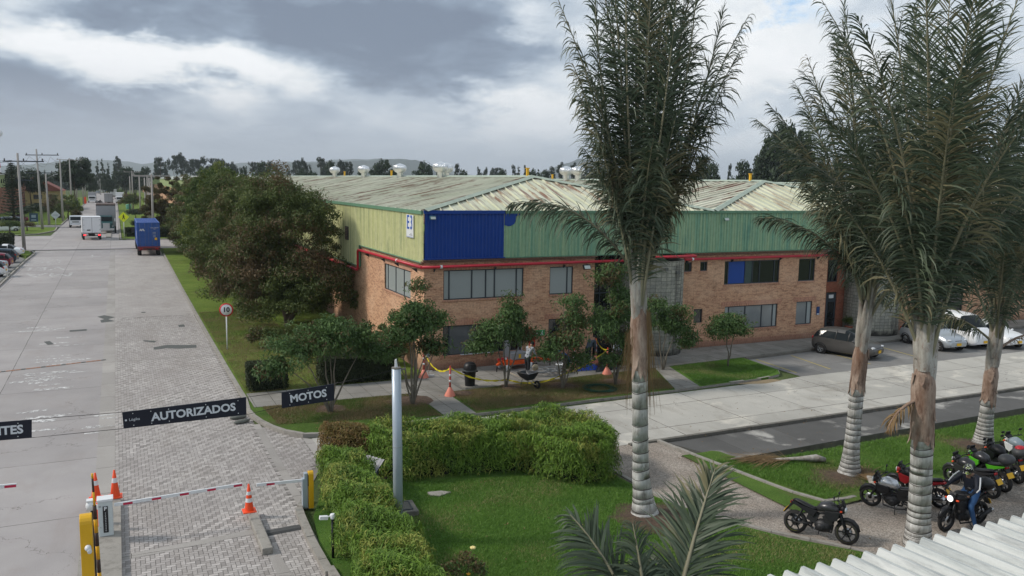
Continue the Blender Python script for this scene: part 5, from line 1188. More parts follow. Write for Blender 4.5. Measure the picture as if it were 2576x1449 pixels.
yt((1548, 968), [(-.4, 0, 3.0, 1.3, 1.1, .7), (.3, .2, 4.0, 1.0, .9, .6), (-.6, .1, 4.9, .8, .7, .5), (.4, -.1, 2.0, 1.2, 1.0, .6), (1.2, .1, 3.0, .8, .7, .6), (.1, 0, 1.2, .9, .6, .5), (-.2, 0, 5.3, .5, .5, .3)], [(-.5, 0, 3.2), (.1, .1, 4.9), (.5, -.1, 3.9), (-.6, -.1, 4.9), (1.1, 0, 3.0), (.4, .2, 2.2)], 17000, 'tall airy tree immediately left of the tall palm trunk', 25, sh=0.25, nc=90)
yt((1668, 930), [(0, 0, 2.4, 1.0, .9, .7), (.9, .1, 2.0, .9, .8, .6), (1.3, 0, 1.3, .6, .5, .5), (-.6, 0, 3.2, .6, .6, .5), (.6, .1, 2.9, .7, .6, .4)], [(.1, 0, 2.6), (.9, .1, 2.4), (-.6, 0, 3.2)], 9000, 'leafy tree against the round block tower right of the tall palm', 26, sh=0.25)
yt((1832, 922), [(-.15, 0, 2.25, .85, .8, .6), (.3, 0, 1.9, .6, .6, .5), (-.9, 0, 1.9, .5, .5, .35)], [(-.3, 0, 2.3), (.3, 0, 2.0)], 7000, 'small round headed tree on the grass left of the parking bay', 27, r0=.045)
# shrubs at the foot of the corner
def shrub(px_, label, blobs, n, seed, lm=None, leaf=0.12, name='shrub', z=None, group=None, cl=.3):
    B = G(*px_); B.z = GZ if z is None else z
    return tree(name, label, 'shrub', B, blobs, n, leaf, lm or M_leaf_dark, None, 0.04, group, cl, 60, .4, seed, .45, M_bark, .25)
shrub((900, 930), 'dense dark shrubs behind the long clipped hedge', [(0, .5, .8, 1.2, .8, .9), (1.4, .3, 1.0, 1.2, .8, 1.1), (2.4, .4, 1.4, .8, .7, 1.3), (-1.1, .9, .7, .8, .8, .7)], 14000, 31)
shrub((705, 880), 'low leafy shrub spilling on to the verge below the big dark tree', [(0, 0, .7, 1.5, 1.1, .8), (1.2, -.6, .6, 1.1, .9, .7), (-1.0, .7, .5, .9, .9, .6)], 9000, 32)
# row of big dense trees along the yellow wall
def big(x, y, blobs, n, label, seed, lm=M_leaf_dark, leaf=.2, cl=.55, nc=220):
    w_ = blobs[0][3]; blobs = [(b[0] * 1.04, b[1], b[2] * 1.05, b[3] * 1.04, b[4], b[5] * 1.06) for b in blobs]; blobs = blobs + [(-.5, -.8, 1.5, w_ * .95, w_ * .95, 1.5), (.3, 1.2, 1.6, w_ * .9, w_ * .9, 1.6), (-.9, .6, 3.2, w_ * .8, w_ * .8, 1.8)]; n = int(n * 1.9); nc = int(nc * 1.3); leaf *= .8
    return tree('dense_tree', label, 'tree', (x, y, GZ), blobs, n, leaf, lm, [(b[0] * .7, b[1] * .7, b[2]) for b in blobs[:5]], .2, 'dense trees along the warehouse side', cl, nc, .62, seed, .42, M_bark, .3)
big(9.4, 52.5, [(0, 0, 5.6, 3.3, 3.4, 3.5), (.8, -.8, 3.0, 3.1, 3.2, 2.6), (-1.6, .5, 3.6, 2.2, 2.6, 2.8), (-.6, .5, 7.6, 1.9, 2.1, 1.9), (1.6, -2.2, 2.0, 2.2, 2.0, 1.7), (.4, -1.8, 6.2, 1.8, 1.6, 2.0)], 62000, 'nearest and largest of the dense trees beside the warehouse', 41, leaf=.19, nc=420)
big(8.9, 61.0, [(0, 0, 5.0, 3.4, 3.4, 3.6), (-.8, -1.5, 3.0, 2.8, 2.6, 2.6), (0, 0, 7.2, 2.2, 2.2, 1.9)], 38000, 'second dense tree beside the warehouse, reddish in parts', 42, leaf=.2, nc=300)
big(8.4, 70.5, [(0, 0, 5.2, 3.2, 3.8, 3.9), (-1.0, -1.0, 3.0, 2.6, 3.0, 2.6), (0, .5, 7.6, 2.0, 2.4, 1.8)], 32000, 'third dense tree beside the warehouse', 43, leaf=.22, nc=240)
big(8.6, 83, [(0, 0, 5.6, 3.4, 4.4, 4.0), (-.8, 0, 3.2, 2.8, 4.0, 2.8), (.2, 0, 8.0, 2.2, 3.0, 2.2)], 32000, 'fourth dense tree beside the warehouse, rounded and tall', 44, lm=M_leaf_mid, leaf=.24, nc=240)
big(8.8, 98, [(0, 0, 5.0, 3.2, 4.4, 3.8), (-.6, 0, 3.0, 2.6, 4.0, 2.6), (.2, 0, 7.6, 2.2, 2.6, 2.0)], 24000, 'fifth dense tree beside the warehouse', 45, leaf=.26, nc=160)
big(8.6, 110, [(0, 0, 4.9, 3.1, 3.4, 4.0), (-.4, -1, 2.6, 2.6, 3.0, 2.4)], 16000, 'sixth dense tree nearest the blue container lorry', 46, leaf=.26, nc=120)
big(7.2, 143, [(0, 0, 5.0, 3.9, 3.6, 4.3), (-1, 0, 3.0, 2.6, 3.0, 2.8)], 15000, 'rust coloured tree beyond the cross street', 47, lm=M_leaf_orange, leaf=.3, nc=100)
big(11.0, 138, [(0, 0, 5.2, 3.8, 3.6, 4.1), (1.0, 0, 3.0, 3.0, 3.0, 3.0)], 12000, 'dark tree set back at the cross street corner', 48, leaf=.3, nc=100)
# ------------------------------------------------------------------ vehicles
def paint(name, col, rough=0.3, metal=0.0): return mat(name, col, rough, metal, var=0.04, coord='obj', spec=0.5)
M_rim = mat('alloy_rim', (0.42, 0.43, 0.44), 0.35, 0.8, coord='obj')
M_hl = mat('clear_headlamp', (0.62, 0.64, 0.66), 0.12, 0.2, coord='obj')
M_tl = mat('red_tail_lamp', (0.40, 0.012, 0.015), 0.25, coord='obj')
M_plate = mat('yellow_number_plate', (0.78, 0.45, 0.02), 0.5, coord='obj')
M_chassis = mat('dark_chassis', (0.02, 0.02, 0.02), 0.8, coord='obj')
M_carglass = mat('tinted_car_glass', (0.014, 0.018, 0.02), 0.07, spec=0.12, coord='obj')
def wheel(parent, x, y, r, w, name='wheel', spokes=5, col=None):
    o = MB().lathe([(r * .62, -w / 2), (r * .93, -w / 2), (r, -w * .3), (r, w * .3), (r * .93, w / 2), (r * .62, w / 2), (r * .60, w * .3), (r * .60, -w * .3), (r * .62, -w / 2)], 20, axis='y').build(name, M_rubber, parent, fix=False)
    o.location = (x, y, r); mb = MB(); sd = 1 if y > 0 else -1
    mb.lathe([(0.01, sd * w * .30), (r * .2, sd * w * .34), (r * .22, sd * w * .1)], 14, axis='y')
    mb.lathe([(r * .55, sd * w * .36), (r * .64, sd * w * .42), (r * .64, -sd * w * .3)], 20, axis='y')
    for k in range(spokes):
        a = 2 * PI * k / spokes; mb.box((math.cos(a) * r * .37, sd * w * .30, math.sin(a) * r * .37), (r * .5, w * .1, r * .15), ry=-a)
    mb.lathe([(0.02, 0), (r * .62, 0)], 16, axis='y', mi=1)
    mb.build('rim', [col or M_rim, M_chassis], o, fix=False); return o
HATCH = [(0, .80, .74, .50, .62, .36), (.025, .98, .82, .60, .72, .28), (.07, 1.22, .93, .60, .76, .25), (.13, 1.40, .96, .56, .79, .24), (.24, 1.46, .95, .56, .80, .22), (.40, 1.48, .93, .57, .80, .2), (.53, 1.45, .92, .57, .80, .2), (.60, 1.36, .91, .58, .80, .2),
         (.68, 1.16, .91, .62, .80, .2), (.745, .97, .92, .68, .79, .2), (.84, .92, .86, .64, .78, .22), (.92, .85, .78, .58, .74, .24), (.97, .74, .66, .50, .68, .28), (1, .58, .54, .42, .58, .34)]
SEDAN = [(0, .84, .78, .52, .64, .36), (.02, .95, .84, .62, .74, .28), (.12, 1.0, .90, .66, .78, .24), (.19, 1.03, .92, .64, .80, .22), (.28, 1.30, .92, .56, .81, .2), (.36, 1.40, .92, .55, .81, .2), (.50, 1.43, .91, .56, .81, .2), (.58, 1.34, .91, .57, .81, .2), (.65, 1.14, .90, .62, .81, .2), (.71, .96, .90, .68, .80, .2), (.84, .90, .84, .64, .78, .22), (.93, .82, .75, .58, .74, .24), (.975, .72, .64, .50, .68, .28), (1, .56, .52, .42, .58, .34)]
VAN = [(0, 1.70, .95, .62, .74, .36), (.02, 1.86, .98, .68, .80, .28), (.08, 1.92, 1.0, .68, .82, .25), (.35, 1.94, 1.0, .68, .82, .22), (.6, 1.92, 1.0, .68, .82, .2), (.72, 1.84, 1.0, .68, .82, .2), (.80, 1.55, 1.0, .70, .82, .2), (.87, 1.20, 1.0, .72, .82, .2), (.93, 1.02, .92, .66, .80, .22), (.98, .86, .74, .56, .74, .28), (1, .66, .58, .48, .64, .34)]
def car(name, label, pos, rz, prof, L, W, pm, group=None, plate=True, Hs=1.0, cat='car'):
    t = thing(name, label, cat, (pos[0], pos[1], pos[2] if len(pos) > 2 else 0.0), rz, group); k = W / 1.62
    rows = []
    for (f, zt, zb, wt, wb, z0) in prof:
        x = (f - .5) * L; zt, zb = zt * Hs, zb * Hs
        q = [(wb * .86, z0), (wb * .99, z0 + .1), (wb * 1.01, (z0 + zb) / 2), (wb * .985, zb), (wt + (wb - wt) * .25, zb + (zt - zb) * .72), (wt * .93, zt - .015 if zt - zb > .2 else zt - .01), (wt * .5, zt + .015), (0, zt + .02)]
        rows.append([(x, -y * k, z) for y, z in q] + [(x, y * k, z) for y, z in q[-2::-1]])
    n = len(rows[0]); V = [p for r_ in rows for p in r_]; body = MB(); gl = MB(); body.add(V, []); gl.add(V, [])
    gs = [i for i, s_ in enumerate(prof) if s_[1] - s_[2] > .19]
    for i in range(len(rows) - 1):
        for j in range(n - 1):
            q = (i * n + j, i * n + j + 1, (i + 1) * n + j + 1, (i + 1) * n + j); jj = min(j, n - 2 - j)
            f0, f1 = prof[i][0], prof[i + 1][0]; tall = (prof[i][1] - prof[i][2] > .12 and prof[i + 1][1] - prof[i + 1][2] > .12) or (prof[i][1] - prof[i][2] > .3 or prof[i + 1][1] - prof[i + 1][2] > .3)
            dz = abs(prof[i][1] - prof[i + 1][1]) / max(.01, (f1 - f0) * L)
            isg = (jj == 3 and tall) or (jj >= 4 and dz > .28 and tall and (f1 > .5 or f0 < .35) and min(prof[i][1], prof[i + 1][1]) > .9)
            (gl if isg else body).f.append(q); (gl if isg else body).m.append(0); (gl if isg else body).s.append(jj != 3)
    for rr_ in (0, len(rows) - 1): body.f.append([rr_ * n + j for j in range(n)]); body.m.append(0); body.s.append(False)
    bo = body.build('body', pm, t, fix=True)
    gl.build('windows', M_carglass, t, fix=True)
    pil = MB()
    for i in gs[1:-1:2]:
        for sd in (-1, 1):
            a, b = rows[i][3], rows[i][4 if True else 5]; c_ = rows[i][5]
            pil.tube([(a[0], a[1] * -sd * 1.01, a[2]), (b[0], b[1] * -sd * 1.01, b[2]), (c_[0], c_[1] * -sd * 1.01, c_[2])], 0.028, 4)
    pil.build('pillar', pm, bo, fix=False)
    xf, xr = (0.82 - .5) * L, (0.17 - .5) * L; yw = W / 2 - .09; wr = .29
    for x in (xf, xr):
        for y in (-yw, yw): wheel(t, x, y, wr, .19)
    arch = MB()
    for x in (xf, xr):
        for y in (-1, 1):
            ring = [(x + (wr + .05) * math.cos(a), y * (W / 2 + .002), wr + (wr + .05) * math.sin(a)) for a in [PI * q / 10 for q in range(11)]]
            arch.tube(ring, 0.022, 5)
            arch.add([(x + (wr + .04) * math.cos(a), y * (W / 2 - .03), wr + (wr + .04) * math.sin(a)) for a in [2 * PI * q / 16 for q in range(16)]], [list(range(16))])
    arch.build('wheel_arch', M_chassis, t, fix=False)
    for y in (-1, 1):
        MB().ball((L * .465, y * W * .35, .70 * Hs), (.12, .15, .06), 10).build('headlight', M_hl, t)
        MB().ball((-L * .475, y * W * .38, .84 * Hs), (.09, .09, .12), 8).build('tail_light', M_tl, t)
        MB().ball((L * .19, y * (W / 2 + .07), .95 * Hs), (.06, .09, .06), 8).build('mirror', pm, t)
        for hx in (-.02, -.2): MB().box((hx * L, y * (W / 2 + .002), .83 * Hs), (.14, .03, .03)).build('door_handle', pm, t)
    MB().box((L * .487, 0, .50), (.05, W * .5, .14)).box((L * .485, 0, .66), (.04, W * .3, .04)).build('grille', M_black, t, bevel=.01)
    if plate:
        MB().box((L * .505, 0, .46), (.015, .33, .15)).build('number_plate', M_plate, t); MB().box((-L * .505, 0, .62), (.015, .33, .15)).build('number_plate', M_plate, t)
    return t
def ang(a, b): return math.atan2((b - a).y, (b - a).x)
# cars in the bay on the right
rw = G(2067, 889); f_ = Vector((.32, -.947, 0)); l_ = Vector((.947, .32, 0)); c_ = rw + f_ * 1.12 + l_ * .70
car('hatchback', 'brownish grey hatchback parked nose out behind the palm trunk nearest the warehouse door', c_, math.atan2(f_.y, f_.x), HATCH, 3.6, 1.62, paint('grey_brown_car_paint', (0.105, 0.10, 0.095), .3, .4))
a, b = G(2277, 862), G(2368, 884); f_ = (b - a).normalized(); l_ = Vector((-f_.y, f_.x, 0)); c_ = (a + b) / 2 + l_ * .70
car('hatchback', 'silver hatchback parked nose out behind the nearest tall palm', c_, ang(a, b), HATCH, 3.8, 1.66, paint('silver_car_paint', (0.42, 0.45, 0.48), .3, .5))
car('minibus', 'white van parked on the far side of the silver hatchback', c_ + l_ * 2.3 + f_ * -.6, ang(a, b), VAN, 4.5, 1.7, paint('white_car_paint', (0.75, 0.76, 0.77), .3), cat='van')
car('saloon_car', 'white car at the right end of the parking bay partly behind the edge palm', c_ + l_ * 4.3 + f_ * .1, ang(a, b), SEDAN, 4.2, 1.7, paint('white_car_paint', (0, 0, 0)))
# cars parked along the left edge, tails to the avenue
for k, (x, y, colr, prof, lb) in enumerate(((57, 646, 'white_car_paint', SEDAN, 'white saloon parked farthest in the row at the left edge'), (43, 661, 'teal', HATCH, 'dark blue hatchback parked next to the white saloon at the left edge'), (29, 674, 'dark_red', HATCH, 'dark red hatchback between the dark blue and silver cars at the left edge'),
        (15, 683, 'silver_car_paint', SEDAN, 'silver car parked second nearest at the left edge'), (14, 697, 'white_car_paint', HATCH, 'white hatchback parked nearest at the left edge'))):
    p = G(x, y); pm = {'teal': paint('dark_blue_car_paint', (0.02, 0.04, 0.06), .3, .3), 'dark_red': paint('dark_red_car_paint', (0.18, 0.012, 0.03), .3, .3)}.get(colr) or MATS[colr]
    car('parked_car', lb, (p.x - 1.9, p.y + .75), PI - .12, prof, 3.9, 1.66, pm, 'cars parked at the left edge of the avenue')
for x, y, colr, prof, rz, lb in ((18, 568, 'grey', VAN, .2, 'grey pickup height car in the upper left parking area'), (40, 559, 'dark_red_car_paint', SEDAN, .1, 'red car behind the grey one in the upper left parking area'), (12, 583, 'white_car_paint', SEDAN, .3, 'white car nearest the round bush in the upper left parking area')):
    p = G(x, y); pm = paint('grey_car_paint', (0.16, 0.19, 0.22), .4, .3) if colr == 'grey' else MATS[colr]
    car('parked_car', lb, p, rz + PI, prof, 4.3, 1.7, pm, 'cars in the upper left parking area', Hs=.85 if prof is VAN else 1)
# lorries
M_wtruck = paint('white_truck_paint', (0.70, 0.71, 0.73), .4); M_gtruck = paint('grey_truck_panel', (0.30, 0.30, 0.32), .6)
def cab(t, x, pm, W=2.1, Hc=2.3, L=1.6, z=.55):
    pr = [(x - L / 2, z), (x + L / 2, z), (x + L / 2 + .05, z + (Hc - z) * .45), (x + L / 2 - .22, Hc - .12), (x + L / 2 - .4, Hc), (x - L / 2, Hc)]
    b = MB().prism(pr, -W / 2, W / 2, 'y').build('cab', pm, t, bevel=.05)
    MB().prism([(x + L / 2 + .055, z + (Hc - z) * .47), (x + L / 2 + .045, z + (Hc - z) * .5), (x + L / 2 - .20, Hc - .2), (x + L / 2 - .19, Hc - .2)][0:0] or [(x + L / 2 + .06, z + (Hc - z) * .5), (x + L / 2 - .18, Hc - .2), (x + L / 2 - .24, Hc - .2), (x + L / 2, z + (Hc - z) * .5)], -W * .43, W * .43, 'y').build('windscreen', M_carglass, b)
    for s_ in (-1, 1):
        MB().box((x + .15, s_ * (W / 2 + .005), z + (Hc - z) * .68), (L * .5, .02, .5)).build('side_window', M_carglass, b)
        MB().box((x + L / 2 + .03, s_ * W * .36, z + .22), (.08, .3, .18)).build('headlight', M_hl, b)
        MB().box((x + L / 2, s_ * (W / 2 + .16), z + 1.1), (.08, .16, .36)).build('mirror', M_black, b)
    MB().box((x + L / 2 + .05, 0, z + .06), (.1, W * .98, .22)).build('bumper', pm, b); MB().box((x + L / 2 + .06, 0, z + .5), (.04, W * .55, .14)).build('grille', M_black, b)
def lorry(name, label, pos, rz, L=6.0, W=2.3, Hb=3.1, zb=.95, boxm=None, cabm=None, rear_lamps=False, group=None, load=None, cabL=1.6, conv=False, tail=True):
    t = thing(name, label, 'truck', (pos[0], pos[1], 0), rz, group)
    cx = L / 2 - cabL / 2
    if conv:
        b = MB().prism([(L / 2 - 2.7, .7), (L / 2, .7), (L / 2, 1.75), (L / 2 - 1.1, 1.95), (L / 2 - 1.3, 2.75), (L / 2 - 2.7, 2.85)], -.95, .95, 'y').build('cab', cabm, t, bevel=.06)
        MB().box((L / 2 + .02, 0, 1.25), (.05, 1.0, .95)).build('grille', M_steel, b); MB().box((L / 2 + .1, 0, .72), (.2, 2.3, .34)).build('bumper', M_steel, b)
        MB().prism([(L / 2 - 1.06, 2.02), (L / 2 - 1.24, 2.68), (L / 2 - 1.28, 2.68), (L / 2 - 1.1, 2.02)], -.85, .85, 'y').build('windscreen', M_carglass, b)
        for s_ in (-1, 1): MB().box((L / 2 - .1, s_ * .85, 1.2), (.2, .3, .25)).build('headlight', M_hl, b); MB().ball((L / 2 - .7, s_ * 1.05, .75), (.65, .18, .5), 10).build('mudguard', cabm, b); MB().box((L / 2 - .9, s_ * 1.3, 2.2), (.08, .18, .5)).build('mirror', M_white, b)
    else: cab(t, cx, cabm or M_wtruck, W * .88, 2.35 if Hb > 2.9 else 2.15, cabL)
    bl = L - cabL - .1 if not conv else L - 3.0; bx = -L / 2 + bl / 2
    if load is None:
        bo = MB().box((bx, 0, (zb + Hb) / 2), (bl, W, Hb - zb)).build('cargo_box', boxm or M_wtruck, t, bevel=.03)
        if tail:
            mb = MB(); xr = -L / 2 - .012
            for y in (-W / 2 + .06, W / 2 - .06, -.015): mb.box((xr, y, (zb + Hb) / 2), (.03, .05, Hb - zb - .1))
            mb.box((xr, 0, Hb - .08), (.03, W - .1, .06)); mb.box((xr, 0, zb + .06), (.03, W - .1, .06))
            for y in (-W * .42, W * .42):
                for z in (zb + .5, Hb - .4, (zb + Hb) / 2): mb.box((xr - .02, y, z), (.03, .2, .05))
            mb.build('rear_door_frame', M_gtruck if boxm is None else M_kerbd, bo); MB().box((xr - .02, W * .17, zb + .45), (.02, .45, .14)).build('door_sticker', M_black, bo) if boxm is None else None
    else:
        MB().box((bx, 0, zb), (bl, W, .14)).build('flat_bed', M_chassis, t)
        mb = MB()
        for x in (bx - bl / 2, bx + bl / 2): mb.box((x, 0, zb + .9), (.06, W, .06)); [mb.box((x, y, zb + .45), (.06, .06, .9)) for y in (-W / 2, W / 2)]
        mb.build('stake_frame', M_chassis, t)
    MB().box((-.1, 0, .72), (L - .6, .8, .22)).build('chassis', M_chassis, t)
    rr_ = .42; xs = [L / 2 - (1.0 if not conv else 1.0), -L / 2 + bl * .28] + ([-L / 2 + bl * .28 + 1.1] if L > 7 else [])
    for x in xs:
        for y in (-W / 2 + .16, W / 2 - .16): wheel(t, x, y, rr_, .28, spokes=6)
    MB().box((-L / 2 + .06, 0, .62), (.08, W * .9, .14)).build('rear_bumper', M_chassis, t)
    for s_ in (-1, 1): MB().box((-L / 2 - .01, s_ * W * .38, .74), (.05, .30, .18)).build('tail_light', mat('lit_tail_lamp', (0.5, 0.02, 0.02), 0.3, emit=(1, .05, .06, 2.2)) if rear_lamps else M_tl, t)
    return t
p = G(229, 604); lorry('box_truck', 'white box van with red brake lights on crossing the junction', (p.x, p.y + 3.0), H + .06, 6.0, 2.5, 3.35, 1.0, rear_lamps=True)
p = G(270, 588); tt = lorry('bonneted_truck', 'dark teal bonneted lorry facing the viewer beside the white box van', (p.x - .1, p.y + 5.5), -H, 11, 2.9, 4.5, 1.1, boxm=M_gtruck, cabm=paint('teal_truck_paint', (0.02, 0.075, 0.08), .35), conv=True)
MB().box((-1.5, 0, 4.55), (8.0, 2.9, .25)).build('tarpaulin', mat('brown_tarpaulin', (0.11, 0.08, 0.07), .9, var=.3, coord='obj', scale=2), tt)
p = G(191, 573); tt = lorry('flatbed_truck', 'small white flatbed with a load of brown brush facing the viewer', (p.x, p.y + 2.8), -H, 5.6, 2.2, 2.6, .9, load=1)
r_ = np.random.default_rng(3); P_, N_ = crown_pts([(-.9, 0, 2.1, 1.6, .9, 1.1)], 2600, .4, 40, .3, r_); v_, q_ = leaf_quads(P_, N_, .22, .4, .1, r_); fastmesh('brush_load', v_, q_, M_leaf_orange, tt)
p = G(232, 510); lorry('box_truck', 'white faced box lorry standing at the left kerb up the avenue facing the viewer', (p.x, p.y + 3), -H, 6.5, 2.5, 3.6, 1.0, boxm=M_gtruck)
p = G(274, 516); lorry('box_truck', 'plain grey box lorry driving away in the middle of the avenue', (p.x, p.y + 3), H, 6.5, 2.5, 3.7, 1.0, boxm=M_gtruck)
p = G(286, 498); lorry('box_truck', 'white box lorry driving away ahead of the grey one', (p.x, p.y + 3), H, 6.5, 2.6, 3.7, 1.0)
p = G(302, 512); lorry('box_truck', 'white lorry facing the viewer half hidden by the roadside tree', (p.x, p.y + 3), -H, 6.5, 2.6, 3.7, 1.0)
p = G(257, 484); lorry('box_truck', 'distant pale lorry facing the viewer at the left side of the avenue', (p.x, p.y + 3), -H, 7.5, 2.9, 4.4, 1.0, boxm=M_gtruck)
p = G(288, 481); lorry('box_truck', 'distant dark grey lorry near the far end of the avenue', (p.x, p.y + 3), -H, 7, 2.9, 4.2, 1.0, boxm=mat('dark_truck_panel', (.08, .08, .085), .6), cabm=M_gtruck)
p = G(277, 482); lorry('box_truck', 'distant red cabbed lorry near the far end of the avenue', (p.x - 1.5, p.y + 12), -H, 7, 2.6, 3.6, 1.0, boxm=M_gtruck, cabm=M_red)
p = G(268, 484); car('parked_car', 'distant small dark car in the middle of the avenue', (p.x, p.y), -H, SEDAN, 4.2, 1.7, paint('dark_blue_car_paint', (0, 0, 0)))
p = G(246, 487); car('parked_car', 'distant dark car standing at the left edge of the far avenue', (p.x, p.y), -H, SEDAN, 4.2, 1.7, paint('grey_car_paint', (0, 0, 0)))
p = G(299, 492); car('parked_car', 'distant white car near the right kerb of the far avenue', (p.x, p.y), -H, VAN, 4.4, 1.7, paint('white_car_paint', (0, 0, 0)), Hs=.9)
# the container lorry at the kerb
M_cont = mat('blue_container_paint', (0.03, 0.10, 0.36), 0.45, var=.25, scale=1.2, dirt=.25, coord='obj'); M_maroon = mat('maroon_chassis_paint', (0.16, 0.02, 0.03), .5, coord='obj')
ct = thing('container_lorry', 'lorry with a blue shipping container on a maroon trailer parked by the verge', 'truck', (3.3, 106.9, 0), 0)
L_ = 12.2; co = MB()
co.box((0, L_ / 2, 2.5), (2.38, L_ - .1, 2.74))
u = .2
while u < L_ - .1:
    for s_ in (-1, 1): co.box((s_ * 1.2, u, 2.5), (.05, .14, 2.5))
    co.box((0, u, 3.88), (2.3, .14, .03)); u += .28
for x in (-1.19, 1.19):
    for y in (.05, L_ - .05): co.box((x, y, 2.5), (.1, .14, 2.8))
for z in (1.13, 3.86):
    for x in (-1.19, 1.19): co.box((x, L_ / 2, z), (.1, L_, .1))
    co.box((0, .04, z), (2.4, .12, .12))
con = co.build('container', M_cont, ct)
mb = MB()
for x in (-.95, -.38, .38, .95): mb.tube([(x, -.05, 1.15), (x, -.05, 3.85)], .022, 6); mb.box((x, -.06, 1.9), (.05, .03, .28)); mb.box((x, -.04, 1.3), (.1, .05, .07)); mb.box((x, -.04, 3.7), (.1, .05, .07))
mb.box((0, -.015, 2.5), (.03, .03, 2.6)); mb.build('door_bars', mat('faded_blue_bars', (.10, .15, .28), .5, coord='obj'), con)
mb = MB()
for z in (1.55, 2.0, 2.45, 2.9, 3.35): mb.box((-.6, -.02, z), (1.06, .04, .2)); mb.box((.6, -.02, z), (1.06, .04, .2))
mb.build('door_panels', M_cont, con)
FMc = lambda x, z: frame_mat((x, -.055, z), (1, 0, 0), (0, -1, 0))
mb = MB(); text_mb('APL', .34, FMc(-.68, 3.05), mb, bold=.01); 
for i, (x, z, tx, s_) in enumerate(((.66, 3.3, 'APZU 345678', .15), (.70, 3.15, '45G1', .13), (.62, 2.75, '30 480', .12), (.62, 2.6, '67 200', .12), (.62, 2.4, '3 900', .12), (.62, 2.25, '8 600', .12))): text_mb(tx, s_, FMc(x, z), mb)
mb.build('lettering', M_white, con); MB().box((.78, -.06, 2.0), (.26, .01, .28)).build('warning_label', M_plate, con); MB().box((-1.235, 3.2, 2.3), (.01, .8, 1.0)).build('side_panel_mark', M_white, con)
mb = MB(); mb.box((0, L_ / 2, 1.0), (1.1, L_, .2)); mb.box((0, .0, 1.0), (2.46, .16, .24)); mb.box((0, .0, .72), (2.3, .1, .12)); [mb.box((x, 0, .85), (.1, .1, .3)) for x in (-.8, .8)]; mb.build('trailer_frame', M_maroon, ct)
MB().box((.05, -.09, .73), (.42, .02, .14)).build('number_plate', M_black, ct)
for s_ in (-1, 1): MB().box((s_ * .85, -.09, .86), (.3, .03, .1)).build('tail_light', M_tl, ct)
for y in (.9, 2.1, L_ - 1.8, L_ - .6, L_ + 2.2):
    for s_ in (-1, 1): wo = wheel(ct, s_ * 1.02, y, .5, .42, spokes=6); wo.rotation_euler = (0, 0, H); wo.location = (s_ * 1.02, y, .5)
cb2 = MB().box((0, L_ + 1.7, 1.9), (2.35, 2.0, 2.6)).build('cab', M_wtruck, ct, bevel=.06); MB().box((-1.18, L_ + 2.1, 2.5), (.02, .9, .7)).build('side_window', M_carglass, cb2)
for s_ in (-1, 1): MB().box((s_ * 1.45, L_ + 2.5, 2.2), (.25, .1, .55)).build('mirror', M_black, cb2)

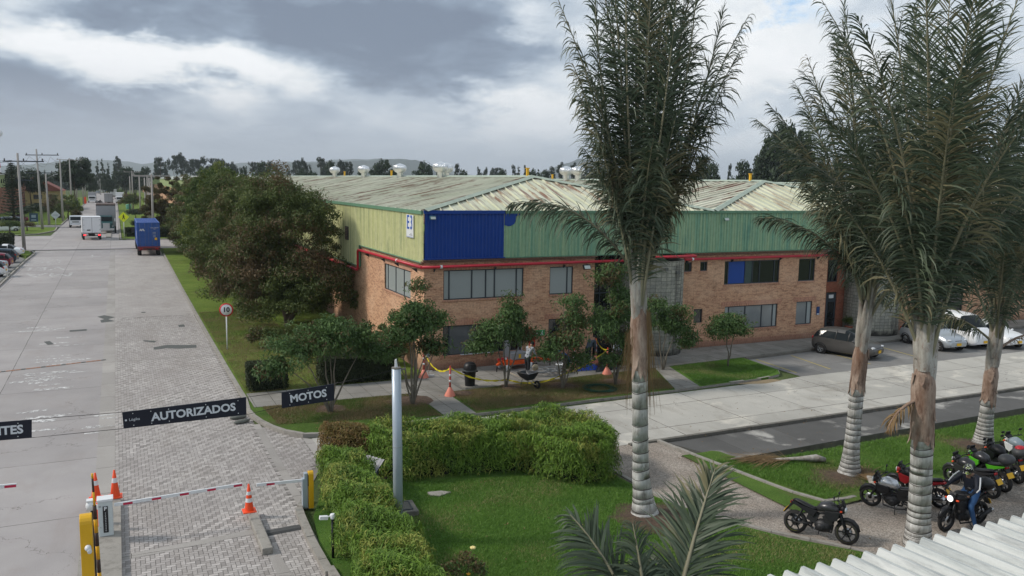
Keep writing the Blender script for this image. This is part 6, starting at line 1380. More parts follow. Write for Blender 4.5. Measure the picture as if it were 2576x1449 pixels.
# ------------------------------------------------------------------ motorcycles
M_chrome = mat('chrome', (.65, .66, .68), .18, .95, coord='obj'); M_engine = mat('engine_black', (.03, .03, .032), .5, .4, coord='obj')
def moto(name, label, front, rear, tank, accent=None, topbox=None, lamp=False, lean=-.13, seatm=None, sc_=1.0, group='motorcycles on the gravel yard', sport=False, tankstripe=None, wheelm=None, bag=None):
    f_ = (front - rear).normalized(); c_ = (front + rear) / 2
    t = thing(name, label, 'motorcycle', (c_.x, c_.y, .003), math.atan2(f_.y, f_.x), group); t.rotation_euler = (lean, 0, math.atan2(f_.y, f_.x)); t.scale = (sc_,) * 3
    wb = .66; accent = accent or M_black
    for x, w_, nm in ((wb, .10, 'front_wheel'), (-wb, .14, 'rear_wheel')):
        o = MB().lathe([(.235, -w_ / 2), (.29, -w_ * .4), (.31, -w_ * .15), (.31, w_ * .15), (.29, w_ * .4), (.235, w_ / 2)], 26, axis='y').build(nm, M_rubber, t, fix=False); o.location = (x, 0, .31)
        mb = MB(); mb.lathe([(.215, -.035), (.24, -.045), (.24, .045), (.215, .035), (.215, -.035)], 26, axis='y'); mb.lathe([(.01, -.07), (.05, -.07), (.05, .07), (.01, .07)], 10, axis='y')
        for k in range(6): a = 2 * PI * k / 6; mb.box((math.cos(a) * .13, 0, math.sin(a) * .13), (.19, .03, .035), ry=-a)
        if wheelm: mb.lathe([(.238, -.047), (.243, -.049), (.243, .049), (.238, .047)], 26, axis='y', mi=1)
        mb.build('rim', [M_black, wheelm or M_black], o, fix=False); MB().lathe([(.06, .05), (.13, .052), (.13, .057), (.06, .057)], 16, axis='y').build('brake_disc', M_steel, o, fix=False)
    mb = MB()
    for s_ in (-.075, .075): mb.tube([(wb, s_, .31), (wb - .14, s_, .62), (wb - .27, s_, .93)], [.026, .03, .022], 8)
    mb.box((wb - .24, 0, .86), (.1, .2, .04)); mb.build('fork', M_engine, t)
    MB().tube([(wb + .30 * math.cos(a), 0, .31 + .345 * math.sin(a)) for a in (.25, .7, 1.15, 1.6, 2.05, 2.5)], [.045, .06, .065, .065, .06, .045], 8, flat=1.0).build('front_mudguard', tank if sport else M_black, t)
    mb = MB(); mb.tube([(wb - .30, 0, .88), (.12, 0, .70), (-.15, 0, .66), (-.25, 0, .45)], .035, 8); mb.tube([(wb - .28, 0, .82), (.28, 0, .42), (.1, 0, .22), (-.22, 0, .24), (-.28, 0, .5)], .028, 8); mb.tube([(-.2, 0, .68), (-.75, 0, .80)], .03, 8)
    for s_ in (-.08, .08): mb.tube([(-wb, s_, .31), (-.2, s_ * .7, .36)], .025, 6); mb.tube([(-wb + .02, s_ * 1.2, .36), (-.48, s_ * 1.1, .72)], .022, 6)
    mb.build('frame', M_engine, t)
    mb = MB(); mb.ball((.06, 0, .37), (.24, .15, .18), 12); mb.box((.17, 0, .54), (.2, .22, .24), ry=-.3); mb.box((-.22, 0, .55), (.26, .14, .26), ry=.3)
    for k in range(5): mb.box((.17 - .01 * k, 0, .46 + .045 * k), (.21, .23, .012), ry=-.3)
    mb.lathe([(.01, -.15), (.10, -.15), (.11, -.12), (.11, .12), (.10, .15), (.01, .15)], 14, (.02, 0, .33), 'y'); mb.build('engine', M_engine, t)
    mb = MB(); mb.tube([(.30, .07, .42), (.26, .12, .2), (-.1, .15, .18), (-.4, .17, .26)], .022, 8); mb.tube([(-.36, .17, .25), (-.85, .20, .44)], [.045, .06], 10); mb.build('exhaust', M_engine, t); MB().tube([(-.80, .21, .42), (-.88, .215, .45)], [.05, .045], 10).build('exhaust_tip', M_chrome, t)
    MB().tube([(.44, 0, .76), (.36, 0, .84), (.20, 0, .89), (.0, 0, .86), (-.12, 0, .77)], [.08, .165, .195, .165, .08], 14, flat=.82).build('fuel_tank', tank, t); MB().lathe([(.035, 0), (.03, .02), (.001, .022)], 12, (.16, 0, 1.005)).build('filler_cap', M_chrome, t)
    for s_ in (-1, 1): MB().prism([(.49, .84), (.42, .60), (.26, .54), (.10, .68), (.10, .80)], s_ * .13, s_ * .19, 'y').build('side_fairing', accent, t, bevel=.01)
    if tankstripe:
        for s_ in (-1, 1): MB().prism([(.41, .76), (.39, .70), (.14, .66), (.13, .69)], s_ * .172, s_ * .178, 'y').build('stripe', tankstripe, t)
    MB().tube([(-.06, 0, .80), (-.22, 0, .77), (-.42, 0, .82), (-.66, 0, .90), (-.74, 0, .90)], [.06, .115, .12, .10, .06], 10, flat=.45).build('seat', seatm or M_black, t)
    for s_ in (-1, 1): MB().prism([(-.1, .74), (-.2, .56), (-.4, .66), (-.8, .84), (-.80, .88), (-.4, .78)], s_ * .07, s_ * .12, 'y').build('tail_panel', accent, t, bevel=.008)
    MB().prism([(-.72, .80), (-.95, .52), (-.98, .53), (-.78, .84)], -.07, .07, 'y').build('rear_mudguard', M_black, t); MB().box((-.80, 0, .83), (.05, .13, .05)).build('tail_light', M_tl, t)
    MB().box((-.93, 0, .62), (.012, .22, .17), ry=.55).build('number_plate', M_plate, t)
    mb = MB(); mb.tube([(.30, -.36, 1.03), (.38, -.16, 1.02), (.40, 0, .98), (.38, .16, 1.02), (.30, .36, 1.03)], .014, 8); [mb.tube([(.30, s_ * .36, 1.03), (.335, s_ * .25, 1.03)], .022, 8) for s_ in (-1, 1)]; mb.box((.45, 0, 1.0), (.10, .18, .06), ry=-.5)
    for s_ in (-1, 1): mb.tube([(.32, s_ * .30, 1.03), (.42, s_ * .31, .99)], .008, 5)
    mb.build('handlebar', M_engine, t)
    for s_ in (-1, 1):
        m_ = MB(); m_.tube([(.33, s_ * .22, 1.03), (.33, s_ * .30, 1.20)], .007, 6); m_.ball((.33, s_ * .33, 1.23), (.02, .075, .045), 8); m_.build('mirror', M_black, t)
        MB().ball((.50, s_ * .16, .86), (.035, .05, .025), 8).build('indicator', M_orange, t)
    MB().ball((.52, 0, .90), (.085, .11, .12), 12).build('headlamp_shell', accent, t); MB().ball((.58, 0, .89), (.05, .085, .085), 12).build('headlight', mat('lit_headlamp', (.9, .9, .9), .2, emit=(1, .98, .95, 1.3)) if lamp else M_hl, t)
    if not lamp: MB().prism([(.50, 1.0), (.58, .98), (.50, 1.16), (.46, 1.15)], -.08, .08, 'y').build('windshield', M_black, t, bevel=.01)
    MB().tube([(-.05, .1, .26), (-.1, .26, .012)], .012, 6).box((-.1, .27, .012), (.06, .05, .01)).build('side_stand', M_engine, t)
    for s_ in (-1, 1): MB().tube([(-.12, s_ * .08, .30), (-.12, s_ * .24, .30)], .014, 6).build('foot_peg', M_steel, t)
    if topbox: MB().ball((-.80, 0, 1.10), (.25, .24, .17), 14).box((-.74, 0, .93), (.3, .2, .04)).build('top_case', topbox, t)
    if bag: tag(MB(t.matrix_basis.copy()).ball((-.74, 0, 1.32), (.18, .17, .08), 12).build('cargo_bag', bag), 'bright red bag on top of a black motorcycle case at the right edge', 'bag') if False else MB().ball((-.8, 0, 1.24), (.15, .15, .07), 12).build('red_lid', bag, t)
    return t
M_dkgrey = paint('gunmetal_paint', (.05, .05, .055), .3, .4); M_silver = paint('silver_tank_paint', (.55, .56, .58), .25, .6); M_greenp = paint('bright_green_paint', (.09, .42, .02), .35); M_dred = paint('dark_red_paint', (.30, .01, .015), .35)
M_lime = mat('lime_stripe', (.45, .50, .04), .5); M_case = mat('dark_grey_case', (.06, .062, .065), .5, coord='obj')
moto('motorcycle', 'black motorcycle with lime wheel stripes standing alone by the lawn kerb', G(2127, 1370), G(1999, 1340), M_dkgrey, M_black, tankstripe=M_lime, wheelm=M_lime, lean=-.12)
moto('motorcycle', 'black motorcycle with a silver tank behind the nearest palm trunk', G(2181, 1270), G(2318, 1305), M_silver, M_black)
moto('motorcycle', 'black and red motorcycle just behind the silver tanked one', G(2246, 1243), G(2368, 1280), M_black, M_dred)
moto('motorcycle', 'dark grey naked motorcycle at the head of the second group of parked bikes', G(2388, 1215), G(2500, 1256), M_dkgrey, M_dkgrey, sport=True)
moto('motorcycle', 'green trimmed motorcycle with a grey top case in the second group', G(2428, 1196), G(2536, 1242), M_dkgrey, M_greenp, topbox=M_case)
moto('motorcycle', 'black motorcycle with a red lidded top case behind the green one', G(2472, 1176), G(2572, 1222), M_black, M_black, topbox=M_case, bag=M_red)
moto('motorcycle', 'pale blue grey motorcycle farthest back at the right edge', G(2520, 1158), G(2615, 1200), paint('pale_blue_paint', (.3, .36, .4), .3), M_white)
RF, RR = G(2377, 1337), G(2462, 1316)
RB = moto('motorcycle', 'black motorcycle with its headlight on under the helmeted rider', RF, RR, M_black, M_black, lamp=True, lean=0, topbox=M_black, sc_=1.04)
# ------------------------------------------------------------------ people
def person(name, label, loc, rz, J, mats_, extra=(), hands=True, sc_=1.0, tilt=None, bulk=1.0):
    """J: joint -> (x, y, z) with x forward, y left; one skinned surface, materials by bone"""
    rad = dict(pelvis=.15, belly=.135, chest=.155, neck=.062, head=.088, crown=.07, shl=.075, shr=.075, ell=.048, elr=.048, wrl=.033, wrr=.033, hal=.038, har=.038, hil=.10, hir=.10, knl=.065, knr=.065, anl=.045, anr=.045, tol=.04, tor=.04)
    for k_ in ('belly', 'chest', 'shl', 'shr', 'ell', 'elr', 'pelvis', 'hil', 'hir', 'knl', 'knr'): rad[k_] *= bulk
    E_ = [('pelvis', 'belly'), ('belly', 'chest'), ('chest', 'neck'), ('neck', 'head'), ('head', 'crown'), ('chest', 'shl'), ('chest', 'shr'), ('shl', 'ell'), ('shr', 'elr'), ('ell', 'wrl'), ('elr', 'wrr'), ('wrl', 'hal'), ('wrr', 'har'), ('pelvis', 'hil'), ('pelvis', 'hir'), ('hil', 'knl'), ('hir', 'knr'), ('knl', 'anl'), ('knr', 'anr'), ('anl', 'tol'), ('anr', 'tor')]
    cls = dict(pelvis=1, belly=0, chest=0, neck=2, head=2, crown=2, shl=0, shr=0, ell=0, elr=0, wrl=0, wrr=0, hal=2, har=2, hil=1, hir=1, knl=1, knr=1, anl=1, anr=1, tol=3, tor=3)
    keys = list(rad); me = bpy.data.meshes.new('p'); me.from_pydata([J[k] for k in keys], [(keys.index(a), keys.index(b)) for a, b in E_], [])
    o = bpy.data.objects.new('p', me); C.objects.link(o); md = o.modifiers.new('s', 'SKIN'); md.use_smooth_shade = True
    for i, k in enumerate(keys): sv = me.skin_vertices[0].data[i]; sv.radius = (rad[k], rad[k]); sv.use_root = (k == 'pelvis')
    ss = o.modifiers.new('u', 'SUBSURF'); ss.levels = 2; ss.render_levels = 2
    dg = bpy.context.evaluated_depsgraph_get(); dg.update(); ev = bpy.data.meshes.new_from_object(o.evaluated_get(dg)); bpy.data.objects.remove(o)
    for m_ in mats_: ev.materials.append(m_)
    segs = [(Vector(J[a]), Vector(J[b]), cls[b]) for a, b in E_]
    for f in ev.polygons:
        best = (9, 0)
        for a, b, k in segs:
            tt_ = max(0, min(1, (f.center - a).dot(b - a) / max(1e-6, (b - a).length_squared))); d_ = (f.center - a.lerp(b, tt_)).length
            if d_ < best[0]: best = (d_, k)
        f.material_index = best[1]; f.use_smooth = True
    po = bpy.data.objects.new(name, ev); C.objects.link(po); po.location = loc; po.rotation_euler = (0, 0, rz); po.scale = (sc_,) * 3
    tag(po, label, 'person')
    for s_ in 'lr':
        w_, h_ = Vector(J['wr' + s_]), Vector(J['ha' + s_]); d_ = (h_ - w_).normalized(); sd_ = d_.cross(Vector((0, 0, 1)));  sd_ = sd_.normalized() if sd_.length > .1 else Vector((1, 0, 0)); cu = d_.cross(sd_).normalized() * (-1 if d_.cross(sd_).z > 0 else 1)
        mb = MB()
        for k, ln in enumerate((.075, .085, .08, .062)): b_ = h_ + sd_ * (k - 1.5) * .02; mb.tube([b_, b_ + d_ * ln * .5, b_ + d_ * ln * .8 + cu * .02, b_ + d_ * ln * .75 + cu * .05], [.009, .009, .008, .006], 6)
        b_ = h_ - d_ * .01; mb.tube([b_ + sd_ * .03, b_ + sd_ * .055 + d_ * .03, b_ + sd_ * .05 + d_ * .055 + cu * .02], [.011, .010, .007], 6)
        mb.build('fingers', mats_[2], po)
    return po
def stand(lean=0.0, arm=0.0, stride=.12, headd=0.0, knee=.0, ya=.0):
    """standing joints; lean bends the trunk forward, arm raises the forearms"""
    P0 = Vector((0, 0, .92 - knee * .3)); c, s = math.cos(lean), math.sin(lean)
    U = lambda x, y, z: (P0.x + x * c + z * s, y, P0.z - x * s + z * c)
    sh = .50; return dict(pelvis=P0[:], belly=U(0, 0, .2), chest=U(0, 0, .42), neck=U(.01, 0, .57), head=U(.05 + headd, 0, .69), crown=U(.05 + headd, 0, .77),
        shl=U(0, .19, .49), shr=U(0, -.19, .49), ell=U(.05 + arm * .18, .26, .24 + arm * .04), elr=U(.05 + arm * .18, -.26, .24 + arm * .04), wrl=U(.14 + arm * .38, .22, .04 + arm * .22), wrr=U(.14 + arm * .38, -.22, .04 + arm * .22), hal=U(.18 + arm * .44, .21, -.02 + arm * .23), har=U(.18 + arm * .44, -.21, -.02 + arm * .23),
        hil=(0, .1, P0.z - .05), hir=(0, -.1, P0.z - .05), knl=(stride * .6 + knee * .3, .12, .50 - knee * .1), knr=(-stride * .2 + knee * .3, -.12, .50 - knee * .1), anl=(stride, .13, .08), anr=(-stride, -.13, .08), tol=(stride + .17, .14, .035), tor=(-stride + .17, -.14, .035))
M_shirt = mat('grey_work_shirt', (.34, .36, .40), .85, coord='obj', scale=8); M_dshirt = mat('dark_work_shirt', (.05, .07, .09), .85, coord='obj'); M_bshirt = mat('blue_overalls', (.012, .05, .16), .85, coord='obj'); M_trous = mat('dark_trousers', (.018, .02, .025), .85, coord='obj'); M_jean = mat('blue_jeans', (.03, .09, .22), .85, coord='obj'); M_shoe = mat('black_boots', (.015, .015, .015), .6, coord='obj'); M_jacket = mat('navy_riding_jacket', (.010, .013, .024), .6, coord='obj'); M_hair = mat('black_hair', (.01, .009, .008), .7, coord='obj')
p = G(1326, 948, GZ); w1 = person('person', 'worker in a grey shirt leaning over the orange machine behind the wheelbarrow', (p.x, p.y, GZ), .35, stand(.35, .6, .12, .03), [M_shirt, M_trous, M_skin, M_shoe])
h_ = Vector(stand(.35, .6, .12, .03)['crown']); MB().ball((h_.x - .01, 0, h_.z - .02), (.11, .105, .11), 12).build('hood', mat('dark_hood', (.02, .03, .035), .9, coord='obj'), w1)
p = G(1478, 922, GZ); w2 = person('person', 'worker in dark clothes bending forward at the entrance beside the cone posts', (p.x, p.y, GZ), .4, stand(.75, .5, .16, 0), [M_dshirt, M_trous, M_skin, M_shoe])
h_ = Vector(stand(.75, .5, .16, 0)['crown']); MB().ball((h_.x, 0, h_.z), (.10, .10, .095), 12).build('hair', M_hair, w2)
p = G(1432, 930, GZ); w3 = person('person', 'worker in blue overalls crouching beside the white bucket', (p.x, p.y, GZ), 2.6, {**stand(.9, .5, .12, 0, 1.0), **{}}, [M_bshirt, M_bshirt, M_skin, M_shoe], sc_=.86)
h_ = Vector(stand(.9, .5, .12, 0, 1.0)['crown']); MB().ball((h_.x, 0, h_.z), (.11, .11, .10), 12).build('cap', M_bshirt, w3)
p = G(1558, 930, GZ); w4 = person('person', 'worker in a pale top half hidden by the tree left of the tall palm', (p.x, p.y, GZ), 2.2, stand(.45, .4, .1, 0), [mat('pale_work_shirt', (.4, .46, .5), .85, coord='obj'), M_jean, M_skin, M_shoe])
h_ = Vector(stand(.45, .4, .1, 0)['crown']); MB().ball((h_.x, 0, h_.z), (.10, .10, .095), 12).build('hair', M_hair, w4)
# the rider, in the motorcycle's own axes
JR = dict(pelvis=(-.28, 0, .93), belly=(-.25, 0, 1.10), chest=(-.17, 0, 1.32), neck=(-.12, 0, 1.46), head=(-.06, 0, 1.57), crown=(-.04, 0, 1.64), shl=(-.15, .20, 1.40), shr=(-.15, -.20, 1.40), ell=(.05, .36, 1.18), elr=(.05, -.36, 1.18), wrl=(.25, .36, 1.07), wrr=(.25, -.36, 1.07), hal=(.31, .35, 1.06), har=(.31, -.35, 1.06),
          hil=(-.24, .12, .90), hir=(-.24, -.12, .90), knl=(.10, .25, .68), knr=(.12, -.22, .72), anl=(-.06, .33, .12), anr=(-.10, -.25, .38), tol=(.12, .34, .045), tor=(.06, -.25, .35))
rd = person('person', 'motorcycle rider in a navy jacket with white stripes, jeans and a patterned helmet', RB.location, RB.rotation_euler.z, JR, [M_jacket, M_jean, M_skin, M_shoe], sc_=1.04, bulk=1.28)
m, t_, b_, P_ = newmat('patterned_helmet'); oc_ = t_.node('ShaderNodeTexCoord').outputs['Object']
t_.put(b_.inputs['Base Color'], t_.ramp(t_.noise(oc_, 9, 2, .5, 1.2), [(0, (.02, .02, .02)), (.42, (.03, .03, .03)), (.5, (.5, .5, .5)), (.56, (.45, .6, .04)), (.62, (.06, .06, .06)), (1, (.1, .1, .1))], 'CONSTANT')); b_.inputs['Roughness'].default_value = .2
hm = MB().ball((-.05, 0, 1.60), (.145, .125, .14), 18).box((.045, 0, 1.52), (.09, .15, .09)).build('helmet', m, rd, bevel=.02); MB().ball((.015, 0, 1.605), (.095, .10, .065), 14).build('visor', mat('helmet_visor', (.02, .02, .025), .06, coord='obj'), hm)
mb = MB()
for s_ in (-1, 1): mb.tube([(-.13, s_ * .30, 1.45), (-.02, s_ * .385, 1.32), (.05, s_ * .43, 1.20), (.16, s_ * .425, 1.13)], .018, 6)
mb.build('jacket_stripe', M_white, rd)
mb = MB()
for s_ in (-1, 1): mb.tube([(.26, s_ * .36, 1.07), (.33, s_ * .35, 1.065)], .042, 8); [mb.tube([(.33, s_ * (.31 + k * .025), 1.075), (.365, s_ * (.31 + k * .025), 1.06), (.36, s_ * (.31 + k * .025), 1.03), (.33, s_ * (.31 + k * .025), 1.02)], .011, 6) for k in range(4)]; mb.tube([(.29, s_ * .30, 1.06), (.33, s_ * .29, 1.04), (.345, s_ * .30, 1.02)], .012, 6)
mb.build('glove', M_black, rd)
# ------------------------------------------------------------------ entrance gate furniture
def cone(name, label, pos, h=.75, bands=1, m=None, base=.19, tilt=0, group='orange traffic cones at the entrance'):
    t = thing(name, label, 'traffic cone', pos, 0, group); r0 = base * .72; r = lambda z: r0 + (.025 - r0) * z / h; m = m or M_orange
    MB().box((0, 0, .018), (base * 2, base * 2, .036)).build('base', M_orange, t, bevel=.012)
    zs = [(.55, .72)] if bands == 1 else [(.36, .50), (.62, .74)]
    o = MB().lathe([(r(0.03), .03), (r(h * .5), h * .5), (r(h), h), (.001, h + .005)], 24).build('cone_body', m, t)
    for a, b in zs: MB().lathe([(r(h * a) + .004, h * a), (r(h * b) + .004, h * b)], 24).build('reflective_band', M_white, t)
    return t
IZ = .16
cone('traffic_cone', 'orange cone on the far right corner of the entrance island', G(290, 1250, IZ), .80, 1)
cone('traffic_cone', 'orange cone on the far left corner of the island behind the yellow striped rod', G(242, 1256, IZ), .78, 1)
cone('traffic_cone', 'lower orange cone tucked between the white barrier cabinet and the yellow striped post', G(250, 1318, IZ), .78, 1)
cone('traffic_cone', 'orange cone with two white bands on the end of the divider block', G(627, 1286, .18), .78, 2, base=.18)
# barrier cabinet and its boom
bc = thing('barrier_cabinet', 'white parking barrier cabinet lettered P standing on the entrance island', 'barrier', (-.56, 22.85, IZ))
MB().box((0, 0, .46), (.34, .30, .92)).build('cabinet', mat('pale_grey_cabinet', (.56, .60, .60), .4, coord='obj'), bc, bevel=.012); MB().box((.0, 0, .95), (.38, .34, .06)).build('lid', M_white, bc, bevel=.01)
MB().box((0.0, -.156, .45), (.12, .012, .70)).build('black_panel', M_black, bc, bevel=.004)
mb = text_mb('P', .13, frame_mat((0, -.165, .735), (1, 0, 0), (0, -1, 0)), bold=.004)
for k, ch in enumerate('PARQUEADERO'): text_mb(ch, .042, frame_mat((0, -.165, .62 - k * .046), (1, 0, 0), (0, -1, 0)), mb)
mb.build('panel_lettering', M_white, bc)
mb = MB(); mb.box((.171, .03, .5), (.006, .12, .14)); mb.box((-.12, -.152, .25), (.02, .01, .02)); mb.box((-.12, -.152, .8), (.05, .01, .04)); mb.build('lock_plate', M_grey, bc)
def boom(name, label, a, b, n, first, group):
    a, b = Vector(a), Vector(b); d_ = (b - a); L = d_.length; rz = math.atan2(d_.y, d_.x); t = thing(name, label, 'barrier', a, 0, group); t.rotation_euler = (0, -math.asin(d_.z / L), rz)
    MB().box((L / 2, 0, 0), (L, .045, .085)).build('arm', M_white, t, bevel=.008)
    m_ = mat('magenta_reflector', (.50, .015, .06), .5)
    for k in range(n):
        x = first + k * (L - first - .12) / max(1, n - 1) if n > 1 else first
        MB().box((x, -.024, -.01), (.22, .006, .055)).build('reflector', m_, t)
    return t
pa = GY(287, 1270, 22.7); pb = GY(610, 1218, 22.7); boom('boom_gate', 'long white barrier arm with red reflectors reaching right from the white cabinet', pa, pb, 5, .32, 'white barrier arms with red reflectors')
pa = GY(785, 1206, 22.9); pb = GY(645, 1220, 22.9); boom('boom_gate', 'short white barrier arm with two red reflectors reaching left from the yellow post', pb, pa, 2, .38, 'white barrier arms with red reflectors')
pb = GY(42, 1220, 20.5); pa = GY(-160, 1240, 20.5); boom('boom_gate', 'tip of a white barrier arm at the left edge over the carriageway', pa, pb, 2, .5, 'white barrier arms with red reflectors')
pp = G(793, 1296); by = thing('barrier_post', 'yellow rounded barrier post beside the bright hedge', 'barrier', (4.66, 22.85, .05))
mb = MB(); pr = [(-.10, 0), (.10, 0), (.10, .98)] + [(.10 * math.cos(a), .98 + .10 * math.sin(a)) for a in [PI * k / 8 for k in range(1, 8)]] + [(-.10, .98)]
mb.prism(pr, -.07, .07, 'x'); mb.build('yellow_cover', M_yellow, by, bevel=.008); MB().box((-.16, .03, .45), (.15, .16, .85)).box((-.13, .02, .95), (.1, .14, .16)).build('motor_housing', M_pole, by, bevel=.008); MB().box((-.075, -.06, .82), (.03, .06, .32)).build('clamp', M_black, by)
# yellow column with its striped rod and white cameras on the island
yc = thing('yellow_column', 'tall yellow steel column with a rounded top at the near end of the island', 'post', (-.72, 16.2, IZ))
cz = GY(233, 1290, 16.2).z
mb = MB(); hgt = cz - IZ; mb.prism([(-.16, 0), (.16, 0), (.16, hgt - .14)] + [(.16 * math.cos(a), hgt - .14 + .14 * math.sin(a)) for a in [PI * k / 8 for k in range(1, 8)]] + [(-.16, hgt - .14)], -.10, .10, 'x'); mb.build('column', M_yellow, yc, bevel=.01)
c1 = GY(232, 1376, 16.0); mb = MB(); mb.ball((.02, -.22, c1.z - IZ), (.055, .07, .055), 12); mb.tube([(.02, -.16, c1.z - IZ), (.05, -.30, c1.z - IZ - .05)], [.045, .038], 12); mb.build('camera', M_white, yc)
pr_ = thing('striped_rod', 'yellow and black striped rod rising beside the tall yellow column', 'post', (-.52, 16.5, IZ)); tz = GY(240, 1190, 16.5).z - IZ; z = 0; k = 0
while z < tz:
    e = min(tz, z + .26); r0 = .035 if z < tz * .8 else .02; MB().tube([(-.02 * z, 0, z), (-.02 * e, 0, e)], r0, 10).build('band', M_yellow if k % 2 == 0 else mat('dark_brown_band', (.05, .03, .025), .5), pr_); z = e; k += 1
cm = thing('gate_camera', 'white dome camera on a black stem beside the yellow column top', 'camera', (0, 0, 0)); q = GY(231, 1270, 17.2); cm.location = (q.x, q.y, IZ); hz = q.z - IZ
MB().tube([(0, 0, 0), (0, 0, hz + .1)], .03, 8).build('stem', M_black, cm); MB().ball((-.02, -.04, hz), (.09, .09, .1), 12).box((-.02, -.02, hz + .1), (.14, .14, .03)).build('housing', M_white, cm)
# camera on a black post by the hedge
q = G(838, 1408); cp = thing('gate_camera', 'white box camera on a black post in front of the bright hedge', 'camera', (q.x, q.y, .05)); hz = GY(838, 1302, q.y).z - .05
MB().tube([(0, 0, 0), (0, 0, hz)], .035, 10).build('post', M_black, cp, fix=False); mb = MB(); mb.lathe([(.06, 0), (.065, .03), (.065, .10), (.05, .12), (.001, .125)], 14, (0, 0, hz - .02)); mb.box((-.22, 0, hz + .035), (.2, .1, .085), ry=.12); mb.tube([(-.12, 0, hz + .04), (-.04, 0, hz + .05)], .02, 6); mb.build('camera_head', M_white, cp, bevel=.006)
# the hanging banners and their cables
YB = 19.6
def banner(label, cs, txt, tsize, bold, logo=False, center=None, squeeze=1.0):
    P4 = [GY(x, y, YB) for x, y in cs]; c_ = sum(P4, Vector()) / 4; t = thing('hanging_banner', label, 'banner', c_, 0, 'dark banners hung over the entrance lanes')
    mb = MB(); vs = [p - c_ for p in P4]; d = Vector((0, .012, 0)); mb.add([v - d for v in vs] + [v + d for v in vs], [(0, 1, 2, 3), (7, 6, 5, 4), (0, 4, 5, 1), (1, 5, 6, 2), (2, 6, 7, 3), (3, 7, 4, 0)]); mb.build('board', M_navy, t)
    xa = (P4[1] - P4[0]).normalized(); M = frame_mat(((P4[0] + (P4[1] - P4[0]) * center + P4[3] + (P4[2] - P4[3]) * center) / 2 - c_ + Vector((0, -.02, 0))), xa, (0, -1, 0))
    text_mb(txt, tsize, M, bold=bold, squeeze=squeeze, depth=.003).build('lettering', M_letter, t)
    if logo:
        M = frame_mat(((P4[0] + (P4[1] - P4[0]) * .085 + P4[3] + (P4[2] - P4[3]) * .085) / 2 - c_ + Vector((0.01, -.02, 0))), xa, (0, -1, 0)); mb = text_mb('Lógika', .085, M, depth=.002); M2 = M @ Matrix.Translation((-.17, 0, 0)); mb.add([M2 @ Vector((.022 * math.cos(a), .022 * math.sin(a), .002)) for a in [2 * PI * k / 12 for k in range(12)]], [list(range(12))]); mb.build('logo', M_letter, t)
    mb = MB(); w_ = (P4[1] - P4[0])
    for f in ((.08, .22, .36, .66, .93) if logo else (.15, .5, .85)):
        for g_ in (.14, .86): p = (P4[0] + w_ * f) * (1 - g_) + (P4[3] + (P4[2] - P4[3]) * f) * g_ - c_; mb.ball((p.x, -.016, p.z), (.011, .006, .011), 6)
    mb.build('rivet', M_white, t)
    return P4
b1 = banner('long dark banner reading AUTORIZADOS over the paver lane', [(307, 1037), (619, 999), (620, 1043), (311, 1078)], 'AUTORIZADOS', .25, .008, True, .565, 1.02)
b2 = banner('shorter dark banner reading MOTOS nearer the grey pole', [(708, 987), (840, 965), (841, 1007), (709, 1027)], 'MOTOS', .25, .008, False, .5, 1.0)
b3 = banner('dark banner cut by the left edge reading ITES', [(-160, 1075), (80, 1055), (80, 1101), (-160, 1121)], 'VISITANTES', .25, .008, False, .52, 1.0)
mb = MB(); ptop = GY(990, 930, YB); mb.tube([b3[1], b1[0]], .006, 5); mb.tube([b3[2], b1[3]], .006, 5); mb.tube([b1[1], b2[0]], .006, 5); mb.tube([b1[2], b2[3] + Vector((0, 0, .05))], .006, 5); mb.tube([b2[1], (b2[1] + ptop) / 2 - Vector((0, 0, .03)), ptop], .006, 5); mb.tube([b3[0], b3[0] - Vector((6, 0, .1))], .006, 5)
tag(mb.build('banner_cable', M_black), 'thin steel cables carrying the dark banners to the grey pole', 'cable')
q = G(1003, 1372); gp = thing('steel_pole', 'plain grey steel pole rising through the bright hedge', 'pole', (q.x, YB, .02)); ht = GY(995, 927, YB).z
MB().tube([(0, 0, 0), (-.02, 0, ht * .56), (-.05, 0, ht)], [.125, .12, .115], 20).build('shaft', M_pole, gp, fix=False); MB().tube([(-.02, 0, ht * .56), (-.02, 0, ht * .56 + .015)], .124, 20).build('weld_ring', M_grey, gp); MB().tube([(-.05, 0, ht - .02), (-.05, 0, ht + .01)], .118, 20).build('cap', M_kerbd, gp)
MB().add([(-.09, 0, ht), (-.01, 0, ht), (-.04, 0, ht + .22), (-.08, .01, ht + .2), (-.09, .02, ht), (-.01, .02, ht), (-.04, .02, ht + .22), (-.08, .03, ht + .2)], [(0, 1, 2, 3), (7, 6, 5, 4), (0, 4, 5, 1), (1, 5, 6, 2), (2, 6, 7, 3), (3, 7, 4, 0)]).build('torn_bracket', M_white, gp); MB().box((.1, 0, ht - .05), (.2, .03, .05)).build('hook', M_kerbd, gp)
# 10 speed sign and others
def sign_disc(px_, top, label):
    B = G(*px_); zt = GY(*top, B.y).z; t = thing('speed_sign', label, 'road sign', (B.x, B.y, GZ)); h = zt - GZ
    MB().tube([(0, 0, -.05), (0, 0, h)], .035, 10).build('post', M_white, t, fix=False)
    d = Vector((-B.x, -B.y, 0)).normalized(); M = frame_mat((d.x * .05, d.y * .05, h), (-d.y * -1, d.x * -1, 0), d); M = frame_mat((d.x * .05, d.y * .05, h), Vector((0, 0, 1)).cross(d), d)
    mb = MB(M); mb.lathe([(.36, -.01), (.36, .01), (.001, .011)], 32); mb.build('red_rim', mat('sign_red', (.55, .02, .03), .4), t, fix=False); mb = MB(M); mb.lathe([(.29, .012), (.29, .016), (.001, .016)], 32); mb.build('white_face', M_white, t, fix=False)
    text_mb('10', .36, M @ Matrix.Translation((0, 0, .022)), bold=.012).build('numerals', M_black, t)
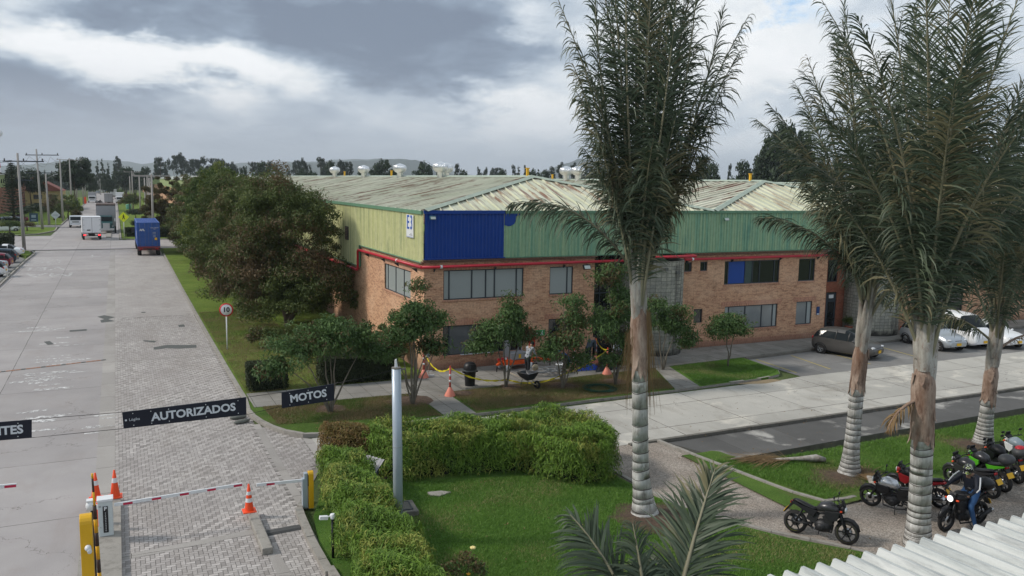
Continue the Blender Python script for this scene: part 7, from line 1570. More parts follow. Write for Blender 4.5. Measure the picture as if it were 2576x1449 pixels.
sign_disc((572, 884), (572, 779), 'round speed sign reading 10 with a red rim on the verge')
def diamond(px_, top, label, face, ped, s=.6):
    B = G(*px_); zt = GY(*top, B.y).z; t = thing('diamond_sign', label, 'road sign', (B.x, B.y, .1)); h = zt - .1
    MB().tube([(0, 0, -.1), (0, 0, h + .3)], .05, 8).build('post', M_white, t, fix=False); MB().box((0, -.06, h), (s * 1.3, .03, s * 1.3), ry=PI / 4).build('plate', face, t)
    if ped:
        mb = MB(); mb.ball((0.02, -.09, h + .32), (.07, .015, .07), 8); mb.box((0, -.09, h + .1), (.12, .02, .3), ry=.1); mb.box((-.1, -.09, h - .17), (.09, .02, .34), ry=.45); mb.box((.1, -.09, h - .17), (.09, .02, .34), ry=-.45); mb.box((.0, -.09, h + .1), (.4, .02, .06), ry=.5); mb.build('walking_figure', M_black, t)
    else: MB().box((0, -.085, h), (s * .9, .015, .12)).build('arrow', M_grey, t)
    return t
M_fluo = mat('fluorescent_yellow_sign', (.72, .80, .02), .5)
diamond((313, 600), (312.5, 546), 'bright yellow pedestrian diamond sign by the cross street hedge', M_fluo, True, .82)
diamond((141, 571), (140, 541), 'pale diamond sign on a thin post on the upper left grass', mat('pale_sign_back', (.55, .58, .58), .5), False, .85)
diamond((243, 484), (242, 468), 'distant yellow diamond sign far up the avenue on the left', M_fluo, True, 1.1)
# utility poles
def upole(x, y, h, arms, label, lean=0.0, lower=None, group='concrete utility poles along the avenue', dark=True):
    t = thing('utility_pole', label, 'utility pole', (x, y, 0), 0, group); t.rotation_euler = (0, lean, 0)
    MB().tube([(0, 0, -.2), (0, 0, h * .5), (0, 0, h)], [.22, .17, .12], 12).build('shaft', M_cpole, t, fix=False)
    for z, L, off in arms:
        MB().box((off, 0, z), (L, .12, .14)).build('crossarm', M_wframe if dark else M_cpole, t)
        for s_ in (-1, 0, 1): MB().lathe([(.04, 0), (.09, .08), (.05, .14), (.09, .2), (.03, .3)], 8, (off + s_ * L * .46, 0, z + .06)).build('insulator', M_black if dark else M_cpole, t, fix=False)
    if lower: MB().tube([(0, 0, lower), (1.6, -.3, lower + .8)], .04, 6).build('lamp_arm', M_cpole, t); MB().box((1.7, -.32, lower + .85), (.5, .2, .1)).build('lamp_head', M_white, t)
    return t
upole(-10.55, 119.0, 11.9, [(10.9, 4.4, .6), (8.6, 1.8, .5)], 'nearest utility pole at the left corner of the junction', -.012)
upole(G(107, 578).x, G(107, 578).y, 13.6, [(12.6, 5.0, .8), (9.6, 4.0, .2)], 'utility pole on the upper left grass corner', -.02)
upole(G(124, 566).x, G(124, 566).y, 9.5, [], 'shorter lamp pole just right of the second utility pole', -.015, lower=8.6)
for k, (x, yb, yt_, arm, lb) in enumerate(((154, 505, 400, (0, 0), 'utility pole behind the round bush'), (178, 503, 398, (5.5, 0), 'utility pole in front of the big round tree'), (192, 515, 402, (4, 0), 'tall pole right of the big round tree crown'), (208, 520, 420, (0, 0), 'pole beside the yellow house gable'), (214, 505, 440, (3.5, 0), 'thin pole right of the yellow house'),
        (232, 498, 440, (0, 0), 'distant pole above the box lorry roof'), (240, 492, 445, (3, 0), 'distant pole in the middle of the far row'), (252, 484, 450, (0, 0), 'farthest pole of the left row'), (247, 486, 452, (0, 0), 'second farthest pole of the left row'))):
    Y = 190 + k * 38; d = ray(x, 470); X = Y * d.x / d.y; h = GY(x, yt_, Y).z
    upole(X, Y, h, [(h - .4, arm[0], 0)] if arm[0] else [], lb, dark=False)
for k, (x, yb, yt_, arm, lb) in enumerate(((382, 559, 437, 5.5, 'front pole of the group above the blue container'), (376, 555, 447, 0, 'second pole of the group above the blue container'), (371, 552, 440, 5, 'third pole of the group above the blue container'), (364, 545, 447, 0, 'leftmost pole of the group above the blue container'), (351, 520, 440, 0, 'slim pole between the roadside tree and the pole group'), (333, 500, 430, 4, 'pole behind the roadside tree'), (327, 496, 443, 0, 'lamp pole left of the roadside tree'))):
    Y = 140 + k * 22; d = ray(x, 470); X = Y * d.x / d.y; h = GY(x, yt_, Y).z
    upole(X, Y, h, [(h - .3, arm, 0)] if arm else [], lb, dark=False)
# overhead wires
def wires(pts, label, n=3, sp=1.6, z=0):
    mb = MB()
    for a, b in zip(pts, pts[1:]):
        a, b = Vector(a), Vector(b)
        for k in range(n):
            o_ = Vector(((k - (n - 1) / 2) * sp, 0, 0)); mb.tube([a.lerp(b, f) + o_ - Vector((0, 0, 1.2 * math.sin(PI * f))) for f in [q / 8 for q in range(9)]], .02, 4, cap=False)
    tag(mb.build('overhead_wires', M_black, fix=False), label, 'wires')
wires([(-10.5, 119, 11.0), (-11.6, 166, 12.4), (-11, 228, 12.8), (-11, 304, 13), (-11, 420, 13)], 'sagging wires along the left row of utility poles')
wires([(-40, 112, 11.5), (-10.5, 119, 11.0)], 'wires running left from the nearest utility pole', 2)
# ------------------------------------------------------------------ works in front of the warehouse
def delin(px_, top, label, h=1.25, fallen=False):
    B = G(*px_, GZ); t = thing('barrier_post', label, 'barrier post', (B.x, B.y, GZ + .01), 0, 'coral posts on cone bases around the works')
    MB().lathe([(.24, 0), (.235, .04), (.07, .36), (.05, .38)], 20).build('cone_base', M_faded, t, fix=False)
    MB().tube([(0, 0, .36), (0, 0, h)], .045, 12).build('post', mat('coral_post', (.55, .10, .08), .5, coord='obj'), t)
    for z in (.60, .86): MB().tube([(0, 0, z), (0, 0, z + .10)], .048, 12).build('reflective_band', M_white, t)
    MB().tube([(0, 0, h), (0, 0, h + .07)], [.03, .02], 8).build('tip', M_orange, t)
    return Vector((B.x, B.y, GZ + h - .02))
d1 = delin((1066, 950), 0, 'coral post on a cone base against the warehouse corner')
d2 = delin((1132, 996), 0, 'coral post on a cone base on the front path left of the black bin')
d3 = delin((1498, 913), 0, 'coral post on a cone base beside the workers at the entrance')
d4 = delin((1527, 942), 0, 'coral post on a cone base on the grass edge left of the tall palm trunk')
d5 = delin((1443, 930), 0, 'coral post on a cone base behind the tangle of grey cable', 1.0)
mt = mat('yellow_caution_tape', (.70, .58, .02), .5, var=.35, scale=14)
def tape(a, b, sag, mid=None):
    n = 22; mb = MB(); P_ = []
    for k in range(n + 1):
        f = k / n; p = a.lerp(b, f) - Vector((0, 0, sag * 4 * f * (1 - f))); p.z = max(p.z, GZ + .04); P_.append(p)
    for k in range(n):
        tw = .035 * math.cos(k * .9), .035 * math.sin(k * .9); tw2 = .035 * math.cos((k + 1) * .9), .035 * math.sin((k + 1) * .9)
        o1, o2 = Vector((0, tw[1] * .5, abs(tw[0]) + .012)), Vector((0, tw2[1] * .5, abs(tw2[0]) + .012)); mb.add([P_[k] - o1, P_[k] + o1, P_[k + 1] + o2, P_[k + 1] - o2], [(0, 1, 2, 3)])
    return mb
tg = thing('caution_tape', 'yellow caution tape strung between the coral posts and tree stems', 'tape', (0, 0, 0))
pA = G(1275, 968, GZ) + Vector((0, 0, .25)); pB = G(1418, 965, GZ) + Vector((0, 0, .45)); M2_ = G(1345, 962, GZ)
for a, b, s_ in ((d1, d2, .45), (d2, pA, .25), (pA, pB, .28), (pB, d4, .12), (d4, d3, .18)): tape(a, b, s_).build('tape_run', mt, tg, fix=False)
# black wheeled bin
q = G(1182, 974, GZ); bn = thing('rubbish_bin', 'black domed rubbish bin on a pale slab left of the wheelbarrow', 'bin', (q.x, q.y, GZ + .02))
MB().box((0, 0, .03), (.7, .6, .06)).build('slab', M_kerb, bn); MB().lathe([(.22, .06), (.27, .75), (.285, .77), (.285, .80)], 22).build('barrel', M_black, bn); MB().lathe([(.30, .80), (.30, .86), (.28, 1.0), (.20, 1.10), (.10, 1.14), (.001, 1.145)], 22).box((0, -.24, .98), (.2, .14, .2)).build('domed_lid', M_black, bn)
for s_ in (-1, 1): MB().box((s_ * .30, 0, .70), (.1, .16, .06)).build('handle', M_black, bn)
MB().lathe([(.292, .74), (.30, .78), (.296, .81)], 22).build('bin_liner', mat('liner_grey', (.10, .11, .12), .3, coord='obj'), bn)
# wheelbarrow
q = G(1330, 974, GZ); wb = thing('wheelbarrow', 'dark wheelbarrow with pale wooden handles on the front grass', 'wheelbarrow', (q.x, q.y + .15, GZ + .01), 1.9)
mb = MB(); mb.add([(-.42, -.33, .68), (.42, -.30, .62), (.42, .30, .62), (-.42, .33, .68), (-.25, -.2, .34), (.18, -.18, .34), (.18, .18, .34), (-.25, .2, .34)], [(4, 5, 1, 0), (5, 6, 2, 1), (6, 7, 3, 2), (7, 4, 0, 3), (4, 7, 6, 5)]); tr = mb.build('tray', mat('dark_steel_tray', (.045, .05, .055), .4, .3, coord='obj'), wb, fix=False)
tr.modifiers.new('s', 'SOLIDIFY').thickness = .02; MB().tube([(-.42, -.33, .68), (.42, -.30, .62), (.42, .30, .62), (-.42, .33, .68), (-.42, -.33, .68)], .015, 6).build('rim_bar', M_steel, wb)
MB().box((.0, 0, .42), (.3, .25, .06)).box((-.1, .05, .46), (.12, .1, .04), rz=.4).build('debris', M_white, wb)
for s_ in (-1, 1): MB().tube([(-.62, 0 + s_ * .06, .19), (0, s_ * .18, .34), (.80, s_ * .30, .52)], .022, 6).build('handle', mat('pale_wood', (.42, .36, .28), .8, coord='obj'), wb); MB().tube([(.12, s_ * .2, .36), (.2, s_ * .22, 0), (.26, s_ * .22, 0)], .014, 6).build('leg', M_wframe, wb)
MB().lathe([(.11, -.04), (.18, -.03), (.19, 0), (.18, .03), (.11, .04)], 18, (-.62, 0, .19), 'y').build('wheel', M_rubber, wb, fix=False)
# orange scissor lifting machine against the wall
q = G(1318, 926, GZ); lm = thing('lifting_machine', 'orange wheeled lifting machine with an outrigger and red mast against the brick wall', 'machine', (q.x, q.y + .2, GZ), .12); Mo = mat('machine_orange', (.75, .10, .015), .45, coord='obj', dirt=.3)
MB().box((-.4, 0, .36), (1.7, .7, .2)).box((-.9, 0, .50), (.3, .6, .1)).build('base', Mo, lm, bevel=.02); MB().box((-.35, .0, .66), (1.0, .6, .34)).build('battery_box', M_gtruck, lm, bevel=.02); MB().box((-.35, -.31, .66), (.14, .01, .2)).build('yellow_label', M_plate, lm)
MB().box((.55, .1, 1.05), (.12, .12, 1.7)).box((.62, .08, 1.25), (.24, .2, .5)).box((.46, .1, 1.92), (.3, .1, .1)).build('mast', mat('machine_red', (.55, .03, .015), .5, coord='obj'), lm, bevel=.01)
for a, b in (((.5, -.1, .45), (1.45, -.35, .34)), ((-1.2, -.1, .42), (-1.7, -.35, .36))): MB().tube([a, b], .07, 6).build('outrigger', Mo, lm); MB().tube([b, (b[0], b[1], .0)], .025, 6).build('outrigger_foot', M_black, lm)
for x in (-1.1, .3):
    for y in (-.35, .35): MB().lathe([(.01, -.05), (.13, -.05), (.15, 0), (.13, .05), (.01, .05)], 14, (x, y, .15), 'y').build('wheel', M_white, lm)
MB().box((-.9, .1, 1.0), (.05, .5, .9)).box((-.2, .1, 1.3), (.04, .04, 1.3)).box((.0, .1, 1.3), (.04, .04, 1.3)).build('guard_rail', M_grey, lm)
MB().box((-1.35, -.3, .62), (.6, .04, .1), rz=.1).build('striped_bar', M_red, lm); MB().box((-1.2, -.33, .62), (.12, .03, .102), rz=.1).build('striped_bar_white', M_white, lm)
# cut off wheel tool, bucket, tarpaulins, cable tangle, hose
q = G(1343, 938, GZ); tt = thing('cutting_tool', 'round cut off saw held low beside the worker in grey', 'tool', (q.x, q.y - .15, GZ + .3)); MB().lathe([(.01, -.01), (.17, -.01), (.17, .01), (.01, .01)], 20, axis='y').build('disc', mat('tool_disc', (.5, .42, .3), .5), tt); MB().box((.02, .1, .12), (.22, .14, .2)).build('motor', M_black, tt, bevel=.02)
q = G(1409, 940, GZ); bk = thing('bucket', 'white plastic bucket between the cable tangle and blue tarpaulin', 'bucket', (q.x, q.y, GZ + .01)); MB().lathe([(.001, .01), (.17, 0), (.22, .44), (.235, .44), (.235, .47), (.21, .47), (.17, .2), (.001, .18)], 20).build('pail', M_white, bk, fix=False); MB().tube([(.23 * math.cos(a), 0, .44 + .12 * math.sin(a)) for a in [PI * k / 8 for k in range(9)]], .008, 5).build('handle', M_steel, bk)
def cloth(pxs, zmax, label, m, name, cat, seed, holes=0, z=GZ):
    P_ = [G(x, y, z) for x, y in pxs]; c_ = sum(P_, Vector()) / len(P_); rr = np.random.default_rng(seed); V = [(0, 0, zmax)]; k = len(P_); R_ = 6; 
    for r_ in range(1, R_ + 1):
        for i in range(k * 4):
            a, b = P_[i // 4], P_[(i // 4 + 1) % k]; p = a.lerp(b, (i % 4) / 4) - c_; f = r_ / R_; V.append((p.x * f, p.y * f, .015 + (zmax * (1 - f) ** 1.2 + abs(rr.normal()) * zmax * .35) * (1 if r_ < R_ else 0)))
    n = k * 4; F_ = [(0, 1 + i, 1 + (i + 1) % n) for i in range(n)] + [(1 + (r_ - 1) * n + i, 1 + r_ * n + i, 1 + r_ * n + (i + 1) % n, 1 + (r_ - 1) * n + (i + 1) % n) for r_ in range(1, R_) for i in range(n)]
    o = MB().add(V, F_, 0, True).build(name, m, fix=False); o.location = (c_.x, c_.y, z + .01); tag(o, label, cat); return o
cloth([(1452, 935), (1500, 932), (1508, 926), (1492, 917), (1456, 923)], .14, 'bright blue tarpaulin on the pavement behind the tape', mat('blue_tarpaulin', (.01, .05, .34), .5), 'tarpaulin', 'tarpaulin', 2)
cloth([(1498, 938), (1540, 932), (1548, 920), (1520, 912), (1500, 918)], .34, 'crumpled black plastic sheet on the pavement by the coral posts', mat('black_sheet', (.012, .013, .015), .35), 'plastic_sheet', 'plastic sheet', 5)
cloth([(1424, 938), (1452, 936), (1440, 922), (1424, 920)], .2, 'brown cardboard sheet leaning between the bucket and blue tarpaulin', mat('cardboard', (.22, .15, .09), .8), 'cardboard', 'cardboard', 8)
def coil(px_, r_, n, label, m, name, seed, tk=.012, wild=.05, sq=1.0):
    B = G(*px_, GZ); rr = random.Random(seed); pts = []
    for k in range(n * 16): a = 2 * PI * k / 16; q_ = r_ * (1 + wild * math.sin(a * .37 + seed) + wild * rr.uniform(-1, 1) * .3); pts.append((q_ * math.cos(a) * sq + wild * 2 * math.sin(a * .11), q_ * math.sin(a), .02 + .012 * (k // 16) + abs(wild) * .8 * abs(math.sin(a * .23 + seed))))
    o = MB().tube(pts, tk, 5).build(name, m, fix=False); o.location = (B.x, B.y, GZ); return tag(o, label, name.replace('_', ' '))
coil((1508, 982), .62, 9, 'coil of dark green hose lying on the front grass', mat('green_hose', (.012, .06, .03), .5), 'garden_hose', 3, .014, .07)
coil((1384, 942), .38, 9, 'tangle of grey cable on the pavement below the thin tree', M_grey, 'cable_tangle', 5, .014, .28)
q = G(1079, 948, GZ); sq = thing('floor_squeegee', 'floor squeegee with a long handle leaning at the warehouse corner', 'squeegee', (q.x, q.y, GZ + .01)); MB().box((0, 0, .05), (.5, .05, .08)).box((0, 0, .28), (.34, .02, .03)).build('blade', M_white, sq); MB().tube([(0, 0, .08), (-.03, .12, 1.3)], .014, 6).build('handle', mat('pale_wood', (0, 0, 0)), sq); MB().box((-.03, .08, 1.05), (.22, .02, .26)).build('rag', M_pole, sq)
# potted plant in the recess
q = Vector((41.85, BY + .35, GZ)); pt = thing('potted_plant', 'green plant in a terracotta pot beside the black door', 'plant', q); MB().lathe([(.001, 0), (.18, 0), (.25, .42), (.28, .42), (.28, .48), (.22, .48), (.001, .44)], 16).build('pot', mat('terracotta', (.30, .09, .05), .8), pt)
P_, N_ = crown_pts([(0, 0, .75, .35, .35, .35)], 700, .2, 16, .3, np.random.default_rng(9)); v_, q_ = leaf_quads(P_, N_, .13, .2, .2); fastmesh('leaves', v_, q_, M_leaf_mid, pt)
# inspection chamber lid, loose sheet, broken slab in the lawn
q = G(1005, 1292, .05); mh = thing('inspection_chamber', 'square concrete inspection chamber lid in the lawn behind the grey pole', 'manhole', (q.x, q.y + .1, .04), -.1)
MB().box((0, 0, .07), (.98, .85, .2)).build('surround', M_kerbd, mh, bevel=.02); MB().box((0, 0, .175), (.66, .56, .02)).build('lid', mat('lid_concrete', (.12, .115, .10), .9, var=.3, scale=5), mh); mb = MB(); [mb.box((x, y, .18), sx) for x, y, sx in ((-.34, 0, (.03, .6, .025)), (.34, 0, (.03, .6, .025)), (0, -.29, (.7, .03, .025)), (0, .29, (.7, .03, .025)))]; mb.build('steel_frame', M_wframe, mh)
q = G(1105, 1243, .05); tag(MB(Matrix.Translation((q.x, q.y, .06))).add([(-.3, -.05, .02), (-.05, -.2, .02), (.35, -.05, .03), (.1, .1, .05), (-.32, .14, .06), (-.3, -.05, -.02), (-.05, -.2, -.02), (.35, -.05, -.02), (.1, .1, -.02), (-.32, .14, -.02)], [(0, 1, 2, 3, 4), (0, 5, 6, 1), (1, 6, 7, 2), (2, 7, 8, 3), (3, 8, 9, 4), (4, 9, 5, 0)]).build('broken_slab', M_kerb), 'small broken pale slab lying on the lawn near the far hedge', 'slab')
q = G(930, 1248, .0); cs = thing('metal_sheet', 'corrugated grey metal sheet standing in the corner between the two bamboo hedges', 'metal sheet', (q.x + .1, q.y + .1, .05), .35); mb = MB(); V = []; n = 26
for k in range(n + 1): x = -.1 + .9 * k / n; z_ = .03 * math.sin(k * PI / 2.5); V += [(z_ + .02, x, .45 + .12 * (1 - k / n)), (z_ + .38, x, .9 + .06 * (1 - k / n))]
mb.add(V, [(2 * k, 2 * k + 2, 2 * k + 3, 2 * k + 1) for k in range(n)], 0, True); mb.build('corrugated_panel', M_gtruck, cs, fix=False); mb = MB(); [mb.tube([(.2, y, 0), (.2, y, .66)], .02, 6) for y in (0, .7)]; mb.build('leg', M_wframe, cs)
# sandbags at the kerb corner
for k, (x, y, lb) in enumerate(((603, 1053, 'upper grey sandbag lying against the curved kerb'), (612, 1064, 'lower grey sandbag lying against the curved kerb'))):
    q = G(x, y, 0); o = MB().ball((0, 0, .07), (.34, .13, .08), 14).build('sandbag', mat('grey_sandbag', (.13, .135, .12), .9, var=.3, scale=8, bump=.5)); o.location = (q.x - .05, q.y, 0); o.rotation_euler = (0, 0, .15 + .2 * k); tag(o, lb, 'sandbag')
# flower bush at the bottom of the lawn
q = G(1165, 1520, .05); fb = thing('rose_bush', 'straggly flower bush with one yellow bloom at the bottom of the lawn', 'shrub', (q.x, q.y, .05))
P_, N_ = crown_pts([(-.3, 0, .75, .35, .3, .28), (.1, .1, .95, .25, .25, .25), (.35, 0, .7, .25, .25, .2), (0, -.1, .5, .35, .3, .25)], 1500, .13, 40, .2, np.random.default_rng(4)); v_, q_ = leaf_quads(P_, N_, .06, .6, .2); fastmesh('leaves', v_, q_, M_leaf_small, fb)
limbs_mb((0, 0, 0), [(-.4, 0, .9), (-.1, .1, 1.1), (.2, 0, 1.2), (.4, .05, .8), (.1, -.1, .7)], .016, 3).build('stems', M_bark, fb, fix=False)
for x, z, r_, c_ in ((.22, 1.27, .055, 'pale_yellow_petal'), (.12, .68, .04, 'orange_petal')): mb = MB(); [mb.ball((x + r_ * .6 * math.cos(a), r_ * .6 * math.sin(a), z), (r_ * .7, r_ * .7, r_ * .5), 8) for a in (0, 1.26, 2.5, 3.8, 5.0)]; mb.build('bloom', mat(c_, (.75, .62, .25) if 'pale' in c_ else (.7, .35, .03), .6), fb)
# tall weed stems beside the hedge
for k, (x, y, t_) in enumerate(((1513, 1110, 1062), (1487, 1105, 1075), (1352, 1040, 1010))):
    q = G(x, y, 0); pass
# ------------------------------------------------------------------ white ribbed roof at the bottom right
fr = thing('ribbed_roof', 'white ribbed metal shed roof filling the bottom right corner', 'roof', (9.6, 9.75, 2.92)); mb = MB(); V = []; x = -5.0; pitch = .36; pr = []
while x < 26: pr += [(x, 0), (x + .05, .115), (x + .10, .118), (x + .30, .012), (x + .34, 0)]; x += pitch
for a, z_ in pr: V += [(a, 0, z_), (a, -14, z_ + .42)]
mb.add(V, [(2 * k, 2 * k + 2, 2 * k + 3, 2 * k + 1) for k in range(len(pr) - 1)])
m, t_, b_, P_ = newmat('white_ribbed_sheet')
c_ = t_.mix(t_.mapr(t_.noise(t_.mapping(P_, (7, .25, 1)), 1.0, 4, .65), .35, .65), (.40, .43, .42), (.58, .59, .57)); c_ = t_.mix(t_.mapr(t_.noise(t_.mapping(P_, (9, .5, 1), (4, 4, 4)), 1.2, 5, .7), .5, .68, 0, .7), c_, (.22, .235, .24)); c_ = t_.mix(t_.mapr(t_.noise(P_, 60, 2), .66, .72, 0, .3), c_, (.15, .13, .12))
t_.put(b_.inputs['Base Color'], c_); b_.inputs['Roughness'].default_value = .5
ro = mb.build('sheeting', m, fr, fix=False); ro.modifiers.new('s', 'SOLIDIFY').thickness = .012
mb = MB(); [mb.box((x, -.5, -1.52), (.14, .14, 3.0)) for x in (-4.5, 2, 9, 16, 23)]; mb.box((9, -.5, -.08), (28, .12, .14)); mb.build('roof_support', M_wframe, fr)
# ------------------------------------------------------------------ background on the left
def block(name, label, x0, x1, y0, y1, zb, zt, ridge, mlow, mup, mroof, windows=(), cat='building'):
    t = thing(name, label, cat, ((x0 + x1) / 2, (y0 + y1) / 2, 0)); ox, oy = (x0 + x1) / 2, (y0 + y1) / 2
    bx = lambda a, b, c_, d, e, f: MB().box(((a + b) / 2 - ox, (c_ + d) / 2 - oy, (e + f) / 2), (b - a, d - c_, f - e))
    bx(x0, x1, y0, y1, -.1, zb).build('lower_wall', mlow, t); 
    if zt > zb: bx(x0 - .05, x1 + .05, y0 - .05, y1 + .05, zb + .01, zt).build('upper_wall', mup, t)
    mb = MB(); hx, hy = (x1 - x0) / 2 + .3, (y1 - y0) / 2 + .3; mb.add([(-hx, -hy, zt), (hx, -hy, zt), (hx, hy, zt), (-hx, hy, zt), (0, -hy * .92, ridge), (0, hy * .92, ridge)], [(0, 1, 4), (1, 2, 5, 4), (2, 3, 5), (3, 0, 4, 5)]); mb.build('roof', mroof, t)
    for (face, a, b, c_, d) in windows:
        if face == 'x': MB().box((x1 - ox + .06, (a + b) / 2 - oy, (c_ + d) / 2), (.06, b - a, d - c_)).build('window', M_glass, t)
        else: MB().box(((a + b) / 2 - ox, y0 - oy - .06, (c_ + d) / 2), (b - a, .06, d - c_)).build('window', M_glass, t)
    return t
M_gr = mat('pale_grey_roof', (.40, .42, .40), .6, var=.2, scale=.2); M_ochre = mat('ochre_wall', (.42, .24, .12), .85, var=.2, scale=.4); M_pinkw = mat('pink_brown_wall', (.32, .16, .12), .85, var=.2, scale=.3); M_cream = mat('cream_wall', (.46, .36, .17), .85, var=.1); M_rroof = mat('red_clay_roof', (.22, .07, .05), .85, var=.25)
M_ltgreen = mat('light_green_cladding', (.26, .32, .14), .7, var=.25, scale=.25)
b_ = block('far_warehouse', 'green and ochre warehouse behind the conifer on the left', -75, -24.5, 196, 262, 6.2, 9.2, 11.4, M_ochre, M_ltgreen, M_gr, [('x', 200 + k * 4.4, 202 + k * 4.4, 7.2, 8.1) for k in range(12)])
mb = MB(); [mb.box((25.3, -32 + k * 2.6, 3.1), (.25, .7, 6.0)) for k in range(25)]; mb.build('pilasters', M_pinkw, b_)
block('far_factory', 'pink brown factory beyond the green warehouse on the left', -60, -23, 268, 330, 5.0, 8.6, 9.4, M_pinkw, mat('salmon_wall', (.38, .18, .12), .8, var=.2), mat('blue_grey_roof', (.22, .25, .29), .6), [('x', 272 + k * 7, 275 + k * 7, 5.8, 7.2) for k in range(8)])
block('yellow_house', 'cream house with a red pitched roof behind the left poles', -22, -13.2, 258, 275, 4.9, 5.0, 7.6, M_cream, M_cream, M_rroof, [('x', 260, 262.4, 2.6, 4.0), ('x', 267, 269, 2.6, 4.0), ('y', -20, -18, 2.8, 4.0), ('y', -16.5, -14.6, 2.8, 4.0), ('y', -20, -18, .6, 1.8)])
block('far_warehouse', 'long pale roofed warehouse beyond the cross street behind the dense trees', 16, 150, 172, 360, 6.0, 8.6, 10.2, M_brick, M_ltgreen, mat('pale_far_roof', (.46, .48, .42), .6, var=.15, scale=.3))
block('far_warehouse', 'second pale roofed warehouse farther up the avenue on the right', 15, 90, 400, 560, 6.0, 8.6, 10.8, M_brick, M_ltgreen, mat('pale_far_roof', (0, 0, 0)))
# lattice mast at the left edge
q = ray(-6, 470); Y_ = 330; tw = thing('radio_mast', 'red and white lattice mast with a dish cut by the left edge', 'mast', (Y_ * q.x / q.y, Y_, 0)); ht = GY(0, 335, Y_).z; mr = mat('mast_red', (.42, .08, .06), .6)
for k in range(14):
    z0, z1 = ht * k / 14, ht * (k + 1) / 14; w0, w1 = 1.9 * (1 - k / 15), 1.9 * (1 - (k + 1) / 15); mb = MB()
    for sx, sy in ((-1, -1), (1, -1), (1, 1), (-1, 1)): mb.tube([(sx * w0, sy * w0, z0), (sx * w1, sy * w1, z1)], .14, 4, cap=False)
    mb.tube([(-w0, -w0, z0), (w1, -w1, z1)], .09, 4, cap=False); mb.tube([(w0, -w0, z0), (-w1, -w1, z1)], .09, 4, cap=False); mb.tube([(-w1, -w1, z1), (w1, -w1, z1)], .09, 4, cap=False); mb.tube([(w0, -w0, z0), (w1, w1, z1)], .09, 4, cap=False)
    mb.build('lattice_section', mr if k % 2 else M_white, tw, fix=False)
MB().lathe([(.01, 0), (1.2, .3), (1.3, .9), (1.1, 1.2), (.01, 1.3)], 14, (1.2, -1.5, ht), 'y').build('dish', M_white, tw, fix=False)
# layered conifer
def conifer_layered(x, y, h, label):
    t = thing('layered_conifer', label, 'tree', (x, y, 0)); r = np.random.default_rng(3); limbs_mb((0, 0, 0), [(0, 0, h)], .28, wob=.02).build('trunk', M_bark, t, fix=False); P_ = []; N_ = []; z = 1.4
    while z < h * .99:
        f = (z / h); R_ = (h * .235) * (1 - f) ** .75 * (0.5 + .5 * min(1, z / 3)) + .25
        for k in range(9):
            a = 2 * PI * (k / 9) + z; m_ = max(10, int(46 * (R_ / 3.5))); s = r.random(m_); side = r.normal(size=m_) * .16 * (1.1 - s * .4); L_ = R_ * r.uniform(.85, 1.08)
            P_.append(np.stack([math.cos(a) * L_ * s - math.sin(a) * side, math.sin(a) * L_ * s + math.cos(a) * side, z + .1 * L_ * s + .12 * L_ * s ** 2 + r.normal(size=m_) * .04], 1)); N_.append(np.tile([0, 0, 1.], (m_, 1)) + r.normal(size=(m_, 3)) * .3)
        z += .30 + .34 * (1 - f)
    P_ = np.concatenate(P_); N_ = np.concatenate(N_); N_ /= np.linalg.norm(N_, axis=1)[:, None]; v_, q_ = leaf_quads(P_, N_, .42, .4, .1, r); fastmesh('crown', v_, q_, M_leaf_far, t)
p = GY(36, 560, 172); hh = GY(34, 408, 172).z; conifer_layered(p.x, 172, hh, 'tall layered conifer standing behind the nearest utility pole')
# bushes and clipped shapes
def blobtree(px_, Y_, top, wpx, label, lm, n=5000, seed=1, kind='round', name='round_bush', leaf=None, group=None, base=0.0, cat='shrub'):
    q = ray(px_, 470); X = Y_ * q.x / q.y; ht = GY(px_, top, Y_).z; dep = X * math.sin(YAW) + Y_ * math.cos(YAW); W_ = wpx / FPX * dep / 2
    if kind == 'round': bl = [(0, 0, ht * .52, W_, W_, ht * .46), (W_ * .3, 0, ht * .35, W_ * .8, W_ * .8, ht * .35), (-W_ * .35, 0, ht * .4, W_ * .7, W_ * .7, ht * .36)]
    elif kind == 'mush': bl = [(0, 0, ht * .7, W_, W_, ht * .28)]
    else: bl = [(0, 0, ht * .72, W_, W_, ht * .28), (W_ * .35, 0, ht * .55, W_ * .7, W_ * .7, ht * .25), (-W_ * .4, 0, ht * .6, W_ * .6, W_ * .6, ht * .22)]
    return tree(name, label, cat, (X, Y_, .05), bl, n, leaf or max(.12, W_ * .11), lm, [(0, 0, ht * .7)] if kind != 'round' else [(0, 0, ht * .4)], .12 + W_ * .03, group, W_ * .3, 70, .7, seed, .55)
blobtree(168, 205, 490, 62, 'right half of the big bright bush beside the upper left grass', M_leaf_mid, 9000, 51); blobtree(132, 196, 487, 55, 'left half of the big dark bush beside the upper left grass', M_leaf_dark, 8000, 52)
blobtree(84, 188, 512, 40, 'dark clipped bush left of the second utility pole', M_leaf_far, 4000, 53, 'mush'); blobtree(58, 182, 520, 36, 'dark clipped bush at the foot of the layered conifer', M_leaf_far, 4000, 54, 'mush')
blobtree(18, 152, 556, 50, 'round olive bush at the left edge above the hedge block', M_leaf_mid, 5000, 55, 'mush'); blobtree(62, 158, 560, 36, 'low clipped bush behind the nearest utility pole', M_leaf_dark, 3000, 56, 'mush')
blobtree(338, 190, 527, 38, 'umbrella shaped clipped bush on the north verge', M_leaf_far, 4500, 57, 'mush'); blobtree(352, 160, 556, 48, 'low clipped bush just above the blue container', M_leaf_far, 3500, 58, 'mush')
blobtree(324, 235, 488, 46, 'dark roadside tree right of the avenue beyond the junction', M_leaf_dark, 8000, 59, 'tree', 'roadside_tree', cat='tree')
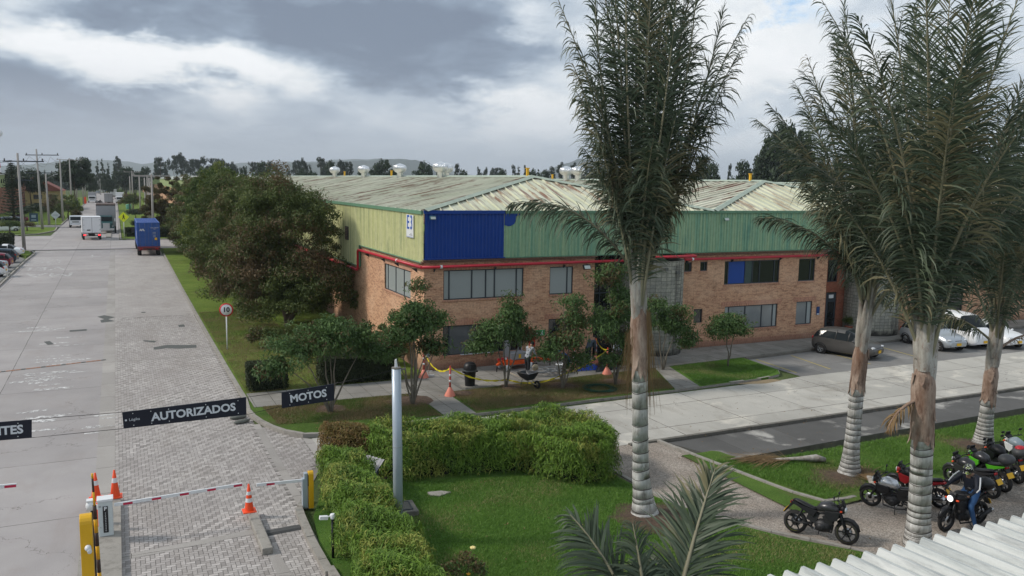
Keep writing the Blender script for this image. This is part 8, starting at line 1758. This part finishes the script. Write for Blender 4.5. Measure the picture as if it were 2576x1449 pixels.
blobtree(297, 420, 477, 22, 'small bright tree far up the avenue', M_leaf_bright, 2500, 60, 'tree', 'roadside_tree', cat='tree')
blobtree(187, 250, 396, 74, 'big round crowned dark tree behind the poles on the left', M_leaf_far, 16000, 61, 'tree', 'round_tree', .55, cat='tree')
blobtree(75, 245, 428, 70, 'green tree behind the layered conifer', M_leaf_far, 7000, 62, 'tree', 'round_tree', cat='tree'); blobtree(40, 270, 415, 50, 'dark tree left of the nearest utility pole top', M_leaf_far, 6000, 63, 'tree', 'round_tree', cat='tree'); blobtree(10, 240, 432, 40, 'dark tree at the left edge below the mast', M_leaf_far, 5000, 64, 'tree', 'round_tree', cat='tree')
hedge('clipped_hedge', 'big dark hedge block behind the parked cars at the left edge', [(-26, 119.6), (-11.0, 119.4), (-11.2, 124), (-26, 124)], 1.95, 16000, .2, M_hedge, 8, asp=.6, rough=.15, z0=.1) if False else hedge('clipped_hedge', 'big dark hedge block behind the parked cars at the left edge', [(-26, 112.6), (-11.3, 112.2), (-11.4, 116.6), (-26, 116.8)], 2.1, 16000, .2, M_hedge, 8, asp=.6, rough=.15, z0=.1)
hedge('clipped_hedge', 'low dark hedge below the yellow pedestrian sign', [(1.1, 140), (4.4, 140), (4.4, 141.6), (1.1, 141.6)], 1.35, 5000, .16, M_hedge, 9, asp=.6, rough=.1, z0=.1)
hedge('clipped_hedge', 'low dark hedge right of the blue container', [(5.6, 138), (14, 138), (14, 140), (5.6, 140)], 1.4, 7000, .18, M_hedge, 10, asp=.6, rough=.1, z0=.1)
q = G(86, 570); ib = thing('notice_board', 'dark blue notice board on two legs on the upper left grass', 'sign', (q.x, q.y, .1)); MB().box((0, 0, 1.55), (1.35, .1, 1.5)).build('board', mat('board_blue', (.03, .07, .11), .6), ib); MB().box((0, -.06, 1.75), (.7, .02, .5)).box((0, -.06, 1.1), (.8, .02, .2)).build('poster', mat('pale_poster', (.3, .38, .42), .6), ib); [MB().box((s_ * .62, 0, .4), (.08, .08, .9)).build('leg', M_grey, ib) for s_ in (-1, 1)]
q = G(213, 513); tag(MB(Matrix.Translation((q.x, q.y, 0))).box((0, 0, 1.2), (1.1, .2, 2.2)).build('orange_board', M_orange), 'small orange panel on the grass left of the box lorry', 'panel')
q = G(324, 527); tag(MB(Matrix.Translation((q.x, q.y, 0))).lathe([(.7, 0), (.75, 1.3), (.6, 1.5), (.01, 1.55)], 12).build('green_bin', mat('bin_green', (.10, .30, .22), .6)), 'pale green bin beside the roadside tree', 'bin')
q = G(245, 512); moto('motorcycle', 'tiny motorcycle crossing the avenue beside the pale lorry', Vector((q.x + 1.2, q.y, 0)), Vector((q.x, q.y + .5, 0)), M_dkgrey, lean=0, sc_=1.1, group='motorcycles far away')
for k, (x, y, lb) in enumerate(((140, 551, 'dark motorcycle parked behind the second utility pole'), (130, 540, 'motorcycle under a grey cover in the upper left parking area'))): q = G(x, y); moto('motorcycle', lb, Vector((q.x + 1.2, q.y, 0)), Vector((q.x, q.y + .6, 0)), M_dkgrey if k == 0 else M_silver, sc_=1.25, group='motorcycles far away')
# ------------------------------------------------------------------ far trees
def proto(kind, seed):
    r = np.random.default_rng(seed); t = thing('far_tree', 'x', 'tree', (0, 0, -500)); 
    if kind == 'round': bl = [(0, 0, .62, .42, .42, .36), (.18, 0, .42, .34, .34, .3), (-.2, 0, .45, .3, .3, .3), (0, 0, .82, .25, .25, .18)]; n, lf, cl, nc = 3200, .06, .10, 70
    elif kind == 'euc': bl = [(r.uniform(-.3, .3), r.uniform(-.3, .3), z, .26, .26, .10) for z in (.55, .68, .78, .88, .93)] + [(.3, 0, .72, .2, .2, .1), (-.32, 0, .8, .2, .2, .09)]; n, lf, cl, nc = 2600, .05, .09, 60
    elif kind == 'tall': bl = [(r.uniform(-.1, .1), 0, z, .2 * (1.15 - z * .7), .2, .1) for z in (.3, .42, .54, .66, .78, .9)]; n, lf, cl, nc = 2200, .045, .07, 50
    else: bl = [(0, 0, z, .30 * (1.02 - z), .30 * (1.02 - z), .09) for z in (.15, .25, .35, .45, .55, .65, .75, .85, .93)]; n, lf, cl, nc = 2600, .05, .05, 90
    P_, N_ = crown_pts(bl, n, cl, nc, .5, r); v_, q_ = leaf_quads(P_, N_, lf, .6, .1, r); fastmesh('crown', v_, q_, M_leaf_far2 if kind in ('euc', 'tall') else M_leaf_far, t)
    limbs_mb((0, 0, 0), [(b[0], b[1], b[2]) for b in bl[-3:]], .022, seed).build('trunk', M_bark, t, fix=False); return t
PRO = {k: [proto(k, s_) for s_ in (71, 72)] for k in ('round', 'euc', 'tall', 'cone')}
FT = [(112, 432, 30, 'cone'), (122, 440, 22, 'round'), (150, 425, 20, 'cone'), (246, 408, 22, 'cone'), (258, 404, 26, 'cone'), (273, 415, 22, 'cone'), (288, 408, 20, 'cone'), (297, 398, 24, 'tall'), (315, 424, 60, 'round'), (338, 430, 50, 'round'), (232, 440, 30, 'round'), (268, 440, 36, 'round'), (365, 424, 40, 'round'), (392, 402, 34, 'cone'), (405, 398, 36, 'tall'), (418, 410, 30, 'cone'),
      (446, 396, 40, 'euc'), (468, 396, 40, 'euc'), (490, 405, 34, 'euc'), (510, 404, 38, 'euc'), (540, 403, 36, 'euc'), (552, 410, 30, 'euc'), (575, 414, 34, 'euc'), (594, 417, 30, 'euc'), (612, 420, 26, 'round'), (640, 412, 30, 'euc'), (661, 411, 44, 'round'), (683, 414, 36, 'euc'), (705, 430, 26, 'round'), (727, 428, 16, 'tall'),
      (750, 408, 28, 'euc'), (769, 408, 28, 'euc'), (760, 430, 44, 'round'), (787, 430, 34, 'round'), (813, 398, 30, 'tall'), (820, 412, 24, 'euc'), (833, 409, 34, 'round'), (853, 411, 28, 'euc'), (868, 411, 26, 'euc'), (878, 412, 22, 'tall'), (908, 427, 40, 'round'), (968, 404, 66, 'round'), (948, 416, 44, 'round'), (1005, 420, 26, 'round'), (1067, 408, 56, 'round'), (1108, 424, 36, 'round'), (1151, 414, 22, 'tall'), (1168, 429, 30, 'round'),
      (1205, 424, 14, 'tall'), (1218, 430, 20, 'euc'), (1247, 426, 28, 'euc'), (1262, 430, 36, 'round'), (1293, 417, 14, 'tall'), (1304, 424, 30, 'cone'), (1322, 420, 16, 'tall'), (1336, 427, 36, 'round'), (1354, 430, 34, 'cone'), (1372, 432, 40, 'round'), (1390, 421, 18, 'tall'), (1408, 413, 26, 'tall'), (1424, 424, 20, 'tall'), (1440, 414, 26, 'tall'), (1455, 430, 40, 'cone'), (1468, 421, 18, 'tall'), (1482, 424, 22, 'tall'), (1500, 428, 34, 'cone'), (1520, 430, 40, 'round'), (1560, 428, 44, 'cone'), (1690, 428, 44, 'round'), (1725, 420, 40, 'round'),
      (1768, 396, 60, 'round'), (1792, 414, 44, 'round'), (1833, 414, 12, 'tall'), (1870, 410, 58, 'round'), (1905, 412, 44, 'round'), (1940, 330, 80, 'round'), (1975, 318, 90, 'round'), (2010, 330, 80, 'round'), (1925, 372, 60, 'round'), (2030, 380, 60, 'round'), (2060, 400, 60, 'round'), (2105, 402, 60, 'round'), (2160, 412, 50, 'round'), (2230, 420, 60, 'round'), (2300, 405, 60, 'round'), (2380, 410, 70, 'round'), (2450, 400, 60, 'round'), (2520, 404, 70, 'round'), (2570, 408, 70, 'round')]
ords = ['']; rr = random.Random(5)
kn = dict(round='rounded', euc='flat topped', tall='slender', cone='pointed')
def ordw(k):
    u = ['zeroth', 'first', 'second', 'third', 'fourth', 'fifth', 'sixth', 'seventh', 'eighth', 'ninth', 'tenth', 'eleventh', 'twelfth', 'thirteenth', 'fourteenth', 'fifteenth', 'sixteenth', 'seventeenth', 'eighteenth', 'nineteenth', 'twentieth']
    te = {2: 'twenty', 3: 'thirty', 4: 'forty', 5: 'fifty'}
    if k <= 20: return u[k]
    return te[k // 10] + '-' + u[k % 10] if k % 10 else {30: 'thirtieth', 40: 'fortieth', 50: 'fiftieth'}[k]
cnt = {}
for (x, top, wpx, kd) in sorted(FT):
    Yd = {'round': 330, 'euc': 460, 'tall': 430, 'cone': 420}[kd] + rr.uniform(-25, 40)
    if 1900 < x < 2050: Yd = 215
    elif x > 1600: Yd = 260 + rr.uniform(-20, 20)
    q = ray(x, 445); dep0 = Yd; s_ = dep0 / (q @ _hd) ; X, Y_ = q.x * s_, q.y * s_; dp = dep0
    hgt = CAMH + (pr_h := (446 + (x - 289) * .0162 - top)) / FPX * dp; W_ = wpx / FPX * dp
    cnt[kd] = cnt.get(kd, 0) + 1
    base = {'round': .84, 'euc': .9, 'tall': .42, 'cone': .55}[kd]
    reg = 'distant skyline'
    dup(PRO[kd][cnt[kd] % 2], (X, Y_, 0), rr.uniform(0, 6.2), '%s %s tree from the left on the distant skyline' % (ordw(cnt[kd]), kn[kd]), 'trees on the distant skyline', (W_ / base, W_ / base, hgt))
for l_ in PRO.values():
    for p_ in l_:
        for ch in list(p_.children): bpy.data.objects.remove(ch)
        bpy.data.objects.remove(p_)
# a band of far woodland closing the horizon
r = np.random.default_rng(8); P_ = []
for k in range(420):
    x = r.uniform(-150, 2750); q = ray(x, 445); dp = r.uniform(520, 640); s_ = dp / (q @ _hd); h_ = r.uniform(5.5, 10.5); m_ = 60; e = r.normal(size=(m_, 3)); e /= np.linalg.norm(e, axis=1)[:, None]
    P_.append(np.array([q.x * s_, q.y * s_, h_ * .5]) + e * np.array([7, 7, h_ * .5]))
P_ = np.concatenate(P_); keep = ~((P_[:, 0] > -14) & (P_[:, 0] < 4)); P_ = P_[keep]; N_ = r.normal(size=P_.shape); N_ /= np.linalg.norm(N_, axis=1)[:, None]; v_, q_ = leaf_quads(P_, N_, 2.6, .8, .1, r); o = fastmesh('far_woodland', v_, q_, M_leaf_far); tag(o, 'low band of far woodland along the horizon', 'woodland', kind='stuff')
# ------------------------------------------------------------------ grass blades and litter
def blades(name, poly, n, h, lm, z, seed, label, patch=None):
    r = np.random.default_rng(seed); pl = poly; xs = [p[0] for p in pl]; ys = [p[1] for p in pl]; P_ = []
    while len(P_) < n:
        x, y = r.uniform(min(xs), max(xs)), r.uniform(min(ys), max(ys))
        if inpoly(x, y, pl): P_.append((x, y))
    P_ = np.array(P_); a = r.random(n) * 2 * PI; hh = h * (.5 + r.random(n)); w_ = .006 + .004 * r.random(n); tx, ty = r.normal(size=n) * hh * .5, r.normal(size=n) * hh * .5
    V = np.zeros((n, 3, 3)); V[:, 0, 0] = P_[:, 0] - np.cos(a) * w_; V[:, 0, 1] = P_[:, 1] - np.sin(a) * w_; V[:, 1, 0] = P_[:, 0] + np.cos(a) * w_; V[:, 1, 1] = P_[:, 1] + np.sin(a) * w_; V[:, 2, 0] = P_[:, 0] + tx; V[:, 2, 1] = P_[:, 1] + ty; V[:, 2, 2] = hh; V[:, :, 2] += z
    o = fastmesh(name, V.reshape(-1, 3), np.arange(n * 3).reshape(n, 3), lm); tag(o, label, 'grass', kind='stuff')
M_blade = leafmat('grass_blades', (.075, .17, .024), (.17, .31, .055), (.30, .28, .12), nscale=.5, trans=.2, ccamt=.03)
M_bladew = leafmat('worn_grass_blades', (.075, .13, .022), (.16, .22, .05), (.24, .18, .09), nscale=.6, trans=.2, ccamt=.25)
blades('lawn_blades', [(6.0, 13), (18, 13), (16.85, 14.3), (15.65, 15.8), (14.75, 17.5), (14.1, 19.8), (14.0, 22), (6.3, 24)], 150000, .05, M_blade, .05, 1, 'short lawn grass between the hedges and gravel')
blades('verge_blades', [(4.75, 36.3), (4.8, 60), (9, 60), (9, 37.5), (12.8, 37.5), (12.8, 36.4)], 60000, .06, M_bladew, GZ, 2, 'verge grass beside the avenue kerb')
blades('front_blades', [(12.85, 30.1), (22.6, 30.2), (24.2, 34.0), (12.85, 33.3)], 70000, .06, M_bladew, GZ, 3, 'patchy grass of the front strips')
blades('corner_blades', [(5.2, 31.2), (11.3, 30), (11.3, 33.7), (5, 33.9)], 30000, .06, M_bladew, GZ, 5, 'patchy grass on the corner strip')
blades('east_blades', [(24.2, 30.2), (28.2, 30.5), (29.7, 31.2), (30.1, 34.3), (25.4, 34.0)], 40000, .06, M_blade, GZ, 6, 'green grass left of the parking bay')
blades('bank_blades', [(18.0, 21.6), (18.2, 20.2), (18.5, 18.5), (18.85, 17.45), (28.5, 17.95), (38, 18.3), (38, 21.2), (19.2, 20.9)], 120000, .07, M_blade, .08, 4, 'grass of the bank around the palms')
# dead leaves and brick dust on the gravel and pavement
r = np.random.default_rng(12); n = 900; P_ = np.stack([r.uniform(6, 30, n), r.uniform(14.5, 36, n), np.full(n, .03)], 1); P_[:, 2] = np.where((P_[:, 1] > 29.4), GZ + .02, np.where((P_[:, 0] < 14) & (P_[:, 1] < 24.3), .07, .012)); N_ = np.tile([0, 0, 1.], (n, 1)) + r.normal(size=(n, 3)) * .2; N_ /= np.linalg.norm(N_, axis=1)[:, None]
v_, q_ = leaf_quads(P_, N_, .07, .5, 0, r); o = fastmesh('fallen_leaves', v_, q_, M_palmdead); tag(o, 'scattered dry leaves on the ground', 'leaf litter', kind='stuff')
# ------------------------------------------------------------------ haze
def haze():
    m = bpy.data.materials.new('haze_air'); m.use_nodes = True; t = NT(m.node_tree)
    t.n.remove(t.n['Principled BSDF'])
    v = t.node('ShaderNodeVolumePrincipled'); v.inputs['Density'].default_value = HAZE; v.inputs['Color'].default_value = (0.78, 0.86, 0.95, 1); v.inputs['Anisotropy'].default_value = 0.1
    t.l.new(v.outputs[0], t.n['Material Output'].inputs['Volume'])
    mb = MB(); mb.box((0, 0, 145), (19000, 19000, 300)); o = mb.build('haze', m); o['kind'] = 'stuff'
    o['label'] = 'thin grey blue air over the far trees and hills'; o['category'] = 'haze'
HAZE = 0.00016
haze()
